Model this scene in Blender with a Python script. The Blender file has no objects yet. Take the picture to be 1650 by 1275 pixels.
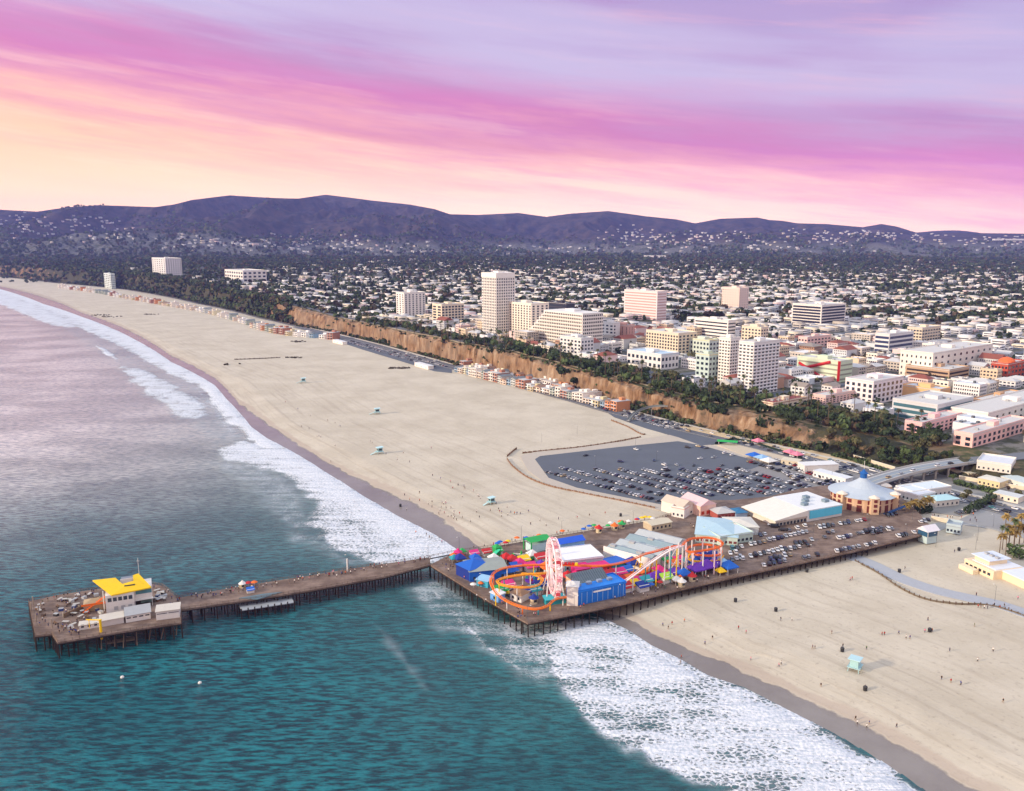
import bpy, math, random
import numpy as np
from mathutils import Vector, Matrix, noise as mnoise
R = math.radians
random.seed(7); rng = np.random.default_rng(7)
sc = bpy.context.scene
col = sc.collection
# ------------------------------------------------------------ camera
F, CX, CY, YH, H = 1350.0, 825.0, 637.5, 388.0, 165.0
PITCH = math.atan((CY - YH) / F)
cam_d = bpy.data.cameras.new('camera'); cam = bpy.data.objects.new('camera', cam_d); col.objects.link(cam)
cam_d.sensor_width = 36.0; cam_d.lens = 36.0 * F / 1650.0
cam_d.clip_start = 1.0; cam_d.clip_end = 60000.0
cam.location = (0, 0, H); cam.rotation_euler = (math.pi / 2 - PITCH, 0, 0)
sc.camera = cam
sc.render.resolution_x, sc.render.resolution_y = 1024, 791
sc.view_settings.view_transform = 'Standard'; sc.view_settings.look = 'None'
sc.view_settings.gamma = 1.0; sc.view_settings.exposure = 0.0
cp, sp = math.cos(PITCH), math.sin(PITCH)

def ray(px, py):
    u, v = px - CX, -(py - CY)
    return u, F * cp + v * sp, -F * sp + v * cp
def G(px, py, z=0.0):
    """where the line of sight through a spot of the photograph meets level z: metres on the ground"""
    d = ray(px, py); t = (H - z) / -d[2]
    return d[0] * t, d[1] * t
def at_range(px, py, r):
    d = ray(px, py); t = r / d[1]
    return d[0] * t, r, H + d[2] * t
def to_px(x, y, z):
    w = z - H
    dep = y * cp - w * sp; up = y * sp + w * cp
    return CX + F * x / dep, CY - F * up / dep
def col_of(x, y):
    """bearing of a ground point, counted in photo columns at the sea horizon"""
    return CX + F * x / y / 1.0 * 1.0

# ------------------------------------------------------------ sun and sky
SUN_EL, SUN_AZ = R(17), R(248)          # azimuth clockwise from the camera's forward direction
sun_d = bpy.data.lights.new('sun', 'SUN'); sun = bpy.data.objects.new('sun', sun_d); col.objects.link(sun)
sun_d.energy = 4.2; sun_d.angle = R(3.5); sun_d.color = (1.0, 0.83, 0.64)
sdir = Vector((math.sin(SUN_AZ) * math.cos(SUN_EL), math.cos(SUN_AZ) * math.cos(SUN_EL), math.sin(SUN_EL)))
sun.rotation_euler = sdir.to_track_quat('Z', 'Y').to_euler()
sun.location = (-300, -300, 400)

def lin(c):
    f = lambda v: v / 12.92 if v <= 0.04045 else ((v + 0.055) / 1.055) ** 2.4
    return tuple(f(v / 255.0) for v in c)

world = bpy.data.worlds.new('World'); sc.world = world; world.use_nodes = True
nt = world.node_tree; nt.nodes.clear()
class NT:
    def __init__(s, t): s.t = t
    def n(s, typ, **kw):
        nd = s.t.nodes.new(typ)
        for k, v in kw.items():
            if k.startswith('i_'):
                key = k[2:]; key = int(key) if key.isdigit() else key.replace('_', ' ')
                if isinstance(v, bpy.types.NodeSocket): s.t.links.new(v, nd.inputs[key])
                else: nd.inputs[key].default_value = v
            else: setattr(nd, k, v)
        return nd
    def l(s, a, b): s.t.links.new(a, b)
    def m(s, op, a, b=0.0, c=0.0, clamp=False):
        nd = s.t.nodes.new('ShaderNodeMath'); nd.operation = op; nd.use_clamp = clamp
        for i, v in enumerate((a, b, c)):
            if isinstance(v, bpy.types.NodeSocket): s.t.links.new(v, nd.inputs[i])
            else: nd.inputs[i].default_value = v
        return nd.outputs[0]
    def mix(s, fac, a, b, blend='MIX'):
        nd = s.t.nodes.new('ShaderNodeMix'); nd.data_type = 'RGBA'; nd.blend_type = blend
        for i, v in ((0, fac), (6, a), (7, b)):
            if isinstance(v, bpy.types.NodeSocket): s.t.links.new(v, nd.inputs[i])
            else: nd.inputs[i].default_value = v if i == 0 else (tuple(v) + (1,))[:4]
        return nd.outputs[2]
    def ramp(s, fac, stops, interp='LINEAR'):
        nd = s.t.nodes.new('ShaderNodeValToRGB'); cr = nd.color_ramp; cr.interpolation = interp
        while len(cr.elements) < len(stops): cr.elements.new(0.5)
        for e, (p, c) in zip(cr.elements, stops):
            e.position = p
            e.color = (tuple(c) + (1,))[:4] if isinstance(c, (tuple, list)) else (c, c, c, 1)
        s.t.links.new(fac, nd.inputs[0]); return nd.outputs[0]
    def smooth(s, x, a, b, lo=0.0, hi=1.0):
        nd = s.t.nodes.new('ShaderNodeMapRange'); nd.interpolation_type = 'SMOOTHSTEP'
        s.t.links.new(x, nd.inputs[0])
        for i, v in enumerate((a, b, lo, hi)): nd.inputs[i + 1].default_value = v
        return nd.outputs[0]

w = NT(nt)
tc = w.n('ShaderNodeTexCoord'); nrm = w.n('ShaderNodeVectorMath', operation='NORMALIZE', i_0=tc.outputs['Generated'])
sx = w.n('ShaderNodeSeparateXYZ', i_0=nrm.outputs[0])
az = w.m('ARCTAN2', sx.outputs[0], sx.outputs[1])
el = w.m('ARCSINE', sx.outputs[2])
azc = w.m('MINIMUM', w.m('MAXIMUM', az, -1.2), 1.2)
q0 = w.m('ADD', el, w.m('MULTIPLY', azc, 0.115))
def sky_noise(sx_, sy_, off, det=5.0, rough=0.55):
    v = w.n('ShaderNodeCombineXYZ', i_0=w.m('MULTIPLY', az, sx_), i_1=w.m('MULTIPLY', q0, sy_), i_2=off)
    return w.n('ShaderNodeTexNoise', i_Vector=v.outputs[0], i_Scale=1.0, i_Detail=det, i_Roughness=rough).outputs[0]
n1 = sky_noise(2.2, 16, 3.1); n2 = sky_noise(4.5, 42, 9.4, 8.0, 0.64); n3 = sky_noise(1.4, 7, 5.0, 3.0)
q = w.m('ADD', q0, w.m('MULTIPLY', w.m('SUBTRACT', n1, 0.5), 0.085))
q = w.m('ADD', q, w.m('MULTIPLY', w.m('SUBTRACT', n2, 0.5), 0.085))
n4 = sky_noise(3.6, 60, 2.2, 7.0, 0.62); n5 = sky_noise(2.0, 22, 14.0, 7.0, 0.62)
S = lambda v: (v + 0.1) / 0.6
base = w.ramp(w.m('DIVIDE', w.m('ADD', q, 0.1), 0.6), [
    (S(-0.09), (1.45, .98, .66)), (S(0.0), (1.38, .92, .62)), (S(0.045), (1.22, .80, .56)),
    (S(0.075), (1.12, .64, .52)), (S(0.10), (.95, .42, .50)), (S(0.135), lin((220, 134, 188))),
    (S(0.165), lin((214, 150, 196))), (S(0.20), lin((203, 178, 214))), (S(0.24), lin((190, 165, 208))),
    (S(0.30), lin((178, 158, 206))), (S(0.45), lin((190, 190, 214)))])
left = w.smooth(azc, -0.75, 0.25, 1.0, 0.0)
low = w.smooth(q, 0.015, 0.13, 1.0, 0.0)
base = w.mix(w.m('MULTIPLY', w.m('MULTIPLY', left, low), 0.6), base, (1.25, .66, .30))
streak = w.m('MULTIPLY', w.smooth(w.m('ADD', w.m('MULTIPLY', n4, 0.45), w.m('MULTIPLY', n5, 0.55)), 0.50, 0.64), w.smooth(q0, -0.02, 0.06))
base = w.mix(w.m('MULTIPLY', streak, w.smooth(q0, 0.06, 0.17, 0.75, 0.42)), base, w.mix(w.smooth(q0, 0.05, 0.15), (1.3, .85, .56), (.95, .50, .60)))
dk = w.m('MULTIPLY', w.smooth(n5, 0.52, 0.36), w.smooth(q0, 0.0, 0.10))
base = w.mix(w.m('MULTIPLY', dk, 0.42), base, w.mix(w.smooth(q0, 0.08, 0.2), lin((240, 150, 160)), lin((176, 118, 186))))
pale = w.m('MULTIPLY', w.m('MULTIPLY', w.smooth(n3, 0.45, 0.62), w.smooth(q0, 0.14, 0.2)), 0.55)
base = w.mix(pale, base, lin((208, 200, 232)))
right = w.m('MULTIPLY', w.smooth(azc, 0.1, 0.7), w.smooth(q0, -0.02, 0.06, 0.45, 0.0))
base = w.mix(right, base, (1.25, .72, .58))
# the high sky above the picture: pale blue-grey dusk that lights the ground, and a Nishita sky mixed over it
nish = w.n('ShaderNodeTexSky', sky_type='NISHITA', sun_disc=False, sun_elevation=SUN_EL, sun_rotation=SUN_AZ, altitude=100.0)
nz = w.mix(1.0, nish.outputs[0], (0.10, 0.10, 0.10), 'MULTIPLY')
high = w.mix(0.75, nz, (1.22, 1.30, 1.48))
sky = w.mix(w.smooth(el, 0.32, 0.75), base, high)
back = w.m('MULTIPLY', w.smooth(sx.outputs[1], -0.1, -0.7), w.smooth(el, 0.0, 0.5, 0.85, 0.0))
sky = w.mix(back, sky, (1.5, 0.95, 0.62))
glow = w.m('MULTIPLY', w.smooth(el, 0.12, 0.0, 0.0, 0.6), w.smooth(sx.outputs[1], -0.2, 0.3))
sky = w.n('ShaderNodeVectorMath', operation='SCALE', i_0=sky, i_Scale=w.m('ADD', 1.0, glow)).outputs[0]
bg = w.n('ShaderNodeBackground', i_Color=sky, i_Strength=1.12)
w.l(bg.outputs[0], w.n('ShaderNodeOutputWorld').inputs[0])

# ------------------------------------------------------------ helpers
def tag(o, label=None, cat=None, group=None, kind=None):
    if label: o['label'] = label
    if cat: o['category'] = cat
    if group: o['group'] = group
    if kind: o['kind'] = kind
    return o
def empty(name, loc=(0, 0, 0), rz=0.0, **kw):
    o = bpy.data.objects.new(name, None); col.objects.link(o); o.location = loc; o.rotation_euler = (0, 0, rz)
    o.empty_display_size = 0.5
    return tag(o, **kw)
def copy_tree(o, parent=None):
    c = o.copy(); col.objects.link(c)
    for k in ('label', 'category'):
        pass
    if parent: c.parent = parent
    for ch in KIDS.get(o.name, ()):
        d = copy_tree(ch, c); KIDS.setdefault(c.name, []).append(d)
    return c
KIDS = {}
MATS = {}
def mat(name, c=None, rough=0.8, metal=0.0, var=0.12, vscale=0.4, objvar=0.0, spec=0.4, emit=None, build=None, srgb=True, bump=0.0):
    if name in MATS: return MATS[name]
    m = bpy.data.materials.new(name); m.use_nodes = True; MATS[name] = m
    t = NT(m.node_tree); b = m.node_tree.nodes['Principled BSDF']
    b.inputs['Roughness'].default_value = rough; b.inputs['Metallic'].default_value = metal
    b.inputs['Specular IOR Level'].default_value = spec
    if build: build(t, b); return m
    cc = lin(c) if srgb else c
    tcn = t.n('ShaderNodeTexCoord'); ns = t.n('ShaderNodeTexNoise', i_Vector=tcn.outputs['Object'], i_Scale=vscale, i_Detail=5.0, i_Roughness=0.65)
    f = t.m('SUBTRACT', ns.outputs[0], 0.5)
    f = t.m('MULTIPLY', f, var * 4)
    if objvar:
        oi = t.n('ShaderNodeObjectInfo'); f = t.m('ADD', f, t.m('MULTIPLY', t.m('SUBTRACT', oi.outputs['Random'], 0.5), objvar * 2))
    f = t.m('ADD', f, 1.0)
    vm = t.n('ShaderNodeVectorMath', operation='SCALE', i_0=cc, i_Scale=f)
    t.l(vm.outputs[0], b.inputs['Base Color'])
    if bump:
        bp = t.n('ShaderNodeBump', i_Height=ns.outputs[0], i_Strength=bump, i_Distance=0.3); t.l(bp.outputs[0], b.inputs['Normal'])
    if emit:
        b.inputs['Emission Color'].default_value = (*lin(emit[0]), 1); b.inputs['Emission Strength'].default_value = emit[1]
    return m

class MB:
    """collects plain shapes and links them as one mesh object"""
    def __init__(s): s.v = []; s.f = []; s.mi = []
    def add(s, vs, fs, mi=0):
        k = len(s.v); s.v.extend(vs); s.f.extend([tuple(i + k for i in f) for f in fs]); s.mi.extend([mi] * len(fs)); return s
    def box(s, x, y, z, sx, sy, sz, rz=0.0, mi=0, top=1.0, bottom=True):
        """box centred on x, y standing on z"""
        c, n = math.cos(rz), math.sin(rz); vs = []
        for zz, k in ((z, 1.0), (z + sz, top)):
            for a, b in ((-1, -1), (1, -1), (1, 1), (-1, 1)):
                dx, dy = a * sx / 2 * k, b * sy / 2 * k
                vs.append((x + dx * c - dy * n, y + dx * n + dy * c, zz))
        fs = [(4, 5, 6, 7), (0, 1, 5, 4), (1, 2, 6, 5), (2, 3, 7, 6), (3, 0, 4, 7)]
        if bottom: fs.append((3, 2, 1, 0))
        return s.add(vs, fs, mi)
    def prism(s, poly, z0, z1, mi=0, bottom=True):
        n = len(poly)
        ar = sum(poly[i][0] * poly[(i + 1) % n][1] - poly[(i + 1) % n][0] * poly[i][1] for i in range(n))
        if ar < 0: poly = poly[::-1]
        vs = [(p[0], p[1], z0) for p in poly] + [(p[0], p[1], z1) for p in poly]
        fs = [tuple(range(n, 2 * n))] + [(i, (i + 1) % n, n + (i + 1) % n, n + i) for i in range(n)]
        if bottom: fs.append(tuple(range(n - 1, -1, -1)))
        return s.add(vs, fs, mi)
    def tube(s, p, q, r, n=6, r2=None, mi=0, cap=True):
        p, q = Vector(p), Vector(q); d = q - p
        if d.length < 1e-6: return s
        r2 = r if r2 is None else r2
        a = d.normalized().orthogonal().normalized(); b = d.normalized().cross(a)
        vs = []
        for c, rr in ((p, r), (q, r2)):
            for i in range(n):
                t = 2 * math.pi * i / n + math.pi / n
                vs.append(tuple(c + a * rr * math.cos(t) + b * rr * math.sin(t)))
        fs = [(i, (i + 1) % n, n + (i + 1) % n, n + i) for i in range(n)]
        if cap: fs += [tuple(range(n - 1, -1, -1)), tuple(range(n, 2 * n))]
        return s.add(vs, fs, mi)
    def path(s, pts, r, n=4, mi=0, closed=False):
        k = len(pts)
        for i in range(k if closed else k - 1): s.tube(pts[i], pts[(i + 1) % k], r, n, mi=mi, cap=False)
        return s
    def ribbon(s, pts, w, th, mi=0, closed=False):
        """flat band along points"""
        k = len(pts); vs = []
        for i, p in enumerate(pts):
            a = Vector(pts[i - 1] if (i or closed) else pts[i]); b = Vector(pts[(i + 1) % k] if (i < k - 1 or closed) else pts[i])
            d = b - a; sd = Vector((-d.y, d.x, 0)); sd = sd.normalized() * w / 2 if sd.length > 1e-6 else Vector((w / 2, 0, 0))
            p = Vector(p)
            for q_ in (p - sd, p + sd, p + sd - Vector((0, 0, th)), p - sd - Vector((0, 0, th))): vs.append(tuple(q_))
        fs = []
        for i in range(k if closed else k - 1):
            j = (i + 1) % k
            for e in range(4):
                g = (e + 1) % 4; fs.append((4 * i + g, 4 * i + e, 4 * j + e, 4 * j + g))
        if not closed: fs += [(0, 1, 2, 3), (4 * k - 1, 4 * k - 2, 4 * k - 3, 4 * k - 4)]
        return s.add(vs, fs, mi)
    def lathe(s, prof, n=16, x=0, y=0, mi=0):
        vs = []; fs = []
        for r, z in prof:
            for i in range(n):
                t = 2 * math.pi * i / n; vs.append((x + r * math.cos(t), y + r * math.sin(t), z))
        for k in range(len(prof) - 1):
            for i in range(n):
                j = (i + 1) % n; fs.append((k * n + i, k * n + j, (k + 1) * n + j, (k + 1) * n + i))
        fs += [tuple(range(n - 1, -1, -1)), tuple(range((len(prof) - 1) * n, len(prof) * n))]
        return s.add(vs, fs, mi)
    def gable(s, x, y, z, sx, sy, h, rz=0.0, over=0.0, mi=0):
        """pitched roof, ridge along x"""
        c, n = math.cos(rz), math.sin(rz)
        P = lambda dx, dy, dz: (x + dx * c - dy * n, y + dx * n + dy * c, z + dz)
        a, b = sx / 2 + over, sy / 2 + over
        vs = [P(-a, -b, 0), P(a, -b, 0), P(a, b, 0), P(-a, b, 0), P(-a, 0, h), P(a, 0, h)]
        return s.add(vs, [(0, 1, 5, 4), (2, 3, 4, 5), (1, 2, 5), (3, 0, 4), (3, 2, 1, 0)], mi)
    def hip(s, x, y, z, sx, sy, h, rz=0.0, over=0.0, mi=0, k=0.5):
        c, n = math.cos(rz), math.sin(rz)
        P = lambda dx, dy, dz: (x + dx * c - dy * n, y + dx * n + dy * c, z + dz)
        a, b = sx / 2 + over, sy / 2 + over; e = max(0.0, a - b * k * 2)
        vs = [P(-a, -b, 0), P(a, -b, 0), P(a, b, 0), P(-a, b, 0), P(-e, 0, h), P(e, 0, h)]
        return s.add(vs, [(0, 1, 5, 4), (2, 3, 4, 5), (1, 2, 5), (3, 0, 4), (3, 2, 1, 0)], mi)
    def mesh(s, name, mats):
        me = bpy.data.meshes.new(name); me.from_pydata(s.v, [], s.f)
        for m in (mats if isinstance(mats, (list, tuple)) else [mats]): me.materials.append(m)
        if any(s.mi): me.polygons.foreach_set('material_index', s.mi)
        me.update(); return me
    def build(s, name, mats, parent=None, **kw):
        o = bpy.data.objects.new(name, s.mesh(name, mats)); col.objects.link(o)
        if parent:
            o.parent = parent; KIDS.setdefault(parent.name, []).append(o)
        return tag(o, **kw)
def link_mesh(name, me, parent=None, loc=None, rz=0.0, **kw):
    o = bpy.data.objects.new(name, me); col.objects.link(o)
    if loc is not None: o.location = loc
    o.rotation_euler = (0, 0, rz)
    if parent:
        o.parent = parent; KIDS.setdefault(parent.name, []).append(o)
    return tag(o, **kw)
def np_mesh(name, verts, faces, mats, smooth=False, attrs=None, mi=None):
    me = bpy.data.meshes.new(name); nv, nf = len(verts), len(faces); k = faces.shape[1]
    me.vertices.add(nv); me.vertices.foreach_set('co', np.asarray(verts, np.float32).ravel())
    me.loops.add(nf * k); me.loops.foreach_set('vertex_index', faces.astype(np.int32).ravel())
    me.polygons.add(nf); me.polygons.foreach_set('loop_start', np.arange(nf, dtype=np.int32) * k)
    me.polygons.foreach_set('loop_total', np.full(nf, k, np.int32))
    for m in (mats if isinstance(mats, (list, tuple)) else [mats]): me.materials.append(m)
    if mi is not None: me.polygons.foreach_set('material_index', mi.astype(np.int32))
    me.update(calc_edges=True); me.validate()
    if smooth: me.polygons.foreach_set('use_smooth', np.ones(nf, bool))
    for n_, a in (attrs or {}).items():
        at_ = me.attributes.new(n_, 'FLOAT', 'POINT'); at_.data.foreach_set('value', np.asarray(a, np.float32).ravel())
    return me
def grid_faces(nr, nc):
    i = np.arange(nr - 1)[:, None] * nc + np.arange(nc - 1)[None, :]
    return np.stack([i, i + 1, i + nc + 1, i + nc], -1).reshape(-1, 4)
_perm = rng.permutation(4096)
def vnoise(x, y, seed=0):
    xi = np.floor(x).astype(int); yi = np.floor(y).astype(int); fx = x - xi; fy = y - yi
    fx = fx * fx * (3 - 2 * fx); fy = fy * fy * (3 - 2 * fy)
    h = lambda a, b: _perm[(_perm[(a + seed * 131) & 4095] + b) & 4095] / 4095.0
    return (h(xi, yi) * (1 - fx) + h(xi + 1, yi) * fx) * (1 - fy) + (h(xi, yi + 1) * (1 - fx) + h(xi + 1, yi + 1) * fx) * fy
def fbm(x, y, o=5, seed=0, g=0.5):
    s = 0; a = 1.0; t = 0
    for k in range(o): s = s + a * vnoise(x * 2 ** k + 17.3 * k, y * 2 ** k - 9.1 * k, seed + k); t += a; a *= g
    return s / t
def ridged(x, y, o=5, seed=0):
    s = 0; a = 1.0; t = 0
    for k in range(o): s = s + a * (1 - np.abs(2 * vnoise(x * 2 ** k + 5.3 * k, y * 2 ** k + 2.7 * k, seed + k) - 1)); t += a; a *= 0.5
    return s / t
def poly_sd(px, py, poly):
    """signed distance to a polygon, positive inside"""
    px = np.asarray(px, float); py = np.asarray(py, float); d = np.full(px.shape, 1e9); ins = np.zeros(px.shape, bool); n = len(poly)
    for i in range(n):
        ax, ay = poly[i]; bx, by = poly[(i + 1) % n]
        ex, ey = bx - ax, by - ay; wx, wy = px - ax, py - ay
        t = np.clip((wx * ex + wy * ey) / max(ex * ex + ey * ey, 1e-9), 0, 1)
        d = np.minimum(d, np.hypot(wx - ex * t, wy - ey * t))
        c = ((ay <= py) & (by > py)) | ((by <= py) & (ay > py))
        if ey != 0:
            xx = ax + (py - ay) * ex / ey; ins ^= c & (px < xx)
    return np.where(ins, d, -d)
def sstep(x, a, b):
    t = np.clip((x - a) / (b - a), 0, 1); return t * t * (3 - 2 * t)
def interp(tab, x, k=1):
    a = np.array(tab, float); return np.interp(x, a[:, 0], a[:, k])
# ------------------------------------------------------------ ground
# lines traced along the shore, the bluff foot and the bluff top
WATER = [(-700, 330 + 60), (-300, 412), (-60, 448), (0, 466), (70, 490), (130, 510), (215, 546), (275, 583), (345, 620), (365, 643), (405, 688), (430, 706), (470, 727),
         (525, 761), (585, 799), (640, 831), (700, 861), (740, 888), (860, 950), (960, 990), (1010, 1014), (1050, 1040), (1100, 1064), (1140, 1088), (1200, 1108), (1270, 1144), (1345, 1182), (1500, 1280), (1750, 1420)]
WETE = [(-700, 389), (-300, 411), (0, 462), (130, 504), (275, 573), (350, 612), (385, 650), (415, 672), (450, 697), (480, 716), (520, 741), (560, 764), (600, 783), (650, 806), (700, 830), (740, 858), (768, 880),
        (860, 938), (960, 980), (1005, 994), (1050, 1018), (1100, 1041), (1150, 1063), (1200, 1084), (1260, 1108), (1320, 1138), (1380, 1166), (1430, 1190), (1550, 1262), (1750, 1390)]
FOOT = [(-900, 400), (-300, 425), (0, 446), (90, 456), (200, 466), (320, 489), (420, 512), (480, 526), (540, 537), (620, 556), (730, 588), (860, 622), (980, 650), (1100, 684),
        (1200, 707), (1300, 727), (1420, 752), (1560, 775), (1650, 790), (1900, 840), (2600, 960)]
TOP = [(-900, 392, 150), (-300, 412, 150), (0, 427, 130), (90, 434, 120), (180, 441, 110), (240, 445, 90), (320, 460, 90), (400, 478, 75), (450, 487, 60), (540, 512, 40), (640, 533, 22), (740, 554, 20),
       (800, 563, 20), (870, 580, 20), (940, 598, 20), (1000, 613, 24), (1080, 637, 28), (1170, 657, 34), (1250, 672, 34), (1340, 690, 40), (1420, 706, 50), (1500, 727, 34), (1560, 739, 24),
       (1650, 756, 24), (1900, 803, 24), (2600, 910, 24)]
SKYLINE = [(-900, 350), (-300, 345), (0, 340), (60, 343), (110, 336), (160, 333), (250, 336), (280, 332), (310, 325), (370, 318), (440, 322), (480, 323), (525, 317), (560, 321), (600, 326), (660, 332), (700, 339), (725, 347),
           (770, 348), (835, 345), (880, 351), (920, 346), (980, 342), (1040, 350), (1090, 355), (1120, 361), (1160, 354), (1220, 352), (1240, 356), (1260, 357), (1285, 361), (1330, 362), (1390, 367), (1420, 362), (1445, 366),
           (1475, 375), (1560, 376), (1650, 377), (2000, 378), (2600, 380)]
def ground_curve(tab, z):
    a = np.array([[p[0], *G(p[0], p[1], z)] for p in tab]); bear = a[:, 1] / a[:, 2]
    return bear, a[:, 2]                       # bearing (x/y) against forward distance
FB, FR = ground_curve(FOOT, 3.0)
WB, WR = ground_curve(WATER, 0.0)
def top_curve():
    b, r, z = [], [], []
    for px, py, ex in TOP:
        x, y = G(px, 0 * py + float(np.interp(px, [t[0] for t in FOOT], [t[1] for t in FOOT])), 3.0)
        rr = y + ex; X, Y, Z = at_range(px, py, rr); b.append(X / Y); r.append(rr); z.append(Z)
    return np.array(b), np.array(r), np.array(z)
TB, TR, TZ = top_curve()
def TRF(bear):
    b = np.asarray(bear, float); e = np.interp(b, TB, TR)
    return e + (fbm(b * 95 + 40, b * 0 + 1.5, 4, 6) - 0.5) * 20 * np.clip(e / 1000, .6, 1.4)
def shore_sd(x, y):
    """metres inland of the waterline (negative in the sea)"""
    x = np.asarray(x, float); y = np.asarray(y, float); d = np.full(np.broadcast(x, y).shape, 1e9)
    P = SHORE
    for (ax, ay), (bx, by) in zip(P[:-1], P[1:]):
        ex, ey = bx - ax, by - ay; t = np.clip(((x - ax) * ex + (y - ay) * ey) / (ex * ex + ey * ey), 0, 1)
        d = np.minimum(d, np.hypot(x - ax - ex * t, y - ay - ey * t))
    bear = x / np.maximum(y, 1.0)
    return d * np.where(y > np.interp(bear, WB, WR), 1, -1)
SHORE = [G(a, b, 0.0) for a, b in WATER]
RIDGE_R = 9300.0
def h_at(x, y):
    """height of the ground anywhere on land"""
    x = np.asarray(x, float); y = np.maximum(np.asarray(y, float), 1.0); bear = x / y
    fr = np.interp(bear, FB, FR); tr = TRF(bear); tz = np.interp(bear, TB, TZ)
    sd = shore_sd(x, y)
    z = np.where(sd < 0, sd * 0.07, np.minimum(sd * 0.075, 2.5)); z = np.maximum(z, -4.0)
    z = z + np.where(sd > 25, (fbm(x / 30, y / 30, 3, 4) - 0.5) * 0.5, 0)
    t = np.clip((y - fr) / (tr - fr), 0, 1)
    prof_n = (fbm(x / 60, y / 60, 3, 14) - .5)
    steep = prof_n * .5 + np.interp(bear, TB, np.interp([p[0] for p in TOP], [-900, 400, 500, 1300, 1500], [0.9, 0.8, 0.35, 0.35, 0.8]))
    prof = np.where(t < 0.001, 0, (0.25 * t + 0.75 * sstep(t, 0.30, 0.30 + steep * 0.7)))
    prof = np.minimum(prof, 1)
    z = z + (tz - 2.5) * prof
    inland = np.maximum(y - tr, 0)
    pl = 0.0105 * inland * (1 - 0.25 * np.clip(inland / 6000, 0, 1))
    pl = pl + (fbm(x / 700, y / 700, 3, 8) - 0.5) * 26 * sstep(inland, 300, 2500)
    z = z + pl
    ridge = 165 + (388 - np.interp(bear * F * 1.0 + CX, [p[0] for p in SKY_B], [p[1] for p in SKY_B])) * (RIDGE_R / F)
    start = 5600 + 500 * (fbm(bear * 7 + 3, y * 0 + 2, 3, 12) - 0.5) - 900 * sstep(-bear, 0.15, 0.5)
    k = np.clip((y - start) / (RIDGE_R - start), 0, 1)
    wgt = sstep(y, start, start + 700) * (1 - sstep(y, RIDGE_R - 900, RIDGE_R - 100))
    ang = x * 0.9 + y * 0.25
    rg = ridged(x / 820 + 4 + .3 * (fbm(x / 900, y / 900, 2, 31) - .5), y / 2100 + 1, 6, 21)
    up = np.clip(k, 0, 1) ** 1.25
    mz = (ridge - z) * up + wgt * (rg - 0.60) * (160 + 900 * k) * np.clip((ridge - 180) / 380, 0.18, 1.0)
    behind = np.clip((y - RIDGE_R) / 3000, 0, 1)
    z = z + np.where(k > 0, np.minimum(mz, 165 + (ridge - 165) * np.minimum(y, RIDGE_R) / RIDGE_R - z - 2 * (1 - k)), 0)
    z = z - behind * np.maximum(z - 60, 0) * 0.9
    return z
SKY_B = [(CX + F * (p[0] - CX) / (F * cp + (CY - p[1]) * sp), p[1]) for p in SKYLINE]   # columns counted on the level
def land_point(px, py):
    """first place where the line of sight meets the land"""
    d = np.array(ray(px, py)); d = d / d[1]
    ys = np.geomspace(150, 14000, 1500); zs = H + d[2] * ys; hs = h_at(d[0] * ys, ys)
    i = np.argmax(zs <= hs)
    if zs[i] > hs[i]: i = 1499
    y0, y1 = ys[max(i - 1, 0)], ys[i]
    for _ in range(12):
        m = (y0 + y1) / 2
        if H + d[2] * m <= float(h_at(d[0] * m, m)): y1 = m
        else: y0 = m
    return d[0] * y1, y1, float(h_at(d[0] * y1, y1))

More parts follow.
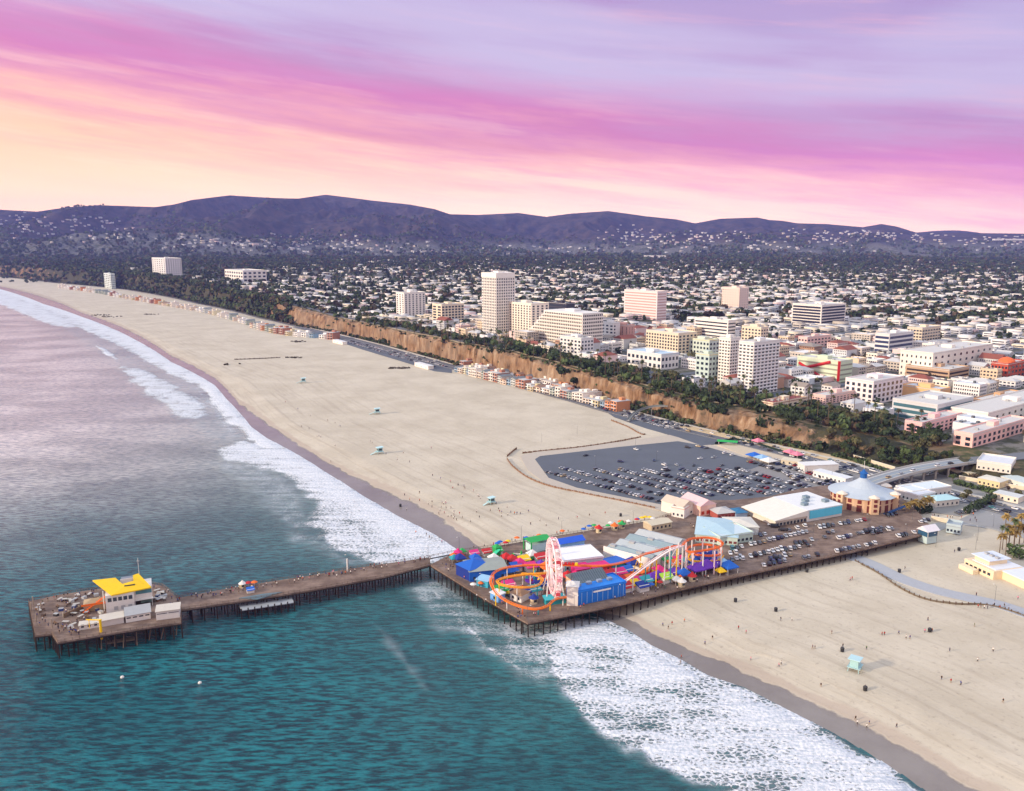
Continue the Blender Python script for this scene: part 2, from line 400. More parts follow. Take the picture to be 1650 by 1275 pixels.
# --- ground materials
def sand_build(t, b):
    g = t.n('ShaderNodeNewGeometry').outputs['Position']
    wet = t.n('ShaderNodeAttribute', attribute_name='wet').outputs['Fac']
    inl = t.n('ShaderNodeAttribute', attribute_name='inland').outputs['Fac']
    sg = t.n('ShaderNodeSeparateXYZ', i_0=g); alg = t.m('ADD', t.m('MULTIPLY', sg.outputs[0], .0064), t.m('MULTIPLY', sg.outputs[1], -.0077))
    trk = t.n('ShaderNodeCombineXYZ', i_0=t.m('MULTIPLY', inl, .22), i_1=alg)
    n_ = t.n('ShaderNodeTexNoise', i_Vector=trk.outputs[0], i_Scale=1.0, i_Detail=6.0, i_Roughness=0.6).outputs[0]
    n2_ = t.n('ShaderNodeTexNoise', i_Vector=g, i_Scale=0.02, i_Detail=8.0, i_Roughness=0.7).outputs[0]
    n3_ = t.n('ShaderNodeTexNoise', i_Vector=g, i_Scale=0.45, i_Detail=6.0, i_Roughness=0.75).outputs[0]
    c = t.mix(t.smooth(n2_, 0.3, 0.7), (0.50, 0.44, 0.33), (0.62, 0.555, 0.43))
    c = t.mix(t.m('MULTIPLY', t.smooth(n_, 0.50, 0.66), t.smooth(inl, 220.0, 20.0, .10, .42)), c, (0.36, 0.30, 0.22))
    c = t.mix(t.smooth(n3_, 0.54, 0.70, 0, 0.6), c, (0.30, 0.25, 0.19))
    wd = t.n('ShaderNodeTexNoise', i_Vector=g, i_Scale=0.06, i_Detail=7.0, i_Roughness=0.6).outputs[0]
    wf = t.m('ADD', wet, t.m('MULTIPLY', t.m('SUBTRACT', wd, 0.5), 0.5))
    wk = t.smooth(wf, 0.46, 0.54)
    c = t.mix(wk, c, t.mix(t.smooth(n2_, .35, .65), (0.19, 0.165, 0.15), (0.25, 0.225, 0.205)))
    # the wrack line and trodden belt above the wet sand
    belt = t.m('MULTIPLY', t.smooth(wf, 0.18, 0.30), t.smooth(wf, 0.46, 0.50, 1, 0))
    c = t.mix(t.m('MULTIPLY', belt, 0.6), c, (0.44, 0.35, 0.27))
    t.l(c, b.inputs['Base Color'])
    t.l(t.smooth(wf, 0.48, 0.6, 0.95, 0.22), b.inputs['Roughness'])
    h = t.m('ADD', t.m('MULTIPLY', n3_, 0.35), t.m('MULTIPLY', n_, 0.6))
    h = t.m('MULTIPLY', h, t.m('SUBTRACT', 1.0, wk))
    t.l(t.n('ShaderNodeBump', i_Height=h, i_Strength=0.5, i_Distance=0.6).outputs[0], b.inputs['Normal'])
M_SAND = mat('beach_sand', build=sand_build, spec=0.3)
def bluff_build(t, b):
    g = t.n('ShaderNodeNewGeometry'); pos = g.outputs['Position']
    mp = t.n('ShaderNodeMapping', i_Vector=pos, i_Scale=(0.12, 0.12, 0.045))
    n_ = t.n('ShaderNodeTexNoise', i_Vector=mp.outputs[0], i_Scale=1.0, i_Detail=7.0, i_Roughness=0.65).outputs[0]
    n2_ = t.n('ShaderNodeTexNoise', i_Vector=pos, i_Scale=0.035, i_Detail=6.0, i_Roughness=0.7).outputs[0]
    c = t.ramp(n_, [(0.34, (0.075, 0.045, 0.028)), (0.46, (0.21, 0.115, 0.055)), (0.57, (0.33, 0.205, 0.115)), (0.71, (0.50, 0.37, 0.25))])
    veg = t.n('ShaderNodeAttribute', attribute_name='veg').outputs['Fac']
    f = t.m('ADD', veg, t.m('MULTIPLY', t.m('SUBTRACT', n2_, 0.5), 2.2))
    c = t.mix(t.smooth(n2_, .35, .65, 0, .45), c, (.33, .27, .20))
    c = t.mix(t.smooth(f, 0.42, 0.6), c, (0.07, 0.068, 0.04))
    t.l(c, b.inputs['Base Color'])
    t.l(t.n('ShaderNodeBump', i_Height=n_, i_Strength=0.9, i_Distance=3.0).outputs[0], b.inputs['Normal'])
M_BLUFF = mat('bluff_earth', build=bluff_build, rough=0.95, spec=0.1)
def plain_build(t, b):
    g = t.n('ShaderNodeNewGeometry'); pos = g.outputs['Position']
    n_ = t.n('ShaderNodeTexNoise', i_Vector=pos, i_Scale=0.01, i_Detail=8.0, i_Roughness=0.7).outputs[0]
    n2_ = t.n('ShaderNodeTexNoise', i_Vector=pos, i_Scale=0.06, i_Detail=5.0, i_Roughness=0.7).outputs[0]
    mt = t.n('ShaderNodeAttribute', attribute_name='mountain').outputs['Fac']
    town = t.mix(t.smooth(n2_, 0.42, 0.58), (0.072, 0.078, 0.05), (0.20, 0.19, 0.175))
    town = t.mix(t.smooth(n_, 0.5, 0.65), town, (0.055, 0.065, 0.035))
    pkf = t.n('ShaderNodeAttribute', attribute_name='park').outputs['Fac']
    town = t.mix(pkf, town, t.mix(t.smooth(n2_, .4, .6), (.075, .085, .035), (.24, .17, .10)))
    hill = t.mix(t.smooth(n_, 0.35, 0.65), (0.020, 0.024, 0.026), (0.085, 0.060, 0.050))
    hill = t.mix(t.smooth(n2_, 0.6, 0.75, 0, 0.4), hill, (0.15, 0.12, 0.08))
    t.l(t.mix(mt, town, hill), b.inputs['Base Color'])
    hb = t.n('ShaderNodeTexNoise', i_Vector=t.n('ShaderNodeMapping', i_Vector=pos, i_Scale=(.0042, .0022, .004)).outputs[0], i_Scale=1.0, i_Detail=7.0, i_Roughness=.62, noise_type='RIDGED_MULTIFRACTAL').outputs[0]
    t.l(t.n('ShaderNodeBump', i_Height=t.m('MULTIPLY', hb, mt), i_Strength=1.0, i_Distance=120.0).outputs[0], b.inputs['Normal'])
M_PLAIN = mat('town_ground', build=plain_build, rough=0.95, spec=0.1)

# --- terrain sheets: beach, bluff, plain and hills share their edges
NC = 900
bears = np.concatenate([np.linspace(-0.95, -0.72, 60), np.linspace(-0.715, 0.70, NC - 120), np.linspace(0.71, 0.98, 60)])
fr = np.interp(bears, FB, FR); tr = TRF(bears); wr = np.interp(bears, WB, WR)
near = np.clip(wr - 40, 60, None)
def sheet(name, r0, r1, n, power, mats, extra=None, kind='structure', smooth=True, zoff=0.0):
    t = np.linspace(0, 1, n)[:, None] ** power
    y = r0[None, :] + (r1 - r0)[None, :] * t if power != 'geo' else None
    x = bears[None, :] * y
    z = h_at(x, y) + zoff
    return x, y, z
def put(name, x, y, z, m, attrs=None, smooth=True):
    v = np.stack([x, y, z], -1).reshape(-1, 3)
    me = np_mesh(name, v, grid_faces(*x.shape), m, smooth, attrs)
    return link_mesh(name, me, kind='structure')
# wet-sand field, measured between the waterline and the edge of the dark sand
WEP = [G(a, b, 0.6) for a, b in WETE]
def wet_field(x, y):
    poly = [G(a, b, 0.0) for a, b in WATER] ; wb = np.array([p[0] / p[1] for p in WEP]); wrr = np.array([p[1] for p in WEP])
    e = np.interp(x / y, wb, wrr); w0 = np.interp(x / y, WB, WR)
    over = (y - e)                      # metres beyond the wet edge, along the view
    return np.clip(0.5 - over / np.maximum(np.abs(e - w0) * 1.6, 22), 0, 1)
rmid = fr
t = np.linspace(0, 1, 330)[:, None] ** 1.35
y = near[None, :] * (fr / near)[None, :] ** t; x = bears[None, :] * y; z = h_at(x, y)
put('beach_sand', x, y, z, M_SAND, {'wet': wet_field(x, y), 'inland': shore_sd(x, y)})
nb = 26
t = np.linspace(0, 1, nb)[:, None]; y = fr[None, :] + (tr - fr)[None, :] * t; x = bears[None, :] * y; z = h_at(x, y)
# gullies eat into the cliff face
gul = (ridged(x / 26, y / 26 + 3, 4, 5) - 0.55) * np.sin(np.pi * np.clip(t, 0, 1)) * 17 * np.clip((tr - fr)[None, :] / 30, 0.4, 1)
veg = np.interp(bears, (np.array([-900, 60, 120, 420, 450, 560, 600, 900, 1100, 1300, 1420, 1600]) - CX) / F, [0.5, 0.55, 0.9, 0.8, 0.05, 0.1, 0.16, 0.14, 0.28, 0.36, 0.8, 0.8])[None, :] + 0.45 * (1 - sstep(t, 0.05, 0.35)) + 0.25 * sstep(t, .85, 1)
put('bluff', x + gul * 0.3, y + gul, z, M_BLUFF, {'veg': veg + 0 * x})
t = np.linspace(0, 1, 300)[:, None]; y = tr[None, :] * (RIDGE_R * 0 + 5000 / tr)[None, :] ** t; x = bears[None, :] * y; z = h_at(x, y)
put('town_plain', x, y, z, M_PLAIN, {'mountain': 0 * x, 'park': 1 - sstep(y - tr[None, :], 26, 34)})
ys = np.concatenate([np.linspace(5000, RIDGE_R, 240), np.linspace(RIDGE_R + 60, 10800, 14)])[:, None]
y = ys + 0 * bears[None, :]; x = bears[None, :] * y; z = h_at(x, y)
put('hills', x, y, z, M_PLAIN, {'mountain': sstep(z, 105, 190) * sstep(y, 5400, 6400)}, smooth=True)
# a far, paler ridge seen at the right of the range
fy = np.linspace(10900, 11900, 14)[:, None]; fb = np.linspace(-0.85, 0.9, 220)[None, :]
cxx = np.array([-500, 0, 700, 1440, 1490, 1530, 1580, 1650, 2300]); cyy = np.array([352, 350, 352, 376, 372.5, 372, 376, 377, 378])
pk = 165 + (388 - np.interp(fb * F + CX, cxx, cyy)) * 11400 / F + (fbm(fb * 30, fb * 0 + 1, 4, 3) - 0.5) * 30
z = 20 + (pk - 20) * np.exp(-((fy - 11400) / 260) ** 2)
put('distant_hills', fb * fy, fy + 0 * fb, z, M_PLAIN, {'mountain': 1 + 0 * z})

# ------------------------------------------------------------ sea
FOAM = [  # traced patches of surf: outline, strength, softness in metres
    ([(320, 612), (345, 618), (365, 641), (405, 686), (430, 704), (470, 725), (525, 759), (585, 797), (640, 829), (700, 859), (745, 888), (690, 906), (620, 908), (580, 902), (540, 885), (515, 862), (500, 838), (512, 812), (486, 783), (455, 762), (400, 748), (362, 736), (352, 724), (392, 712), (425, 722), (402, 702), (380, 684), (352, 655)], 1.0, 9),
    ([(-60, 446), (0, 464), (70, 488), (130, 508), (215, 544), (275, 581), (345, 618), (332, 628), (262, 596), (200, 560), (120, 524), (60, 503), (-60, 470)], 0.8, 10),
    ([(-60, 458), (0, 470), (40, 485), (75, 500), (112, 518), (118, 527), (85, 524), (50, 510), (0, 490), (-60, 480)], 1.0, 14),
    ([(155, 557), (172, 564), (190, 578), (186, 580), (168, 570)], 0.9, 4),
    ([(195, 590), (232, 596), (262, 612), (300, 634), (322, 648), (331, 664), (318, 674), (292, 674), (268, 652), (240, 636), (208, 606)], 0.85, 12),
    ([(60, 495), (215, 550), (320, 612), (400, 700), (350, 720), (320, 690), (250, 640), (190, 590), (110, 535)], 0.34, 12),
    ([(380, 745), (470, 770), (505, 835), (560, 895), (700, 906), (560, 915), (470, 870), (420, 800), (340, 745)], 0.42, 10),
    ([(920, 1000), (975, 1003), (1003, 1014), (1030, 1036), (1080, 1068), (1140, 1094), (1200, 1118), (1270, 1152), (1345, 1190), (1500, 1290), (1300, 1330), (1120, 1260), (1010, 1205), (945, 1160), (925, 1135), (915, 1112), (890, 1088), (884, 1058), (870, 1040), (880, 1020), (905, 1008)], 0.92, 6),
    ([(955, 994), (985, 1000), (1030, 1022), (1062, 1045), (1110, 1070), (1150, 1088), (1210, 1114), (1290, 1152), (1350, 1188), (1320, 1190), (1200, 1130), (1100, 1085), (1040, 1050), (1000, 1016)], 0.6, 3),
    ([(650, 948), (700, 935), (740, 950), (790, 985), (840, 1008), (880, 1010), (895, 1060), (900, 1095), (870, 1100), (800, 1065), (740, 1030), (690, 995)], 0.46, 8),
    ([(800, 1000), (900, 1005), (890, 1085), (850, 1070), (810, 1040)], 0.55, 6),
    ([(600, 1004), (618, 1012), (645, 1045), (670, 1080), (690, 1112), (678, 1106), (650, 1072), (618, 1034)], 0.36, 4),
    ([(700, 950), (735, 985), (790, 1040), (840, 1075), (835, 1080), (780, 1045), (725, 995), (695, 955)], 0.6, 3),
    ([(215, 736), (240, 731), (262, 738), (240, 742)], 0.16, 6),
]
nr, nc2 = 420, 620
sb = np.concatenate([np.linspace(-0.78, 0.50, nc2 - 60), np.linspace(0.505, 1.3, 60)])[None, :]
far = np.minimum(np.interp(sb[0], WB, WR) + 60, 9000)
nearr = np.where(sb[0] > -2, 95.0, 95.0)
yy = nearr[None, :] * (far / nearr)[None, :] ** np.linspace(0, 1, nr)[:, None]
xx = sb * yy
foam = np.zeros(xx.shape)
wob = (fbm(xx / 11, yy / 11, 4, 33) - 0.5)
for poly, st, soft in FOAM:
    P = [G(a, b, 0) for a, b in poly]
    sd = poly_sd(xx, yy, P) + wob * soft * 1.6
    foam = np.maximum(foam, st * sstep(sd, -soft, soft * 0.7))
sdw = shore_sd(xx, yy)
shal = sstep(-sdw, 150, 5)
foam = np.clip(foam + 0.5 * sstep(-sdw, 30, 4) * sstep(foam, .15, .5), 0, 1.5)
def sea_build(t, b):
    g = t.n('ShaderNodeNewGeometry').outputs['Position']
    fo = t.n('ShaderNodeAttribute', attribute_name='foam').outputs['Fac']
    sh = t.n('ShaderNodeAttribute', attribute_name='shallow').outputs['Fac']
    def nz_(rot, sx_, sy_, det=4.0, rough=0.6, w_=0.0):
        mp = t.n('ShaderNodeMapping', i_Vector=g, i_Rotation=(0, 0, R(rot)), i_Scale=(sx_, sy_, 1.0), i_Location=(w_, w_, 0))
        return t.n('ShaderNodeTexNoise', i_Vector=mp.outputs[0], i_Scale=1.0, i_Detail=det, i_Roughness=rough).outputs[0]
    swell = nz_(-38, 0.05, 0.016, 4.0, 0.5); chop = nz_(-42, 0.15, 0.60, 4.0, 0.62, 3.0); fine = nz_(20, 0.9, 0.6, 3.0, 0.6, 7.0); mid = nz_(52, 0.018, 0.15, 3.0, 0.6, 13.0)
    chop = t.m('ADD', t.m('MULTIPLY', chop, .82), t.m('MULTIPLY', mid, .18))
    c = t.mix(t.smooth(chop, 0.40, 0.61), (0.000, 0.034, 0.048), (0.004, 0.185, 0.210))  # light and dark of the wave facets painted into the teal, following the ripples
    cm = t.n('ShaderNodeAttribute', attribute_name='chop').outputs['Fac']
    c = t.mix(t.smooth(cm, 1.04, 0.25, 0.0, 1.0), c, t.mix(t.smooth(chop, .40, .60), (0.36, 0.37, 0.38), (0.86, 0.77, 0.70)))  # calm far water: pale warm sky reflection painted into the base colour
    c = t.mix(t.m('MULTIPLY', sh, 0.5), c, (0.09, 0.20, 0.19))
    big = nz_(0, 0.008, 0.012, 3.0, 0.5, 11.0)
    c = t.mix(t.smooth(big, 0.38, 0.62, 0.0, 0.4), c, (0.002, 0.045, 0.062))
    # foam: lace of cells where it thins, solid where it is thick
    mpv = t.n('ShaderNodeMapping', i_Vector=g, i_Rotation=(0, 0, R(-25)), i_Scale=(0.42, 0.62, 1.0))
    dist = t.n('ShaderNodeTexNoise', i_Vector=g, i_Scale=0.35, i_Detail=3.0).outputs[1]
    vv = t.n('ShaderNodeVectorMath', operation='ADD', i_0=mpv.outputs[0], i_1=t.n('ShaderNodeVectorMath', operation='SCALE', i_0=dist, i_Scale=1.3).outputs[0]).outputs[0]
    vo = t.n('ShaderNodeTexVoronoi', feature='DISTANCE_TO_EDGE', i_Vector=vv, i_Scale=1.0).outputs[0]
    vo2 = t.n('ShaderNodeTexVoronoi', feature='DISTANCE_TO_EDGE', i_Vector=vv, i_Scale=2.7).outputs[0]
    lace = t.m('ADD', t.smooth(vo, 0.0, 0.34, 0.55, -0.30), t.smooth(vo2, 0.0, 0.3, 0.22, -0.12))
    fn = nz_(35, 0.06, 0.03, 6.0, 0.65, 5.0)
    lay = nz_(50, 0.022, 0.16, 4.0, 0.6, 21.0)
    k = t.m('ADD', t.m('MULTIPLY', fo, 0.90), t.m('ADD', t.m('MULTIPLY', t.m('SUBTRACT', fn, 0.5), 2.3), t.m('MULTIPLY', t.m('SUBTRACT', lay, 0.5), 2.6)))
    k = t.m('ADD', k, t.m('MULTIPLY', lace, 0.85))
    k = t.m('MULTIPLY', t.smooth(k, 0.50, 1.05), t.smooth(fo, 0.30, 0.72))
    cap = t.m('MULTIPLY', t.smooth(chop, 0.71, 0.76), 0.5)
    k = t.m('MAXIMUM', k, cap)
    wash = t.m('MULTIPLY', t.smooth(fo, 0.04, 0.75), t.smooth(t.m('ADD', t.m('MULTIPLY', lay, .6), t.m('MULTIPLY', fn, .4)), 0.38, 0.60, 0.12, 0.72))
    c = t.mix(wash, c, (0.42, 0.52, 0.54))
    c = t.mix(k, c, t.mix(t.smooth(fine, .35, .65), (0.52, 0.58, 0.62), (0.82, 0.83, 0.84)))
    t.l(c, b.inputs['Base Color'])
    t.l(t.m('ADD', 0.16, t.m('MULTIPLY', k, 0.7)), b.inputs['Roughness'])
    calm = t.m('MULTIPLY', t.m('SUBTRACT', 1.0, t.m('MULTIPLY', k, 0.6)), t.n('ShaderNodeAttribute', attribute_name='chop').outputs['Fac'])
    hgt = t.m('ADD', t.m('MULTIPLY', swell, 2.2), t.m('ADD', t.m('MULTIPLY', chop, 1.9), t.m('MULTIPLY', fine, 0.2)))
    hgt = t.m('ADD', t.m('MULTIPLY', hgt, calm), t.m('ADD', t.m('MULTIPLY', k, 0.45), t.m('MULTIPLY', t.m('MULTIPLY', lay, fo), 2.5)))
    t.l(t.n('ShaderNodeBump', i_Height=hgt, i_Strength=0.8, i_Distance=1.3).outputs[0], b.inputs['Normal'])
    b.inputs['IOR'].default_value = 1.33
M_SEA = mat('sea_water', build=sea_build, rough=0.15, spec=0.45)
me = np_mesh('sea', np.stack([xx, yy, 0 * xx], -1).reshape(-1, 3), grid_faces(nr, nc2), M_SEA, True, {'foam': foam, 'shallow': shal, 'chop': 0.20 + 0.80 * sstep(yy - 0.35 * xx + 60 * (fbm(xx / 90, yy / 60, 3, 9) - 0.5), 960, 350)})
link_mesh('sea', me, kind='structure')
# the same water beyond the detailed part: all round, 5 cm lower
me = np_mesh('sea', np.array([(-13000, -3000, -0.05), (13000, -3000, -0.05), (13000, 11500, -0.05), (-13000, 11500, -0.05)]), np.array([[0, 1, 2, 3]]), M_SEA)
link_mesh('open_sea', me, kind='structure')
# ------------------------------------------------------------ paints and labels
def P(r, g, b, rough=0.6, var=0.06, **kw):
    return mat('paint_%02x%02x%02x_%d' % (r, g, b, int(rough * 10)), (r, g, b), rough, var=var, **kw)
WHITE = P(225, 222, 214); OFFW = P(205, 198, 184, 0.8); CREAM = P(212, 196, 160, 0.8); GREY = P(128, 128, 126, 0.8); LGREY = P(168, 170, 170, 0.8)
DARK = P(44, 44, 46, 0.6); BLUE = P(20, 96, 190); DBLUE = P(22, 52, 140); CYAN = P(64, 178, 205); RED = P(190, 30, 32); ORANGE = P(235, 110, 30); YELLOW = P(240, 196, 0)
PINK = P(214, 40, 120); GREEN = P(40, 165, 80); PURPLE = P(104, 48, 170); TEAL = P(40, 150, 160); MINT = P(150, 205, 190); WOOD = P(110, 86, 66, 0.9); RUST = P(130, 70, 50, 0.9); PBLUE = P(150, 195, 225)
GLASS = mat('window_glass', (38, 48, 62), 0.12, var=0.05, spec=0.7)
TAN = P(190, 160, 120, 0.85); BRICK = P(150, 72, 52, 0.9); PALEPINK = P(226, 180, 176, 0.8); LIME = P(170, 215, 50)
def plank_build(t, b):
    tcn = t.n('ShaderNodeTexCoord')
    n_ = t.n('ShaderNodeTexNoise', i_Vector=tcn.outputs['Object'], i_Scale=0.12, i_Detail=7.0, i_Roughness=0.7).outputs[0]
    mp = t.n('ShaderNodeMapping', i_Vector=tcn.outputs['Object'], i_Rotation=(0, 0, R(-35)), i_Scale=(0.05, 2.2, 1))
    p_ = t.n('ShaderNodeTexNoise', i_Vector=mp.outputs[0], i_Scale=1.0, i_Detail=3.0).outputs[0]
    c = t.mix(t.smooth(n_, 0.35, 0.65), (0.17, 0.115, 0.088), (0.31, 0.225, 0.175))
    c = t.mix(t.smooth(p_, 0.4, 0.65, 0, 0.5), c, (0.09, 0.068, 0.055))
    t.l(c, b.inputs['Base Color'])
PLANK = mat('deck_planks', build=plank_build, rough=0.9, spec=0.15)
PILE = mat('pile_timber', (48, 38, 33), 0.95, var=0.3, vscale=1.0)
ASPH = mat('asphalt', (92, 98, 106), 0.9, var=0.12, vscale=0.03)
CONC = mat('concrete', (168, 162, 150), 0.9, var=0.08, vscale=0.1)

ORD = ['first', 'second', 'third', 'fourth', 'fifth', 'sixth', 'seventh', 'eighth', 'ninth', 'tenth', 'eleventh', 'twelfth', 'thirteenth', 'fourteenth', 'fifteenth', 'sixteenth', 'seventeenth', 'eighteenth', 'nineteenth', 'twentieth']
TENS = {20: 'twenty', 30: 'thirty', 40: 'forty', 50: 'fifty', 60: 'sixty', 70: 'seventy', 80: 'eighty', 90: 'ninety'}
def ordn(k):
    if k < 20: return ORD[k]
    a, b = divmod(k + 1, 10)
    return (TENS.get(a * 10, 'hundred') + '-' + ORD[b - 1]) if b else TENS.get(a * 10, 'hundred')[:-1] + 'ieth'
MARKS = []                    # (phrase, x, y, z): things one can find in the photo
ITEMS = []                    # repeats whose label is finished at the end
def mark(phrase, x, y, z=5.0): MARKS.append((phrase, x, y, z))
def reg(o, desc, cat, group=None, where=None, order=None):
    """desc: how it looks; where: a place phrase, or None to take the nearest landmark"""
    o['category'] = cat
    if group: o['group'] = group
    ITEMS.append((o, desc, where, order, tuple(o.location)))
    return o
def finish_labels():
    B = {}
    for o, desc, where, order, (x, y, z) in ITEMS:
        qx, qy = to_px(x, y, z)
        if where is None:
            best = min(MARKS, key=lambda m: (m[1] - x) ** 2 + (m[2] - y) ** 2)
            mx, my = to_px(best[1], best[2], best[3]); dx, dy = qx - mx, (qy - my) * 1.6
            rel = ('right of' if dx > 0 else 'left of') if abs(dx) > abs(dy) else ('in front of' if dy > 0 else 'beyond')
            where = rel + ' ' + best[0]; key = math.hypot(best[1] - x, best[2] - y); tail = 'nearest to it'
        else:
            key = order[0] if order else qx; tail = order[1] if order else 'from the left'
        B.setdefault((desc, where, tail), []).append((key, o.name, o))
    for (desc, where, tail), lst in B.items():
        lst.sort(key=lambda e: e[:2])
        for i, (_, _, o) in enumerate(lst):
            if len(lst) == 1: o['label'] = desc + ' ' + where
            elif tail == 'nearest to it': o['label'] = '%s %s, %s' % (desc, where, 'nearest to it' if i == 0 else ordn(i) + ' nearest to it')
            else: o['label'] = '%s %s, %s %s' % (desc, where, ordn(i), tail)

def D(px, py, h=0.0): return G(px, py, 7.0 + h)
def front(name, a, b, z=7.0, **kw):
    """Empty at the left front corner of a building: x runs along its front, y away from the camera"""
    (x0, y0), (x1, y1) = G(*a, z), G(*b, z)
    e = empty(name, (x0, y0, z), math.atan2(y1 - y0, x1 - x0), **kw)
    return e, math.hypot(x1 - x0, y1 - y0)

# ------------------------------------------------------------ piers
def deck_edge_px(pts, z=7.0): return [G(a, b, z) for a, b in pts]
def offset_rows(poly, sp, keep):
    """grid points inside a polygon"""
    xs = [p[0] for p in poly]; ys = [p[1] for p in poly]; out = []
    ang = PIER_A; c, s = math.cos(ang), math.sin(ang)
    us = [x * c + y * s for x, y in poly]; vs = [-x * s + y * c for x, y in poly]
    for u in np.arange(min(us) + 0.6, max(us), sp[0]):
        for v in np.arange(min(vs) + 0.6, max(vs), sp[1]):
            x, y = u * c - v * s, u * s + v * c
            if poly_sd(np.array([x]), np.array([y]), poly)[0] > keep: out.append((x, y))
    return out
_a, _b = D(850, 1003), D(1400, 885)
PIER_A = math.atan2(_b[1] - _a[1], _b[0] - _a[0])
def edge_points(pts, step, inset=0.0):
    out = []
    for p, q_ in zip(pts[:-1], pts[1:]):
        L = math.hypot(q_[0] - p[0], q_[1] - p[1]); n = max(1, int(round(L / step)))
        for i in range(n): out.append((p[0] + (q_[0] - p[0]) * i / n, p[1] + (q_[1] - p[1]) * i / n))
    out.append(pts[-1]); return out
def build_pier(root, poly, rails, pile_pts, zt=7.0, zfloor=None, th=0.7, cap=100):
    mb = MB(); mb.prism(poly, zt - th, zt); mb.build('deck', PLANK, root)
    pile_pts = sorted(pile_pts, key=lambda p: p[1])
    st = MB()
    for i, (x, y) in enumerate(pile_pts):
        zb = -2.0 if zfloor is None else zfloor(x, y)
        lx, ly = (random.random() - .5) * 0.5, (random.random() - .5) * 0.5
        if i < cap: MB().tube((x + lx, y + ly, zb), (x, y, zt - th + 0.02), 0.30, 6, 0.26).build('pile', PILE, root)
        else: st.tube((x + lx, y + ly, zb), (x, y, zt - th + 0.02), 0.30, 5, 0.26)
    if st.v: st.build('inner_piles', PILE, root, kind='stuff')
    # girders under the edge, rail on top
    g = MB()
    for line in rails:
        for p, q_ in zip(line[:-1], line[1:]): g.tube((*p, zt - th - 0.25), (*q_, zt - th - 0.25), 0.28, 4)
    g.build('edge_beam', PILE, root)
    r = MB()
    for line in rails:
        pts = edge_points(line, 2.4)
        for x, y in pts: r.box(x, y, zt, 0.14, 0.14, 1.1)
        for z in (0.45, 0.78, 1.08):
            for p, q_ in zip(line[:-1], line[1:]): r.tube((*p, zt + z), (*q_, zt + z), 0.05, 4)
    r.build('railing', P(120, 100, 84, 0.9), root)
NARROW_N = deck_edge_px([(284, 964), (350, 951), (430, 938), (500, 927), (560, 917), (630, 907), (692, 898), (735, 889)])
NARROW_S = deck_edge_px([(288, 983), (350, 974), (430, 962), (500, 951), (560, 940), (620, 929), (693, 910)])
PARK_S = deck_edge_px([(693, 910), (770, 958), (850, 1004), (900, 994), (1000, 974), (1100, 949), (1200, 926), (1300, 905), (1400, 883), (1490, 861)])
PARK_N = deck_edge_px([(735, 889), (800, 880), (870, 868), (960, 853), (1050, 839), (1085, 828)])
PARK_E = deck_edge_px([(1490, 861), (1500, 848), (1470, 815), (1440, 792), (1400, 778), (1350, 780), (1290, 787), (1240, 800), (1180, 806), (1110, 806), (1085, 828)])
PARK = PARK_S + PARK_E[1:-1] + PARK_N[::-1]
MAIN = empty('pier', (0, 0, 0), label='broad timber amusement and parking pier carrying the ferris wheel', cat='pier')
pk_piles = [(p[0] + (random.random() - .5) * .4, p[1] + 1.0) for p in edge_points(PARK_S[:9], 3.9)] + offset_rows(PARK, (7.5, 6.5), 1.5)
def floor_at(x, y):
    return float(h_at(x, y)) - 0.5 if float(shore_sd(x, y)) > 0 else -2.0
# the landward strip of the pier beyond the car lot is ground, so no piles there
pk_piles = [p for p in pk_piles if p[0] < D(1460, 860)[0]]
build_pier(MAIN, PARK, [PARK_S, PARK_N], pk_piles, zfloor=floor_at)
WALK = empty('pier_walkway', (0, 0, 0), label='narrow timber pier walkway on dark piles leading out to the fishing platform', cat='pier')
narrow_poly = NARROW_S + NARROW_N[::-1][1:]
nn = edge_points(NARROW_N[:-1], 4.6); nsx = edge_points(NARROW_S, 4.6)
k = min(len(nn), len(nsx)); np_ = []
for i in range(k):
    a, b = nn[int(i * (len(nn) - 1) / (k - 1))], nsx[int(i * (len(nsx) - 1) / (k - 1))]
    np_ += [(a[0] + (b[0] - a[0]) * f, a[1] + (b[1] - a[1]) * f) for f in (0.05, 0.38, 0.64, 0.95)]
build_pier(WALK, narrow_poly, [NARROW_N, NARROW_S], np_, zt=6.99)
br = MB()
for i in range(0, len(np_) - 4, 4):
    br.tube((*np_[i], 1.2), (*np_[i + 3], 5.4), 0.14, 4); br.tube((*np_[i], 6.05), (*np_[i + 3], 6.05), 0.22, 4)
br.build('cross_brace', PILE, WALK)
PLAT_PX = [(46, 969), (52, 1000), (57, 1024), (84, 1021), (93, 1035), (140, 1027), (200, 1017), (250, 1009), (292, 1003), (292, 985), (286, 962), (262, 944), (238, 940), (200, 944), (150, 950), (96, 958)]
PLATP = deck_edge_px(PLAT_PX)
PLAT = empty('fishing_platform', (0, 0, 0), label='wide timber fishing platform on piles at the seaward end of the pier', cat='platform')
pl_p = edge_points([PLATP[i] for i in (0, 1, 2, 3, 4, 5, 6, 7, 8)], 3.6) + offset_rows(PLATP, (4.6, 4.6), 1.0)
build_pier(PLAT, PLATP, [PLATP + [PLATP[0]]], pl_p, zt=6.98)
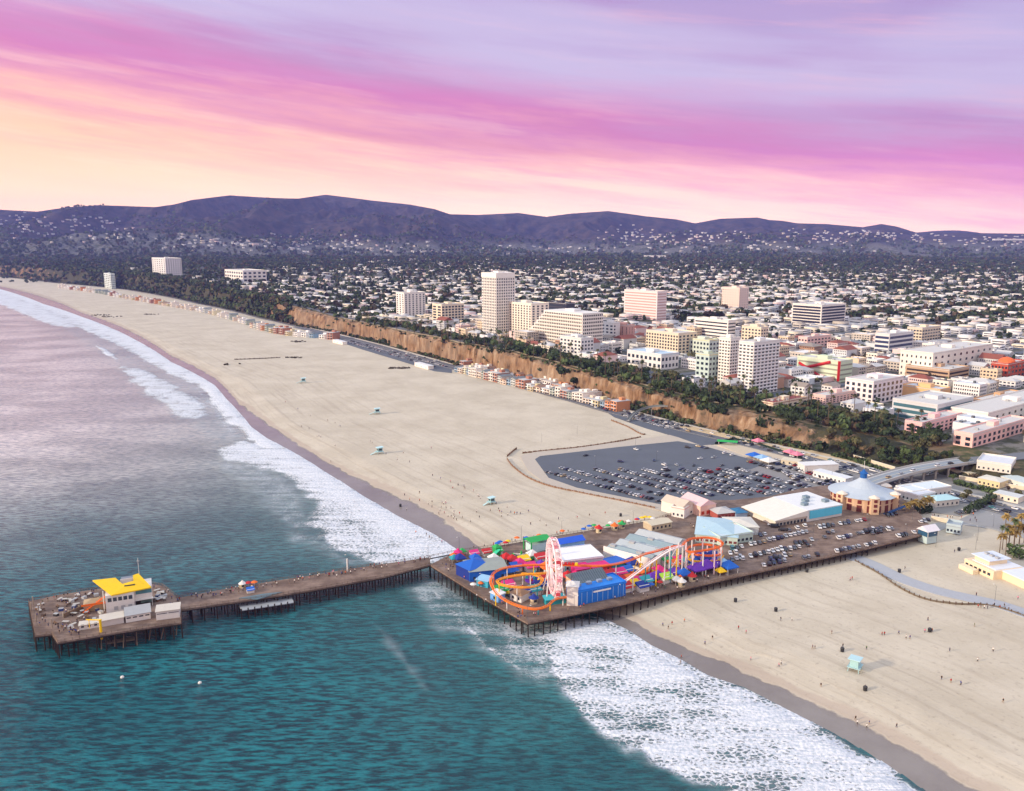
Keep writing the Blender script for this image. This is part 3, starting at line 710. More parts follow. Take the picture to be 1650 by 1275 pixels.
# tall fender piles standing above the seaward edge
fp = MB()
for px, py in [(50, 985), (55, 975), (62, 990), (66, 984), (58, 1002), (84, 1012)]:
    x, y = D(px, py); fp.tube((x, y, 5), (x + random.uniform(-.4, .4), y, 11.0), 0.28, 6)
fp.build('fender_pile', P(150, 135, 120, 0.9), PLAT)
for px, py in [(140, 1038), (158, 1044), (180, 1040), (195, 1042), (215, 1038), (240, 1030), (262, 1028), (282, 1022)]:
    x, y = G(px, py - 10, 3.5); MB().tube((x, y + 3, 6.2), (x + random.uniform(-1.5, 1.5), y, -1.0), 0.22, 5).build('raking_pile', P(126, 108, 90, 0.9), PLAT)
x0, y0 = G(190, 1038, 1.5); MB().box(x0, y0 + 3, 1.5, 11, 3.0, 0.25, PIER_A * 0.8).build('lower_landing', P(126, 108, 90, 0.9), PLAT)

# low boat landing on the south side of the walkway
dk = empty('boat_landing', (0, 0, 0), label='low grey boat landing beside the south side of the narrow walkway', cat='landing')
q4 = [G(a, b, 4.2) for a, b in [(385, 975), (470, 963), (474, 971), (389, 984)]]
MB().prism(q4, 3.9, 4.2).build('deck', P(160, 165, 168, 0.8), dk)
q5 = [G(a, b, 7.2) for a, b in [(385, 964), (425, 957), (455, 954), (415, 966)]]
MB().prism(q5, 7.0, 7.3).build('upper_deck', P(96, 120, 128, 0.8), dk)
for i in range(9):
    f = i / 8.0
    for j, e in enumerate(((q4[0], q4[1]), (q4[3], q4[2]))):
        x = e[0][0] + (e[1][0] - e[0][0]) * f; y = e[0][1] + (e[1][1] - e[0][1]) * f
        MB().tube((x, y, -2), (x, y, 5.0 if j else 3.9), 0.26, 6).build('pile', PILE, dk)

# ---- windows on a front
def wins(root, x0, x1, y, zs, n, w, h, mat_=None, face='front', depth=0.12, name='window'):
    for z in zs:
        for i in range(n):
            x = x0 + (x1 - x0) * (i + 0.5) / n; m = MB()
            if face == 'front': m.box(x, y, z, w, depth, h)
            else: m.box(y, x, z, depth, w, h)
            m.build(name, mat_ or GLASS, root)

# ---- the restaurant with the yellow roof
r, W_ = front('restaurant', (172, 991), (247, 979), label='two-storey white pier restaurant under a bright yellow roof', cat='restaurant')
MB().box(5.6, 6, 0, 11.2, 12, 8.6).build('wall', WHITE, r)
MB().box(11.2 + (W_ - 11.2) / 2, 7.2, 3.9, W_ - 11.2, 9.5, 5.2).build('upper_wall', WHITE, r)
MB().box(11.2 + (W_ - 11.2) / 2, 8.5, 0, W_ - 11.4, 7, 3.9).build('lower_wall', P(70, 58, 52), r)
for x in (11.4, W_ - .2): MB().box(x, 2.6, 0, 0.25, 0.25, 9).build('post', WHITE, r)
MB().box(11.2 + (W_ - 11.2) / 2 + .1, 1.9, 3.7, W_ - 10.8, 1.6, 0.25).build('balcony', WHITE, r)
wins(r, 0.6, 10.8, -0.04, (5.6,), 5, 1.5, 1.7); wins(r, 2.5, 10.8, -0.04, (1.6,), 3, 1.6, 1.6, LGREY)
wins(r, 12, W_ - .3, 2.4, (6.2,), 5, 1.5, 2.0, P(90, 140, 150, 0.2)); wins(r, 14, W_ - .6, 4.9, (0.9,), 3, 2.2, 2.0, P(120, 150, 140, 0.3))
yr = MB(); E_ = 1.6
def rloc(px, py, h):
    x, y = G(px, py, 7.0 + h); dx, dy = x - r.location.x, y - r.location.y; c, s_ = math.cos(-r.rotation_euler.z), math.sin(-r.rotation_euler.z)
    return (dx * c - dy * s_, dx * s_ + dy * c, h)
v = [rloc(*q_) for q_ in [(149, 935, 11.8), (180, 959, 9.0), (244, 946, 9.3), (223, 924, 12.6), (214, 927, 12.3), (215, 936, 11.3), (197, 941, 10.8), (186, 931, 11.7)]]
top_f = [(0, 1, 6, 7), (1, 2, 5, 6), (2, 3, 4, 5)]
yr.add(v + [(a, b, c - 0.5) for a, b, c in v], top_f + [tuple(i + 8 for i in f[::-1]) for f in top_f])
yr.add(v + [(a, b, c - 0.5) for a, b, c in v], [(j, j + 8, (j + 1) % 8 + 8, (j + 1) % 8) for j in range(8)])
ro = yr.build('roof', YELLOW, r)
q_ = rloc(206, 933, 10.6); MB().box(q_[0], q_[1], 8.6, 5.4, 3.6, 2.6).build('roof_terrace_box', P(120, 130, 140, 0.4), r)
MB().box(q_[0], q_[1] - 2.0, 8.6, 6.0, 0.3, 3.0).build('parapet', WHITE, r)
q_ = rloc(209, 943, 10.4); MB().box(q_[0], q_[1], 10.0, 4.2, 1.4, 0.6).build('roof_vent', DARK, r)
MB().box(-1.0, 4.5, 0, 0.4, 0.4, 9.2).build('post', WHITE, r)
st = MB()
for i in range(12): st.box(-9 + i * .75, 6.0, 0.5 + i * .48, 0.8, 2.0, 0.18)
st.box(-4.8, 4.9, 3.3, 10, 0.1, .9, 0); st.build('outside_stairs', ORANGE, r)
MB().box(-4.5, 9.5, 0, 8.5, 6, 3.4).hip(-4.5, 9.5, 3.4, 8.5, 6, 1.4, over=.4).build('side_shed', P(170, 150, 120, .9), r)
mark('the yellow-roofed restaurant', *D(210, 975))
o = MB().tube((0, 0, 0), (0, 0, 18.0), 0.14, 6, 0.07).tube((-0.7, 0, 16.6), (0.7, 0, 16.6), 0.06, 4).build('flagpole', WHITE, label='thin white mast standing behind the yellow restaurant roof', cat='mast')
o.location = (*D(227, 960), 7.0)
# low pale buildings on the front edge of the platform
def shed(name, a, b, depth, h, wall, roof, lab, rise=0.0, z=7.0, cat='building', nwin=0, kind='flat', wz=1.0, wh=1.3, ww=1.1, wmat=None, fascia=None, parapet=0.0):
    e, L = front(name, a, b, z, label=lab, cat=cat)
    MB().box(L / 2, depth / 2, 0, L, depth, h).build('wall', wall, e)
    m = MB()
    if kind == 'gable': m.gable(L / 2, depth / 2, h, L, depth, rise, over=0.5)
    elif kind == 'gable_y': m.gable(L / 2, depth / 2, h, depth, L, rise, math.pi / 2, over=0.4)
    elif kind == 'hip': m.hip(L / 2, depth / 2, h, L, depth, rise, over=0.5)
    elif kind == 'lean':
        m.add([(-.4, -.5, h), (L + .4, -.5, h), (L + .4, depth + .3, h + rise), (-.4, depth + .3, h + rise), (-.4, -.5, h - .2), (L + .4, -.5, h - .2), (L + .4, depth + .3, h - .2), (-.4, depth + .3, h - .2)],
              [(0, 1, 2, 3), (4, 5, 1, 0), (5, 6, 2, 1), (6, 7, 3, 2), (7, 4, 0, 3)])
    else: m.box(L / 2, depth / 2, h, L + .6, depth + .6, 0.35)
    m.build('roof', roof, e)
    if parapet: 
        pm = MB(); t_ = .3
        pm.box(L / 2, 0, h + .35, L, t_, parapet).box(L / 2, depth, h + .35, L, t_, parapet).box(0, depth / 2, h + .35, t_, depth - .4, parapet).box(L, depth / 2, h + .35, t_, depth - .4, parapet)
        pm.build('parapet', wall, e)
    for i in range(nwin):
        MB().box(L * (i + .5) / nwin, -0.03, wz, ww, 0.1, wh).build('window', wmat or GLASS, e)
    c = math.cos(e.rotation_euler.z), math.sin(e.rotation_euler.z)
    return e, L
shed('bait_shop', (252, 1000), (290, 995), 7, 3.6, WHITE, OFFW, 'small white bait shop at the landward corner of the fishing platform', nwin=2, ww=4, wz=2.6, wh=.25)
shed('store_shed', (203, 1004), (243, 997), 7, 3.2, WHITE, LGREY, 'long low white shed on the platform edge below the restaurant', kind='lean', rise=.9, nwin=4, ww=1.6, wz=1.7, wh=.5)
shed('store_shed', (128, 1016), (160, 1011), 4, 1.8, WHITE, OFFW, 'lowest white hut with railings on the platform front edge, left of the yellow hoist', nwin=3)
shed('store_shed', (162, 1011), (200, 1004), 6.5, 2.4, P(206, 200, 192, .8), OFFW, 'pale flat-roofed shed on the platform beside the yellow hoist', nwin=0)
h_ = empty('boat_hoist', (*D(163, 1019), 7.0), label='yellow steel boat hoist over the front edge of the fishing platform', cat='hoist')
MB().tube((0, 0, -3), (0, 0, 5.6), .5, 6).build('mast', YELLOW, h_); MB().tube((-6.2, 1, 5.0), (.6, 0, 5.4), .26, 6).build('jib', YELLOW, h_); MB().tube((-5, .8, 1.4), (-5, .8, 5.0), .16, 5).build('leg', YELLOW, h_)

# gear standing about on the fishing platform
def make_bench():
    o = empty('bench'); MB().box(0, 0, .42, 1.9, .5, .08).build('seat', WOOD, o); MB().box(0, .25, .5, 1.9, .07, .45).build('backrest', WOOD, o)
    for x in (-.8, .8): MB().box(x, 0, 0, .1, .45, .42).build('leg', DARK, o)
    return o
def make_crate(c):
    o = empty('fish_crate'); MB().box(0, 0, 0, 1.5, 1.1, .8).build('box', c, o); MB().box(0, 0, .8, 1.6, 1.2, .1).build('lid', LGREY, o); return o
def make_table():
    o = empty('bait_table'); MB().box(0, 0, .85, 2.2, .9, .1).build('table_top', P(190, 186, 176), o)
    for x in (-.9, .9):
        for y in (-.35, .35): MB().box(x, y, 0, .1, .1, .85).build('leg', DARK, o)
    return o
gp = {}
random.seed(31)
for i in range(62):
    kind = random.choice(['bench', 'crate', 'crate', 'table']); cnm, cc = random.choice([('blue', P(50, 70, 130)), ('white', P(206, 206, 200)), ('dark', P(40, 40, 44)), ('brown', P(120, 84, 60))])
    for _ in range(20):
        px, py = random.choice([(random.uniform(58, 150), random.uniform(962, 1022)), (random.uniform(95, 165), random.uniform(958, 1000)), (random.uniform(245, 284), random.uniform(948, 975))])
        x, y = D(px, py)
        if poly_sd(np.array([x]), np.array([y]), PLATP)[0] > 1.2: break
    key = kind if kind != 'crate' else kind + cnm
    if key not in gp: gp[key] = o = {'bench': make_bench, 'table': make_table, 'crate': lambda: make_crate(cc)}[kind]()
    else: o = copy_tree(gp[key])
    o.location = (x, y, 6.98); o.rotation_euler = (0, 0, random.uniform(0, 6)); o.scale = (1.25,) * 3
    reg(o, {'bench': 'wooden bench', 'table': 'pale bait table', 'crate': cnm + ' fish crate'}[kind], {'bench': 'bench', 'table': 'table', 'crate': 'crate'}[kind], {'bench': 'benches on the fishing platform', 'table': 'tables on the fishing platform', 'crate': 'crates on the fishing platform'}[kind], 'on the fishing platform')
w_, L = front('windbreak', (103, 996), (170, 966), label='long dark timber windbreak across the open deck left of the restaurant', cat='windbreak')
MB().box(L * .5, 0, 0, L, .25, 1.9).build('panel', P(120, 100, 80, .9), w_)
for i in range(9): MB().box(L * i / 8, .3, 0, .3, .3, 2.5).build('post', P(170, 160, 140, .9), w_)
# ------------------------------------------------------------ amusement park
def T(px, py, h): return (*G(px, py, 7.0 + h), 7.0 + h)
# ferris wheel
WX, WY = D(892, 964)
WR_ = 12.6; HUB = 15.2
fw = empty('ferris_wheel', (WX, WY, 7.0), R(98) , label='tall pale pink ferris wheel seen nearly edge on at the seaward end of the park', cat='ferris wheel')
PKW = P(250, 222, 222, 0.5)
mark('the ferris wheel', WX, WY, 15)
for s in (-1, 1):
    m = MB()
    for rr in (WR_, WR_ - 1.3):
        pts = [(rr * math.cos(a), s * 1.3, HUB + rr * math.sin(a)) for a in np.linspace(0, 2 * math.pi, 41)[:-1]]
        m.path(pts, 0.2, 4, closed=True)
    pts2 = [((WR_ - (1.3 if i % 2 else 0)) * math.cos(2 * math.pi * i / 80), s * 1.3, HUB + (WR_ - (1.3 if i % 2 else 0)) * math.sin(2 * math.pi * i / 80)) for i in range(80)]
    m.path(pts2, 0.07, 3, closed=True); m.build('rim', PKW, fw)
for i in range(20):
    a = 2 * math.pi * i / 20; c, s = math.cos(a), math.sin(a); m = MB()
    for sd in (-1, 1): m.tube((0, sd * 1.7, HUB), (WR_ * c, sd * 1.3, HUB + WR_ * s), .13, 4)
    m.tube((WR_ * c, -1.3, HUB + WR_ * s), (WR_ * c, 1.3, HUB + WR_ * s), .08, 4); m.build('spoke', PKW, fw)
    gx, gz = WR_ * c, HUB + WR_ * s - 1.0
    g = MB().box(gx, 0, gz - 1.1, 1.5, 1.9, .95, top=.9).build('gondola', [P(214, 70, 80), P(244, 214, 206), P(236, 150, 160), P(250, 230, 222)][i % 4], fw)
    MB().lathe([(1.15, gz + .75), (.5, gz + 1.15), (.05, gz + 1.35)], 8, gx, 0).build('canopy', [P(236, 160, 164), WHITE][i % 2], g)
MB().tube((0, -2.6, HUB), (0, 2.6, HUB), .7, 10).build('hub', PKW, fw)
for s in (-1, 1):
    for e in (-1, 1):
        MB().tube((e * 5.2, s * 4.2, 0), (0, s * 2.3, HUB), .30, 5, .22).build('support_leg', WHITE, fw)
MB().box(0, 0, 0, 12, 5, 0.9).build('platform', P(180, 60, 70), fw)
# roller coaster
rc = empty('roller_coaster', (0, 0, 0), label='orange and yellow steel roller coaster looping round the seaward end of the park', cat='roller coaster')
def smooth_path(pts, n=6):
    out = []; k = len(pts)
    for i in range(k - 1):
        p0, p1, p2, p3 = [Vector(pts[j]) for j in (max(i - 1, 0), i, i + 1, min(i + 2, k - 1))]
        for s in range(n):
            t = s / n; out.append(tuple(0.5 * ((2 * p1) + (p2 - p0) * t + (2 * p0 - 5 * p1 + 4 * p2 - p3) * t * t + (3 * p1 - p0 - 3 * p2 + p3) * t ** 3)))
    out.append(tuple(pts[-1])); return out
def track(name, pts, m_, wide=1.0, spine=.32):
    pts = smooth_path(pts); m = MB(); k = len(pts); L_ = []; R_ = []
    for i in range(k):
        d = Vector(pts[min(i + 1, k - 1)]) - Vector(pts[max(i - 1, 0)]); sd = Vector((-d.y, d.x, 0)).normalized() * wide / 2
        p = Vector(pts[i]); L_.append(tuple(p + sd + Vector((0, 0, .35)))); R_.append(tuple(p - sd + Vector((0, 0, .35))))
        if i % 2 == 0: m.tube(L_[-1], R_[-1], .07, 4)
    m.path(L_, .17, 4); m.path(R_, .17, 4); m.path([tuple(Vector(p) - Vector((0, 0, .15))) for p in pts], spine, 5)
    m.build(name, m_, rc)
    return pts
t1 = track('outer_loop_track', [T(*a) for a in [(1040, 893, 9), (1010, 905, 8.5), (975, 912, 8), (940, 912, 7.5), (905, 911, 7), (860, 911, 7), (822, 914, 7), (800, 921, 7), (791, 933, 7), (793, 946, 6.5), (803, 960, 5.5), (820, 971, 4), (842, 979, 3), (864, 982, 2.5), (882, 977, 3), (896, 966, 3.5), (920, 962, 3.5), (945, 962, 3)]], P(248, 128, 24))
t2 = track('inner_loop_track', [T(*a) for a in [(905, 916, 7.2), (878, 924, 8.5), (850, 926, 8.5), (820, 930, 8.2), (802, 936, 7.8), (806, 942, 7.4), (825, 946, 7), (850, 947, 6.6), (868, 943, 6.3), (874, 934, 6.0), (862, 927, 5.6), (840, 925, 5.2)]], P(250, 168, 30))
t3 = track('lift_hill_track', [T(*a) for a in [(984, 953, 1.5), (992, 948, 3), (1020, 928, 8), (1050, 906, 12.5), (1072, 891, 15.5), (1086, 884, 16.5), (1100, 880, 16)]], P(250, 232, 228), 1.5, .38)
t4 = track('upper_curve_track', [T(*a) for a in [(1100, 880, 16), (1106, 872, 15.5), (1118, 868, 15), (1140, 867, 14.6), (1158, 871, 14), (1164, 878, 13.6), (1152, 884, 13), (1130, 888, 12.2), (1112, 890, 11), (1106, 886, 10.5), (1116, 880, 10.3), (1140, 878, 10), (1160, 885, 9), (1160, 894, 7.5), (1140, 896, 7), (1112, 893, 6.5)]], ORANGE)
t5 = track('lower_curve_track', [T(*a) for a in [(1112, 893, 6.5), (1108, 900, 5), (1120, 905, 4.5), (1145, 905, 4.2), (1160, 902, 5), (1165, 896, 6)]], P(238, 180, 20))
t6 = track('return_track', [T(*a) for a in [(1100, 880, 10), (1080, 882, 9.5), (1060, 888, 9.5), (1040, 893, 9)]], P(245, 112, 40))
sup_c = [WHITE, YELLOW, TEAL, ORANGE, P(250, 222, 222), LIME]
def supports(pts, every, mats, off=2, r_=.3):
    for i in range(off, len(pts), every):
        x, y, z = pts[i]
        MB().tube((x, y, 7.0), (x, y, z - .2), r_, 6, r_ * .8).build('support_column', mats[(i // every) % len(mats)], rc)
supports(t1, 7, [YELLOW, WHITE, ORANGE, TEAL]); supports(t2, 9, [YELLOW, WHITE, TEAL]); supports(t3, 4, [WHITE, TEAL, YELLOW], 4, .36); supports(t4, 5, [WHITE, PKW], 1, .42); supports(t5, 5, [ORANGE], 1)
for px, py, h in [(1068, 931, 14), (1086, 926, 16)]:
    pass
m = MB(); a, b = T(1078, 928, 0), T(1092, 922, 0)
for z in (2, 8): m.tube((a[0], a[1], 7 + z), (b[0], b[1], 13 + z), .16, 4); m.tube((b[0], b[1], 7 + z), (a[0], a[1], 13 + z), .16, 4)
for p in (a, b): m.tube((p[0], p[1], 7), (p[0], p[1], 22), .34, 5)
m.build('cross_braced_tower', WHITE, rc)
for i in range(5):
    x, y, z = t1[20 + i]; MB().box(x, y, z + .4, 1.5, 1.6, 1.0, math.atan2(t1[21 + i][1] - y, t1[21 + i][0] - x), top=.8).build('train_car', RED if i else YELLOW, rc)
mark('the coaster lift hill', *D(1050, 930), 9); mark('the coaster loop', *D(835, 965), 9); mark('the orange coaster curve', *D(1135, 915), 9)

# park buildings, fronts traced at deck level
shed('arcade_shed', (757, 938), (817, 932), 15, 5.0, BLUE, P(150, 158, 150, .7), 'grey-roofed blue shed at the seaward corner of the park', kind='gable', rise=1.4, nwin=4)
shed('ride_building', (735, 926), (757, 937), 13, 5.4, DBLUE, BLUE, 'dark blue tent-roofed ride hall at the far left of the park', kind='hip', rise=2.6)
shed('ride_building', (768, 944), (786, 948), 5, 3.4, CYAN, PBLUE, 'small light blue hut beside the outer coaster loop', kind='lean', rise=.5)
shed('games_hall', (932, 976), (1008, 960), 11, 6.2, P(24, 116, 208), P(36, 132, 222), 'long bright blue games hall along the south edge of the park', nwin=0, parapet=.5)
e, L = [o_ for o_ in (bpy.data.objects['games_hall'],)][0], 0
for i in range(9):
    MB().box(1.6 + i * 2.7, -.06, .3, .22, .14, 5.4).build('wall_rib', P(150, 190, 230), e)
for i in range(4): MB().box(3 + i * 5.4, 5.5, 6.55, 2.2, 1.8, 1.1).build('roof_unit', P(150, 160, 170), e)
MB().box(12, -.2, 4.7, 9, .2, .7).build('name_board', P(240, 236, 226), e)
shed('entrance_block', (913, 976), (931, 977), 6, 9, P(232, 224, 214), WHITE, 'white rockwork block at the left end of the blue games hall', kind='hip', rise=1.5)
e, L = shed('grill_hut', (931, 963), (978, 953), 11, 6.5, P(238, 190, 150), P(108, 122, 128, .7), 'striped grey metal gable roof hut above the blue games hall', kind='gable', rise=3.2, nwin=7, ww=1.1, wz=4.2, wh=1.2, wmat=P(220, 80, 30))
ribs = MB()
for i in range(14): ribs.tube((L * i / 13, -.5, 6.55), (L * i / 13, 5.5, 9.75), .09, 4); 
ribs.build('roof_ribs', P(70, 84, 92), e)
shed('food_hall', (908, 922), (972, 914), 17, 5.2, P(200, 206, 210), P(236, 236, 236, .6), 'wide flat white-roofed food hall right of the ferris wheel', nwin=5, parapet=.4)
shed('toy_booth', (929, 930), (952, 926), 6, 3.6, PINK, PINK, 'magenta booth below the white-roofed food hall', kind='lean', rise=.6)
shed('toy_booth', (955, 926), (985, 921), 5, 3.4, P(230, 60, 60), PINK, 'red and magenta booth row right of the magenta booth', kind='lean', rise=.6, nwin=3)
shed('stall_row', (912, 902), (945, 896), 7, 3.6, WHITE, BLUE, 'blue-roofed white stall row behind the food hall', kind='gable', rise=1.6)
shed('stall_row', (903, 889), (942, 882), 7, 4.0, PBLUE, P(30, 90, 205), 'bright blue roofed stall row at the north edge of the park', kind='gable', rise=1.8)
shed('long_awning', (986, 921), (1022, 912), 7, 3.4, TEAL, BLUE, 'long blue awning under the coaster beside the arcade hall', kind='lean', rise=.8)
shed('game_stand', (880, 976), (912, 972), 4, 2.6, TEAL, P(60, 180, 190), 'low turquoise stand between the wheel and the blue games hall', kind='lean', rise=.5)
shed('booth', (790, 966), (803, 972), 4, 3.6, P(110, 170, 230), P(225, 235, 240), 'light blue and white booth inside the lower bend of the coaster loop', kind='lean', rise=.4, nwin=1)
shed('snack_stand', (822, 966), (840, 972), 6, 3.4, WHITE, P(150, 120, 90), 'white snack stand with a brown roof inside the coaster loop', kind='hip', rise=1.5, nwin=2)
# green framed climbing house
g_, L = front('climbing_frame', (856, 893), (888, 886), label='green framed play tower behind the ferris wheel', cat='play tower')
MB().box(L / 2, 4, 0, L * .85, 6, 4.2).build('wall', P(200, 225, 225), g_); MB().gable(L / 2, 4, 6.0, L, 8, 1.3).build('roof', GREEN, g_)
for x in (0.2, L - .2):
    for y in (.3, 7.7): MB().box(x, y, 0, .5, .5, 6.0).build('post', GREEN, g_)
s_, L = front('slide', (781, 907), (812, 899), label='green and turquoise slide at the north edge of the park', cat='slide')
MB().box(L * .8, 3, 0, 3, 3, 5.5).hip(L * .8, 3, 5.5, 3.4, 3.4, 1.6, over=.3).build('tower', GREEN, s_)
MB().ribbon([(L * .8, 1, 5), (L * .5, 0, 3.6), (L * .2, 0, 1.8), (-1, 0, .5)], 2.2, .4).build('chute', P(60, 200, 150), s_)
# arcade hall with long parallel roofs
ah, L = front('arcade_hall', (974, 902), (1046, 922), label='large arcade hall with parallel grey roofs and a long white side wall', cat='arcade')
DEP = 62.0
MB().box(L / 2, DEP / 2 * .62, 0, L, DEP * .62, 5.6).build('wall', P(226, 220, 208), ah)
for i in range(4):
    y = DEP * .62 * (i + .5) / 4
    MB().gable(L / 2, y, 5.6, L, DEP * .62 / 4 - .3, 1.5).build('roof', [P(150, 168, 170, .7), P(176, 184, 184, .7), P(140, 160, 164, .7), P(184, 188, 186, .7)][i], ah)
for i in range(5): MB().box(L * (i + .5) / 5, DEP * .16 * (i % 3) + 4, 6.0, 3.0, 2.2, 1.6).build('roof_unit', LGREY, ah)
MB().box(L / 2, -.4, 0, L + .8, .5, 7.2).build('front_parapet', P(238, 230, 220), ah)
mark('the arcade hall', *D(1020, 890), 10)
shed('gift_shop', (1010, 907), (1022, 905), 5, 3.2, WHITE, P(240, 240, 235), 'little white pyramid-roofed stall by the arcade hall wall', kind='hip', rise=2.4)

# colourful repeats: tents, booths, parasols, kiosks
def make_tent(c, w=5.0):
    t = empty('tent'); MB().hip(0, 0, 2.6, w, w, 2.3, over=.2, k=.5).box(0, 0, 2.2, w + .3, w + .3, .45, bottom=False).build('canopy', c, t)
    for x in (-1, 1):
        for y in (-1, 1): MB().box(x * w * .46, y * w * .46, 0, .18, .18, 2.4).build('post', WHITE, t)
    return t
def make_booth(c, c2, w=5.5):
    t = empty('game_booth'); MB().box(0, .6, 0, w, 3.2, 3.0).build('wall', c2, t)
    MB().add([(-w / 2 - .2, -2.2, 2.5), (w / 2 + .2, -2.2, 2.5), (w / 2 + .2, 2.4, 3.9), (-w / 2 - .2, 2.4, 3.9), (-w / 2 - .2, -2.2, 2.3), (w / 2 + .2, -2.2, 2.3), (w / 2 + .2, 2.4, 2.9), (-w / 2 - .2, 2.4, 2.9)],
             [(0, 1, 2, 3), (4, 5, 1, 0), (5, 6, 2, 1), (6, 7, 3, 2), (7, 4, 0, 3), (7, 6, 5, 4)]).build('awning', c, t)
    MB().box(0, -1.25, 0, w * .9, .4, 1.1).build('counter', WHITE, t); return t
def make_parasol(c):
    t = empty('parasol'); MB().tube((0, 0, 0), (0, 0, 2.5), .06, 5).build('pole', WHITE, t); MB().lathe([(1.6, 2.1), (.9, 2.55), (.05, 2.85)], 8).build('canopy', c, t); return t
def make_kiosk(c, c2):
    t = empty('kiosk'); MB().lathe([(1.7, 0), (1.7, 2.7)], 8).build('wall', c2, t); MB().lathe([(2.4, 2.6), (1.2, 3.4), (.1, 4.6)], 8).build('roof', c, t)
    MB().box(0, -1.62, 1.0, 1.4, .2, 1.1).build('window', GLASS, t); return t
cn = {'red': RED, 'blue': BLUE, 'dark blue': DBLUE, 'green': GREEN, 'purple': PURPLE, 'orange': ORANGE, 'yellow': YELLOW, 'magenta': PINK, 'turquoise': TEAL, 'white': WHITE, 'light blue': PBLUE, 'lime': LIME}
protos = {}
def place(kind, cname, px, py, rz=None, s=1.0, z=0.0, c2=None):
    key = (kind, cname)
    x, y = D(px, py); 
    if key not in protos:
        protos[key] = {'tent': lambda: make_tent(cn[cname]), 'booth': lambda: make_booth(cn[cname], c2 or WHITE), 'parasol': lambda: make_parasol(cn[cname]), 'kiosk': lambda: make_kiosk(cn[cname], c2 or CREAM)}[kind]()
        o = protos[key]
    else: o = copy_tree(protos[key])
    o.location = (x, y, 7.0 + z); o.rotation_euler = (0, 0, PIER_A if rz is None else rz); o.scale = (s, s, s)
    d = {'tent': ' square tent canopy', 'booth': ' awning game booth', 'parasol': ' parasol', 'kiosk': ' round kiosk'}[kind]
    reg(o, cname + d, {'tent': 'tent', 'booth': 'booth', 'parasol': 'parasol', 'kiosk': 'kiosk'}[kind], {'tent': 'tents of the amusement park', 'booth': 'game booths of the amusement park', 'parasol': 'parasols on the pier', 'kiosk': 'kiosks on the pier'}[kind])
    return o
for a in [('tent', 'red', 816, 905), ('tent', 'red', 826, 908), ('tent', 'dark blue', 741, 906), ('tent', 'blue', 766, 906), ('tent', 'turquoise', 732, 905, None, .8), ('tent', 'purple', 872, 917), ('tent', 'orange', 880, 921, None, 1.1),
          ('tent', 'magenta', 838, 915, None, 1.1), ('tent', 'blue', 818, 928, None, 1.1), ('tent', 'white', 796, 906), ('tent', 'white', 858, 900), ('tent', 'purple', 1122, 926, None, 1.3), ('tent', 'purple', 1139, 922, None, 1.4), ('tent', 'purple', 1152, 917, None, 1.2),
          ('tent', 'dark blue', 1133, 909, None, 1.5), ('tent', 'dark blue', 1149, 906, None, 1.4), ('tent', 'blue', 1174, 922, None, 1.3), ('tent', 'light blue', 1165, 917, None, 1.2), ('tent', 'yellow', 1161, 926, None, .8), ('tent', 'light blue', 1150, 912),
          ('tent', 'blue', 1102, 932, None, 1.1), ('tent', 'red', 945, 944, None, .9), ('tent', 'red', 915, 935), ('tent', 'white', 1090, 940, None, .8), ('tent', 'blue', 1060, 903, None, 1.3), ('tent', 'turquoise', 1052, 906), ('tent', 'dark blue', 1032, 912, None, 1.3), ('tent', 'dark blue', 1018, 916, None, 1.3),
          ('tent', 'red', 742, 900, None, .7), ('tent', 'orange', 731, 899, None, .6), ('tent', 'green', 745, 893, None, .7), ('tent', 'magenta', 1062, 925), ('tent', 'purple', 1050, 938), ('tent', 'purple', 1060, 934), ('tent', 'magenta', 1071, 929, None, .8)]: place(*a)
for a in [('booth', 'red', 872, 905), ('booth', 'orange', 888, 926), ('booth', 'magenta', 856, 920), ('booth', 'blue', 832, 920), ('booth', 'yellow', 845, 909), ('booth', 'red', 1003, 943), ('booth', 'orange', 1018, 940), ('booth', 'magenta', 1030, 944), ('booth', 'turquoise', 1042, 943), ('booth', 'yellow', 1022, 949), ('booth', 'dark blue', 1036, 952),
          ('booth', 'magenta', 1000, 930), ('booth', 'red', 985, 932), ('booth', 'blue', 1012, 926), ('booth', 'lime', 1075, 938), ('booth', 'purple', 1090, 930), ('booth', 'turquoise', 1110, 912), ('booth', 'magenta', 1095, 910), ('booth', 'orange', 1086, 916), ('booth', 'green', 1078, 912), ('booth', 'blue', 1120, 915), ('booth', 'red', 1010, 953),
          ('booth', 'red', 785, 895, None, .8), ('booth', 'magenta', 765, 897, None, .8), ('booth', 'green', 803, 893, None, .8), ('booth', 'dark blue', 845, 962), ('booth', 'turquoise', 862, 958), ('booth', 'dark blue', 873, 950), ('booth', 'red', 884, 940), ('booth', 'green', 808, 958), ('booth', 'magenta', 820, 950)]: place(*a)
for a in [('kiosk', 'red', 1115, 936), ('kiosk', 'white', 1098, 945), ('kiosk', 'dark blue', 860, 972), ('kiosk', 'magenta', 738, 897), ('kiosk', 'white', 745, 921), ('kiosk', 'red', 965, 858), ('kiosk', 'orange', 990, 854), ('kiosk', 'green', 1002, 851)]: place(*a)
random.seed(5)
for i in range(46):
    if i < 24: px = random.uniform(800, 1060); py = 880 - (px - 800) * .165 - 2 + random.uniform(0, 5)
    elif i < 36: px = random.uniform(760, 900); py = random.uniform(905, 960)
    else: px = random.uniform(1000, 1100); py = 955 - (px - 1000) * .2 + random.uniform(-12, 6)
    place('parasol', random.choice(['red', 'blue', 'white', 'yellow', 'magenta', 'green', 'orange']), px, py)
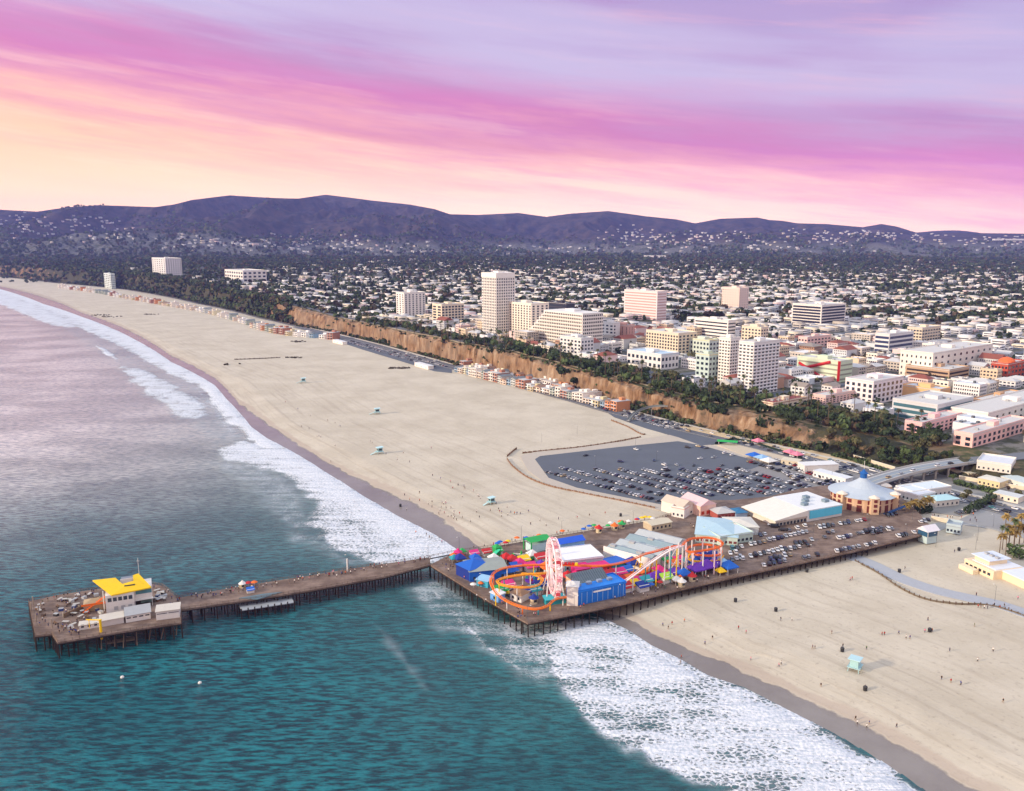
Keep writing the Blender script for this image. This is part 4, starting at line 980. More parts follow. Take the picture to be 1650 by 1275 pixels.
# rides
dt = empty('drop_tower', (*D(893, 912), 7.0), label='slim drop tower ride right of the coaster loop', cat='ride')
MB().box(0, 0, 0, 1.0, 1.0, 9.5).build('tower', TEAL, dt); MB().box(0, 0, 3, 3.2, 3.2, 1.2).build('seat_ring', ORANGE, dt)
def spinning(px, py, c1, c2, lab, arms=8, rr=5.5):
    o = empty('spinning_ride', (*D(px, py), 7.0), label=lab, cat='ride')
    MB().lathe([(rr + 1, 0), (rr + 1, .5)], 20).build('base', c2, o); MB().lathe([(.9, .5), (.5, 4.4), (.05, 5.2)], 8).build('centre_post', c1, o)
    for i in range(arms):
        a = 2 * math.pi * i / arms
        MB().tube((0, 0, 3.4), (rr * math.cos(a), rr * math.sin(a), 2.2), .12, 4).build('arm', WHITE, o)
        MB().box(rr * math.cos(a), rr * math.sin(a), 1.1, 1.4, 1.4, 1.1, a, top=.7).build('seat', [c1, RED, YELLOW][i % 3], o)
spinning(840, 903, GREEN, P(60, 40, 50), 'green ringed spinning ride at the north side of the park')
spinning(830, 955, P(230, 150, 170), P(70, 70, 74), 'spinning ride inside the coaster loop', 8, 4.5)
spinning(862, 935, TEAL, PURPLE, 'turquoise spinning ride between coaster loop and wheel', 6, 3.8)
spinning(1050, 920, YELLOW, RED, 'yellow and red spinning ride under the lift hill', 8, 4.6)
sb_ = empty('swing_ship', (*D(1030, 932), 7.0), PIER_A, label='orange swinging ship ride between the booths under the coaster', cat='ride')
hull = MB(); hs = []
for i in range(9):
    f = -1 + i / 4.0; zc = 1.6 + 2.0 * f * f; wd = 1.3 * (1 - .8 * f * f) + .1
    hs.append([(f * 5.2, -wd, zc + 1.1), (f * 5.2, 0, zc), (f * 5.2, wd, zc + 1.1)])
vs = [p for s in hs for p in s]; fs = []
for i in range(8):
    for j in range(2): fs.append((i * 3 + j, i * 3 + j + 1, i * 3 + j + 4, i * 3 + j + 3))
    fs.append((i * 3 + 2, i * 3, i * 3 + 3, i * 3 + 5))
hull.add(vs, fs).build('hull', ORANGE, sb_)
for s in (-1, 1):
    for e_ in (-1, 1): MB().tube((e_ * 3.4, s * 2.3, 0), (0, s * 1.8, 8.5), .2, 5).build('support_leg', YELLOW, sb_)
MB().tube((0, -2.1, 8.5), (0, 2.1, 8.5), .25, 6).build('axle', WHITE, sb_)
# ------------------------------------------------------------ lots, roads and paths on the beach level
GZ = 2.5
def flat(name, px, zt, m, z=None, th=0.5):
    p = [G(a, b, zt) for a, b in px]; MB().prism(p, zt - th, zt).build(name, m, kind='structure'); return p
def road(name, px, width, m, zf=None, lift=0.35, th=0.5, n=8, **kw):
    pts = []
    for a, b in px: pts.append(land_point(a, b) if zf is None else (*G(a, b, zf), zf))
    pts = smooth_path([(x, y, z + lift) for x, y, z in pts], n)
    mb = MB().ribbon(pts, width, th); mb.build(name, m, kind='structure', **kw); return pts
PALE = P(186, 176, 160, .9)
flat('car_park_apron', [(838, 735), (866, 727), (1000, 712), (1085, 700), (1130, 712), (1240, 745), (1420, 780), (1400, 800), (1180, 812), (1112, 824), (1062, 822), (1000, 808), (930, 794), (880, 780), (850, 758)], 2.80, PALE)
LOT = flat('car_park', [(862, 740), (870, 735), (1000, 720), (1092, 711), (1132, 718), (1240, 749), (1400, 782), (1380, 796), (1240, 802), (1180, 808), (1112, 821), (1066, 813), (1000, 800), (930, 786), (884, 770)], 2.86, ASPH)
flat('car_park_strip', [(965, 655), (985, 653), (1060, 676), (1140, 697), (1180, 713), (1130, 718), (1094, 705), (1040, 690), (990, 672)], 2.88, ASPH)
flat('beach_car_park', [(545, 545), (560, 546), (640, 566), (728, 589), (728, 601), (700, 598), (640, 580), (590, 565), (550, 552)], 2.9, ASPH)
PCH = [(480, 527), (540, 541), (600, 556), (660, 573), (735, 593), (800, 610), (870, 629), (940, 648), (985, 661), (1040, 675), (1100, 690), (1170, 706), (1240, 723), (1310, 740), (1360, 752), (1420, 768), (1480, 785), (1560, 806), (1650, 830), (1760, 856)]
PCH_P = road('coast_highway', PCH, 21, P(100, 102, 108, .9), zf=3.0, lift=0.1)
def parallel(pts, off, dz):
    out = []
    for i, p in enumerate(pts):
        d = Vector(pts[min(i + 1, len(pts) - 1)]) - Vector(pts[max(i - 1, 0)]); s = Vector((-d.y, d.x, 0)).normalized()
        q_ = Vector(p) + s * off; out.append((q_.x, q_.y, p[2] + dz))
    return out
mk_ = MB(); mk_.ribbon(parallel(PCH_P, 0.25, .03), .3, .02).ribbon(parallel(PCH_P, -9.6, .03), .3, .02).ribbon(parallel(PCH_P, 9.6, .03), .3, .02)
mk_.build('road_marking', P(210, 200, 170), kind='structure')
cw = MB().ribbon(parallel(PCH_P, 12.6, .35), 3.2, .9); cw.build('roadside_path', P(196, 190, 178, .9), kind='structure')
flat('slope_apron', [(1100, 683), (1170, 697), (1250, 712), (1335, 732), (1400, 747), (1410, 752), (1330, 741), (1240, 721), (1160, 703), (1095, 688)], 3.3, P(200, 178, 140, .9), th=1.0)
PATH_P = road('beach_path', [(1360, 893), (1400, 908), (1450, 932), (1505, 951), (1560, 964), (1610, 975), (1660, 992), (1740, 1020)], 9.5, P(168, 172, 176, .9), zf=2.5, lift=.25, th=.3)
road('beach_path', [(1500, 853), (1540, 843), (1600, 850), (1640, 862), (1720, 878)], 9, P(160, 160, 156, .9), zf=2.5, lift=.25, th=.3)
flat('plaza', [(1545, 838), (1590, 815), (1615, 806), (1700, 812), (1740, 870), (1620, 856)], 2.9, P(150, 150, 148, .9))
flat('paved_yard', [(1425, 792), (1500, 776), (1560, 783), (1612, 803), (1590, 818), (1545, 832), (1480, 822), (1440, 806)], 2.95, P(140, 138, 132, .9))
flat('service_road', [(1300, 735), (1420, 765), (1600, 812), (1700, 835), (1700, 790), (1600, 775), (1500, 758), (1400, 745)], 2.84, P(128, 126, 122, .9))
flat('carousel_forecourt', [(1240, 745), (1420, 770), (1470, 790), (1440, 800), (1380, 790), (1290, 785), (1200, 760)], 2.92, P(136, 134, 132, .9))
# sand fences: wooden pickets strung along the sand, one thing each
def sand_fence(px, lab, h=1.2, z=2.5, m_=None):
    pts = smooth_path([(*G(a, b, z), z) for a, b in px], 5)
    root = empty('sand_fence', pts[0], label=lab, cat='fence')
    o = Vector(pts[0]); q_ = [tuple(Vector(p) - o) for p in pts]
    m = MB(); 
    for a, b in zip(q_[:-1], q_[1:]):
        L = math.hypot(b[0] - a[0], b[1] - a[1]); n = max(1, int(L / 1.6)); ang = math.atan2(b[1] - a[1], b[0] - a[0])
        for i in range(n):
            f = (i + .5) / n; m.box(a[0] + (b[0] - a[0]) * f, a[1] + (b[1] - a[1]) * f, -.6, L / n * .82, .12, h + .6 + random.uniform(-.15, .1), ang)
    m.build('picket_panel', m_ or P(136, 104, 78, .95, var=.2), root)
    p = MB()
    for a, b in zip(q_[:-1], q_[1:]): p.box(a[0], a[1], -.5, .3, .3, h + .9)
    p.build('post_row', P(100, 76, 56, .95), root)
sand_fence([(817, 740), (826, 752), (850, 770), (885, 784), (940, 796), (1000, 808), (1056, 820)], 'long curved sand fence below the near edge of the big car park')
sand_fence([(842, 731), (880, 727), (930, 722), (985, 714), (1033, 705)], 'sand fence on the beach along the far edge of the big car park')
sand_fence([(985, 678), (1010, 688), (1032, 700), (1040, 701)], 'short sand fence on the beach beside the car park strip')
sand_fence([(817, 736), (828, 727), (833, 724)], 'shortest dark sand fence at the tip of the car park', 1.4)
sand_fence([(1378, 905), (1415, 924), (1450, 948), (1490, 966), (1540, 974), (1590, 976), (1640, 990), (1700, 1015)], 'dark low fence curving beside the beach path right of the pier', .9, m_=P(110, 100, 84, .9))
sand_fence([(378, 580), (410, 579), (452, 577)], 'short dark fence line far up the open beach', 1.5, m_=P(90, 80, 66, .9))
# scrub patches on the open beach
def scrub(px, py, n, spread, lab):
    x, y, z = land_point(px, py); m = MB()
    for i in range(n):
        a, b = random.gauss(0, spread), random.gauss(0, spread * .5)
        for k in range(7):
            c = Vector((a + random.gauss(0, 1.1), b + random.gauss(0, 1.1), random.uniform(.1, 1.2))); u = Vector((random.gauss(0, 1), random.gauss(0, 1), random.gauss(0, .6))).normalized() * .9; v_ = u.orthogonal().normalized() * .7
            m.add([tuple(c - u - v_), tuple(c + u - v_), tuple(c + u + v_), tuple(c - u + v_)], [(0, 1, 2, 3)])
    o = m.build('scrub_patch', P(74, 62, 44, .95), label=lab, cat='bush'); o.location = (x, y, z)
scrub(633, 594, 9, 6, 'small brown scrub clump on open sand left of the beach houses'); scrub(648, 594, 12, 5, 'second brown scrub clump beside the small one on open sand')
scrub(472, 577, 10, 6, 'dark scrub clump on the sand below the tree-covered cliff'); scrub(483, 551, 12, 7, 'scrub patch on the upper beach near the far car park'); scrub(372, 588, 6, 5, 'faint scrub spot on the far beach near the surf')
scrub(165, 508, 12, 12, 'brown weed patch on the distant beach near the waterline'); scrub(175, 511, 14, 14, 'wide weed patch on the distant beach beside a browner one'); scrub(240, 507, 10, 9, 'weed spot on the distant upper beach')

# ------------------------------------------------------------ buildings at the landward end of the pier
shed('restaurant_row', (1120, 874), (1188, 880), 30, 4.6, P(196, 214, 200), P(176, 205, 214, .7), 'mint-walled restaurant row with pale blue roofs behind the coaster curve', nwin=9, ww=1.6, wmat=P(120, 60, 60), kind='hip', rise=1.8)
shed('restaurant', (1160, 880), (1213, 872), 16, 4.6, P(190, 210, 196), P(196, 214, 220, .7), 'pale blue flat-roofed restaurant beside the pier parking', nwin=8, ww=1.5, parapet=.5)
shed('restaurant', (1176, 862), (1222, 862), 17, 4.4, P(200, 206, 204), P(214, 210, 196, .7), 'cream-roofed low building behind the pale blue restaurant', kind='hip', rise=1.6)
shed('cafe', (1082, 832), (1102, 836), 14, 5.4, P(232, 226, 218), P(214, 160, 150), 'white cafe with a yellow and white terrace at the beach edge of the pier', nwin=3, parapet=.8)
shed('shop', (1100, 834), (1118, 828), 16, 6.4, P(230, 222, 208), P(206, 190, 170), 'cream gabled shop between the white cafe and the pink shop', kind='gable_y', rise=2.8, nwin=2)
shed('shop', (1128, 833), (1153, 828), 18, 6.2, P(240, 200, 180), P(226, 190, 188), 'pink gabled shop with an orange front on the pier', kind='gable_y', rise=3.2, nwin=3, ww=2.2, wh=2, wmat=P(200, 70, 40))
shed('pavilion', (1156, 838), (1184, 835), 11, 3.6, P(170, 90, 80), P(190, 188, 182), 'grey-roofed red pavilion right of the pink shop', kind='hip', rise=1.8, nwin=5, wmat=P(120, 40, 36))
shed('kiosk_hall', (1186, 836), (1204, 834), 9, 3.2, P(150, 170, 190), P(40, 110, 150), 'small blue-roofed hall right of the grey-roofed pavilion', kind='hip', rise=1.2)
shed('stall', (1050, 857), (1082, 851), 8, 3.6, P(196, 180, 150), P(206, 196, 170), 'tan stall row at the north edge of the pier behind the arcade hall', kind='gable', rise=1.2, nwin=5)
# big white building with the light blue wall
bh, L = front('banquet_hall', (1300, 841), (1356, 831), label='large white hall with a bright light blue wall facing the pier parking', cat='hall')
MB().box(L / 2, 14, 0, L, 28, 6.5).build('wall', P(232, 230, 222), bh); MB().box(L * .52, -.3, 1.6, L * .92, .5, 4.6).build('blue_wall', P(95, 200, 226), bh)
MB().box(-11, 14, 0, 22, 26, 4.2).build('side_wing', P(226, 220, 204), bh)
MB().add([(-24, -.5, 4.0), (0, -.5, 6.9), (0, 28, 6.9), (-24, 28, 4.0), (-24, -.5, 3.6), (0, -.5, 3.6), (0, 28, 3.6), (-24, 28, 3.6)], [(0, 1, 2, 3), (4, 5, 1, 0), (6, 7, 3, 2), (7, 4, 0, 3), (7, 6, 5, 4)]).build('wing_roof', P(228, 224, 210), bh)
MB().box(L / 2, 14, 6.5, L + .6, 28.6, .4).build('roof', P(226, 228, 226), bh)
for i in range(4): MB().box(L * (.2 + .2 * i), 8 + 5 * (i % 3), 6.9, 3.4, 3, 1.5).build('roof_unit', P(120, 140, 150), bh)
for i in range(9): MB().box(-22 + 2.5 * i, -.55, .8, 1.4, .12, 1.6).build('window', GLASS, bh)
mark('the white hall with the light blue wall', *D(1325, 838))
# carousel house: polygon walls with arches, big conical roof with a blue cupola, corner turrets
cx_, cy_ = D(1388, 812)
ca = empty('carousel_house', (cx_, cy_, 7.0), label='arcaded tan carousel house under a wide pale conical roof with a blue cupola', cat='pavilion')
RR = 18.0; TANW = P(212, 178, 144)
MB().lathe([(RR, 0), (RR, 8.4)], 20).build('wall', TANW, ca)
MB().lathe([(RR + 1.8, 8.2), (RR * .8, 9.6), (RR * .5, 11.6), (RR * .22, 14.8), (1.9, 16.6)], 24).build('roof', P(180, 192, 200, .7), ca)
MB().lathe([(2.0, 16.4), (2.0, 19.4), (2.6, 19.5), (1.2, 20.6), (.1, 22)], 12).build('cupola', P(20, 90, 160), ca)
MB().tube((0, 0, 21.5), (0, 0, 27), .12, 5).build('flagpole', WHITE, ca)
for k in range(20):
    a = 2 * math.pi * (k + .5) / 20; c, s = math.cos(a), math.sin(a)
    if s < .45:
        MB().box((RR * .985) * c, (RR * .985) * s, 0.2, .5, 2.8, 3.9, a).build('arch_opening', P(110, 50, 44), ca)
        MB().box((RR * .985) * c, (RR * .985) * s, 5.0, .5, 2.2, 2.2, a).build('window', P(120, 44, 40), ca)
for k in (-150, -92, -35, 20):
    a = R(k); x, y = (RR + .5) * math.cos(a), (RR + .5) * math.sin(a)
    t_ = MB().box(x, y, 0, 4.6, 4.6, 9.6, a).build('corner_turret', P(216, 186, 150), ca); MB().lathe([(3.3, 9.6), (1.6, 10.6), (.1, 11.2)], 8, x, y).build('turret_roof', P(226, 214, 196), t_)
    for z in (1.4, 4.4, 7.2):
        MB().box(x + 2.25 * math.cos(a), y + 2.45 * math.sin(a), z, .35, 1.8, 1.7, a).build('turret_window', P(110, 46, 44), t_)
stw = MB()
for i in range(14): stw.box(RR * .3 + i * .85, -RR * 1.12, i * .36, .9, 2.4, .4)
stw.build('outside_stairs', P(20, 60, 110), ca)
mark('the carousel house', cx_, cy_, 12)
# watch tower at the ramp, small pale fort beside it
lt, L = front('guard_pavilion', (1493, 877), (1509, 874), 3.0, label='small white watch pavilion with a peaked roof at the landward end of the pier', cat='pavilion')
MB().box(L / 2, 2.8, 0, L, 5.6, 4).build('base', P(186, 206, 206), lt); MB().box(L / 2, 2.8, 4, L * 1.1, 6.2, 3).build('glass_room', P(50, 90, 120, .3), lt)
MB().gable(L / 2, 2.8, 7, L * 1.1, 6.2, 2.6, over=.7).build('roof', P(226, 222, 224), lt)
for x in (0, L): MB().box(x, -.3, 4, .35, .35, 3).build('corner_post', WHITE, lt)
mark('the watch pavilion', *G(1501, 874, 3))
shed('sand_castle_wall', (1524, 858), (1547, 862), 9, 4.0, P(180, 196, 200), P(160, 170, 176), 'pale blue-grey walled stand on the sand right of the watch pavilion', z=3.0, parapet=1.2, nwin=4)
# beach club building at the right edge
bc, L = front('beach_cafe', (1553, 913), (1600, 935), 2.6, label='flat white-roofed cream beach building on the sand at the right edge', cat='building')
CRW = P(232, 212, 178)
MB().box(L / 2, 9, 0, L, 18, 4.4).build('wall', CRW, bc); MB().box(L * .55, 10, 4.4, L * .8, 16, .3).build('roof', P(222, 226, 232), bc)
MB().box(L * .4, 9, 4.7, L * .5, 11, 2.4).build('upper_storey', P(236, 216, 180), bc); MB().box(L * .4, 9, 7.1, L * .62, 13.5, .35).build('upper_roof', P(216, 224, 234), bc)
MB().box(L + 5, 12, 0, 22, 13, 4.0).build('side_wing', CRW, bc); MB().box(L + 5, 12, 4.0, 23, 14, .35).build('wing_roof', P(220, 226, 234), bc)
MB().box(L * .3, -2.5, 0, L * .5, 3.4, 2.2).build('front_terrace', P(232, 216, 182), bc)
for i in range(6): MB().box(L * (.1 + .15 * i), -.05, 1.4, 1.6, .14, 1.3).build('window', GLASS, bc)
for i in range(3): MB().box(L * (.25 + .18 * i), 9, 7.5, 1.8, 1.8, .8).build('roof_unit', LGREY, bc)
mark('the cream beach building', *G(1600, 915, 3))
# buildings behind the carousel, around the ramp
def gshed(name, a, b, depth, h, wall, roof, lab, **kw):
    if kw.get('z', 0) is None: kw['z'] = land_point(*a)[2]
    return shed(name, a, b, depth, h, wall, roof, lab, z=kw.pop('z', 2.9), **kw)
gshed('motel', (1440, 800), (1478, 812), 16, 5.0, P(224, 220, 214), P(232, 234, 236), 'white flat-roofed building with a pink corner behind the carousel house', nwin=6, parapet=.5)
gshed('motel_wing', (1470, 806), (1532, 797), 14, 5.2, P(232, 226, 212), P(214, 226, 230), 'long pale low building right of the pink-cornered one', nwin=9, parapet=.4)
gshed('market_hall', (1508, 818), (1545, 814), 10, 4.2, P(220, 214, 200), P(176, 214, 218), 'turquoise-roofed market hall behind the pier entrance', kind='hip', rise=1.5, nwin=5)
gshed('storage_building', (1285, 757), (1296, 763), 26, 5.4, WHITE, P(226, 226, 222), 'white two-storey store with dark bins beside the highway', nwin=2)
gshed('long_white_shed', (1310, 768), (1362, 782), 8, 4.2, P(232, 230, 226), P(220, 224, 224), 'long white shed at the landward edge of the big car park', nwin=8)
gshed('service_block', (1258, 748), (1286, 752), 9, 3.2, P(206, 196, 172), P(216, 206, 180), 'tan service block near the blue tents of the car park', nwin=3)
gshed('cafe', (1575, 780), (1610, 788), 12, 4.5, P(226, 206, 160), P(212, 210, 196), 'cream and yellow low building behind the hedges on the right', nwin=5, kind='hip', rise=1.2)
gshed('garage_block', (1612, 778), (1650, 790), 12, 4.4, P(222, 220, 210), P(196, 208, 206), 'pale building at the right edge behind the hedges', nwin=5)
# blue bus-size tents and yard on the strip
mark('the green-netted yard', *G(1190, 722, 3)); mark('the middle of the big car park', *G(1110, 770, 3)); mark('the seaward tip of the big car park', *G(880, 750, 3))
gr = empty('green_awning', (*G(1172, 716, 3), 2.9), label='small green awning at the corner of the fenced yard', cat='awning'); MB().gable(0, 0, 2.4, 16, 5, 1.2, -.3).build('canopy', GREEN, gr)
for x in (-7, 7): MB().box(x, 0, 0, .3, .3, 2.6).build('post', WHITE, gr)
for i, (px, py, c, nm) in enumerate([(1215, 738, BLUE, 'blue'), (1228, 742, P(140, 180, 215), 'pale blue'), (1238, 747, WHITE, 'white'), (1272, 733, P(225, 130, 150), 'pink'), (1284, 737, P(225, 130, 150), 'pink'), (1221, 715, P(225, 130, 150), 'pink'), (1357, 722, ORANGE, 'orange'), (1363, 726, ORANGE, 'orange'), (1535, 760, P(200, 110, 120), 'rose')]):
    t_ = make_tent(c, 9 if i < 3 else 7); t_.location = (*G(px, py, 3), 2.9); t_.rotation_euler = (0, 0, .5); reg(t_, nm + ' square tent canopy', 'tent', 'tents on the beach level')
yf = empty('yard_fence', (0, 0, 0), label='dark green netting fence round the sandy yard beside the highway', cat='fence'); m = MB()
yp = [G(a, b, 2.9) for a, b in [(1152, 716), (1180, 709), (1208, 713), (1256, 728), (1292, 740), (1280, 745)]]
for a, b in zip(yp[:-1], yp[1:]): m.box((a[0] + b[0]) / 2, (a[1] + b[1]) / 2, 2.8, math.hypot(b[0] - a[0], b[1] - a[1]), .2, 2.0, math.atan2(b[1] - a[1], b[0] - a[0]))
m.build('netting', P(30, 50, 40, .9), yf)
flat('sandy_yard', [(1156, 717), (1182, 711), (1208, 715), (1256, 730), (1285, 741), (1262, 748), (1215, 740)], 3.0, P(198, 184, 160, .95))

# ------------------------------------------------------------ bridge from the bluff down to the carousel
bp = []
for px, py, z in [(1372, 790, 7.2), (1400, 778, 7.8), (1440, 765, 9.2), (1480, 755, 10.4), (1520, 748, 11.2), (1560, 742, 11.0), (1572, 741.5, 10.8)]:
    bp.append((*G(px, py, z), z))
bp = smooth_path(bp, 6)
bg_ = empty('pier_bridge', (0, 0, 0), label='arched grey road bridge climbing from the carousel house to the bluff', cat='bridge')
MB().ribbon(bp, 13, 1.0).build('deck', P(140, 150, 158, .9), bg_)
MB().ribbon(parallel(bp, 0, .03), .3, .02).build('centre_line', P(210, 200, 160), bg_)
for s in (-1, 1):
    MB().ribbon(parallel(bp, s * 6.3, 1.15), .45, 1.7).build('parapet', P(186, 184, 176, .9), bg_)
    MB().ribbon(parallel(bp, s * 4.9, .2), 2.2, .2).build('pavement', P(176, 178, 178, .9), bg_)
for i in range(6, len(bp) - 4, 3):
    x, y, z = bp[i]
    for o_ in (-4.5, 4.5):
        q_ = parallel(bp, o_, 0)[i]; MB().box(q_[0], q_[1], 1.0, 1.1, 1.1, z - 2.0).build('column', CONC, bg_)
    d = Vector(bp[i + 1]) - Vector(bp[i - 1]); MB().box(x, y, z - 2.4, 1.2, 11, 1.4, math.atan2(d.y, d.x)).build('cross_beam', CONC, bg_)
mark('the pier bridge', bp[20][0], bp[20][1], 10)
# lookout footbridge over the highway
fb_ = empty('footbridge', (0, 0, 0), label='thin curved footbridge crossing the highway from bluff to beach lot', cat='bridge')
fpz = smooth_path([(*G(1012, 678, 4), 4.0), (*G(1022, 668, 7), 7.5), (*G(1034, 661, 9), 9.5), (*G(1055, 655, 12), 12.0), (*G(1085, 655, 13), 13.0)], 5)
MB().ribbon(fpz, 2.8, .5).build('deck', P(150, 150, 146, .9), fb_)
for s in (-1, 1): MB().ribbon(parallel(fpz, s * 1.3, 1.1), .15, 1.0).build('railing', P(120, 126, 124), fb_)
for i in (4, 9, 14, 18):
    x, y, z = fpz[i]; MB().box(x, y, 2, .7, .7, z - 2.4).build('column', CONC, fb_)

road('hill_street', [(1545, 745), (1575, 742), (1610, 739), (1660, 734), (1740, 726)], 15, P(112, 116, 122, .9), lift=.5, th=.6)
gshed('rooftop_garage', (1573, 756), (1628, 764), 24, 5.5, P(222, 216, 204), P(214, 218, 222), 'white flat-roofed garage right of the landward bridge end', nwin=7, parapet=1.0, z=None)
gshed('low_wall_block', (1530, 762), (1568, 770), 5, 2.6, P(206, 196, 172), P(200, 192, 170), 'low tan walled block under the bridge end', nwin=0)
gshed('store', (1600, 803), (1640, 812), 9, 3.6, P(226, 216, 196), P(206, 210, 206), 'small pale store beside the road at the right edge', nwin=4)
for a, b, lab in [((1430, 806), (1500, 819), 'pale garden wall behind the pier entrance'), ((1545, 772), (1650, 790), 'long pale wall between the hedges at right'), ((1375, 738), (1442, 758), 'long white retaining wall along the highway slope'), ((1500, 838), (1545, 846), 'low pale wall at the edge of the sand near the pier entrance')]:
    e, L = front('garden_wall', a, b, 2.9, label=lab, cat='wall'); MB().box(L / 2, 0, 0, L, .5, 2.4).build('wall', P(222, 208, 180, .9), e); MB().box(L / 2, 0, 2.4, L + .1, .7, .15).build('coping', P(230, 222, 204, .9), e)
# ------------------------------------------------------------ cars
TYRE = P(20, 20, 22, .9); RIM = P(150, 150, 152, .4); LAMPW = P(235, 232, 220, .2); LAMPR = P(150, 20, 16, .3)
def car_body(kind):
    """cross-sections along the length; returns body and glass shells"""
    S = {'sedan': [(-2.25, .45, .75, .80), (-2.2, .35, .95, .84), (-1.55, .30, 1.0, .88), (1.0, .30, .98, .88), (1.95, .32, .86, .84), (2.2, .42, .66, .76)],
         'suv': [(-2.3, .45, .95, .84), (-2.25, .35, 1.1, .9), (-1.4, .32, 1.15, .92), (1.15, .32, 1.12, .92), (2.1, .36, .98, .88), (2.3, .5, .75, .8)],
         'van': [(-2.6, .45, 1.1, .9), (-2.55, .35, 1.2, .94), (-1.4, .32, 1.22, .95), (1.4, .32, 1.2, .95), (2.3, .36, 1.05, .9), (2.55, .5, .8, .84)],
         'hatchback': [(-1.9, .45, .8, .78), (-1.88, .34, .98, .82), (-1.3, .30, 1.0, .85), (.9, .30, .98, .85), (1.7, .34, .84, .8), (1.9, .45, .66, .72)]}[kind]
    R_ = {'sedan': [(-1.75, .98, .74), (-1.15, 1.42, .64), (.25, 1.45, .64), (1.05, .98, .74)], 'suv': [(-2.2, 1.1, .84), (-1.95, 1.72, .72), (.35, 1.76, .72), (1.2, 1.12, .84)],
          'van': [(-2.5, 1.2, .88), (-2.4, 2.0, .78), (1.0, 2.05, .78), (1.9, 1.2, .88)], 'hatchback': [(-1.85, .98, .74), (-1.4, 1.44, .64), (.2, 1.47, .64), (.95, .98, .74)]}[kind]
    b = MB(); vs = []; fs = []
    for x, z0, z1, w in S: vs += [(x, -w, z0), (x, -w * 1.02, (z0 + z1) / 2), (x, -w * .92, z1), (x, w * .92, z1), (x, w * 1.02, (z0 + z1) / 2), (x, w, z0)]
    for i in range(len(S) - 1):
        for j in range(6): a, c = i * 6 + j, i * 6 + (j + 1) % 6; fs.append((a, a + 6, c + 6, c))
    fs += [tuple(range(5, -1, -1)), tuple(range(len(vs) - 6, len(vs)))]
    b.add(vs, fs)
    g = MB(); vs = []
    for x, z, w in R_: vs += [(x, -w, z), (x, w, z)]
    g.add(vs, [(0, 2, 3, 1), (2, 4, 5, 3), (4, 6, 7, 5), (0, 6, 4, 2), (1, 3, 5, 7), (0, 1, 7, 6)])
    (x1, z1, w1), (x2, z2, w2) = R_[1], R_[2]
    rf = MB().add([(x1 - .05, -w1 - .02, z1 - .02), (x2 + .05, -w2 - .02, z2 - .02), (x2 + .05, w2 + .02, z2 - .02), (x1 - .05, w1 + .02, z1 - .02), (x1, -w1 + .05, z1 + .05), (x2, -w2 + .05, z2 + .05), (x2, w2 - .05, z2 + .05), (x1, w1 - .05, z1 + .05)],
                  [(4, 5, 6, 7), (0, 1, 5, 4), (1, 2, 6, 5), (2, 3, 7, 6), (3, 0, 4, 7)])
    return b, g, rf, S
CAR_C = {'white': (222, 222, 220), 'silver': (168, 172, 176), 'black': (24, 24, 28), 'grey': (92, 96, 102), 'dark blue': (28, 44, 84), 'red': (150, 24, 30), 'tan': (170, 150, 116), 'teal': (60, 120, 130)}
car_me = {}
def car_meshes(kind):
    if kind in car_me: return car_me[kind]
    b, g, rf, S = car_body(kind)
    wheel = MB(); wheel.tube((0, -.1, 0), (0, .1, 0), .33, 12); rim = MB().tube((0, -.12, 0), (0, .12, 0), .19, 8)
    lamp = MB().box(0, 0, 0, .08, .34, .16)
    car_me[kind] = (b, g.mesh('cabin_glass', GLASS), rf, wheel.mesh('wheel', TYRE), rim.mesh('rim', RIM), lamp.mesh('headlight', LAMPW), MB().box(0, 0, 0, .08, .3, .16).mesh('tail_light', LAMPR), S)
    return car_me[kind]
def make_car(kind, cname):
    b, gl, rf, wh, ri, hl, tl, S = car_meshes(kind)
    paint = mat('car_paint_' + cname.replace(' ', '_'), CAR_C[cname], .28, var=.02, spec=.6)
    o = empty('parked_car'); link_mesh('body', b.mesh('car_body', paint), o); link_mesh('cabin_glass', gl, o); link_mesh('car_roof', rf.mesh('car_roof', paint), o)
    x0 = S[0][0] + .75; x1 = S[-1][0] - .8
    for x in (x0, x1):
        for y in (-.8, .8):
            w_ = link_mesh('wheel', wh, o, (x, y, .33)); link_mesh('rim', ri, w_)
    for y in (-.55, .55):
        link_mesh('headlight', hl, o, (S[-1][0], y, .55)); link_mesh('tail_light', tl, o, (S[0][0], y, .68))
    return o
car_protos = {}; CARS = []; NCAR = [0]
far_cars = MB(); FCM = {}
def add_car(x, y, z, rz, where, order=None, kind=None, cname=None):
    kind = kind or random.choices(['sedan', 'suv', 'hatchback', 'van'], [5, 4, 2, .7])[0]
    cname = cname or random.choices(list(CAR_C), [8, 6, 6, 5, 2.2, .8, .6, .5])[0]
    CARS.append((math.hypot(x, y), x, y, z, rz, where, order, kind, cname))
def car_row(a, b, z, where, occ=.85, sp=2.75, tilt=1.2, from_='from seaward end', zz=None):
    (x0, y0), (x1, y1) = G(*a, z), G(*b, z); L = math.hypot(x1 - x0, y1 - y0); ang = math.atan2(y1 - y0, x1 - x0); n = int(L / sp)
    flip = random.random() < .5
    for i in range(n):
        if random.random() > occ: continue
        f = (i + .5) / n
        add_car(x0 + (x1 - x0) * f + random.uniform(-.2, .2), y0 + (y1 - y0) * f + random.uniform(-.3, .3), z + .02, ang + tilt + (math.pi if random.random() < .35 else 0) + random.uniform(-.04, .04), where, (i, from_))
random.seed(11)
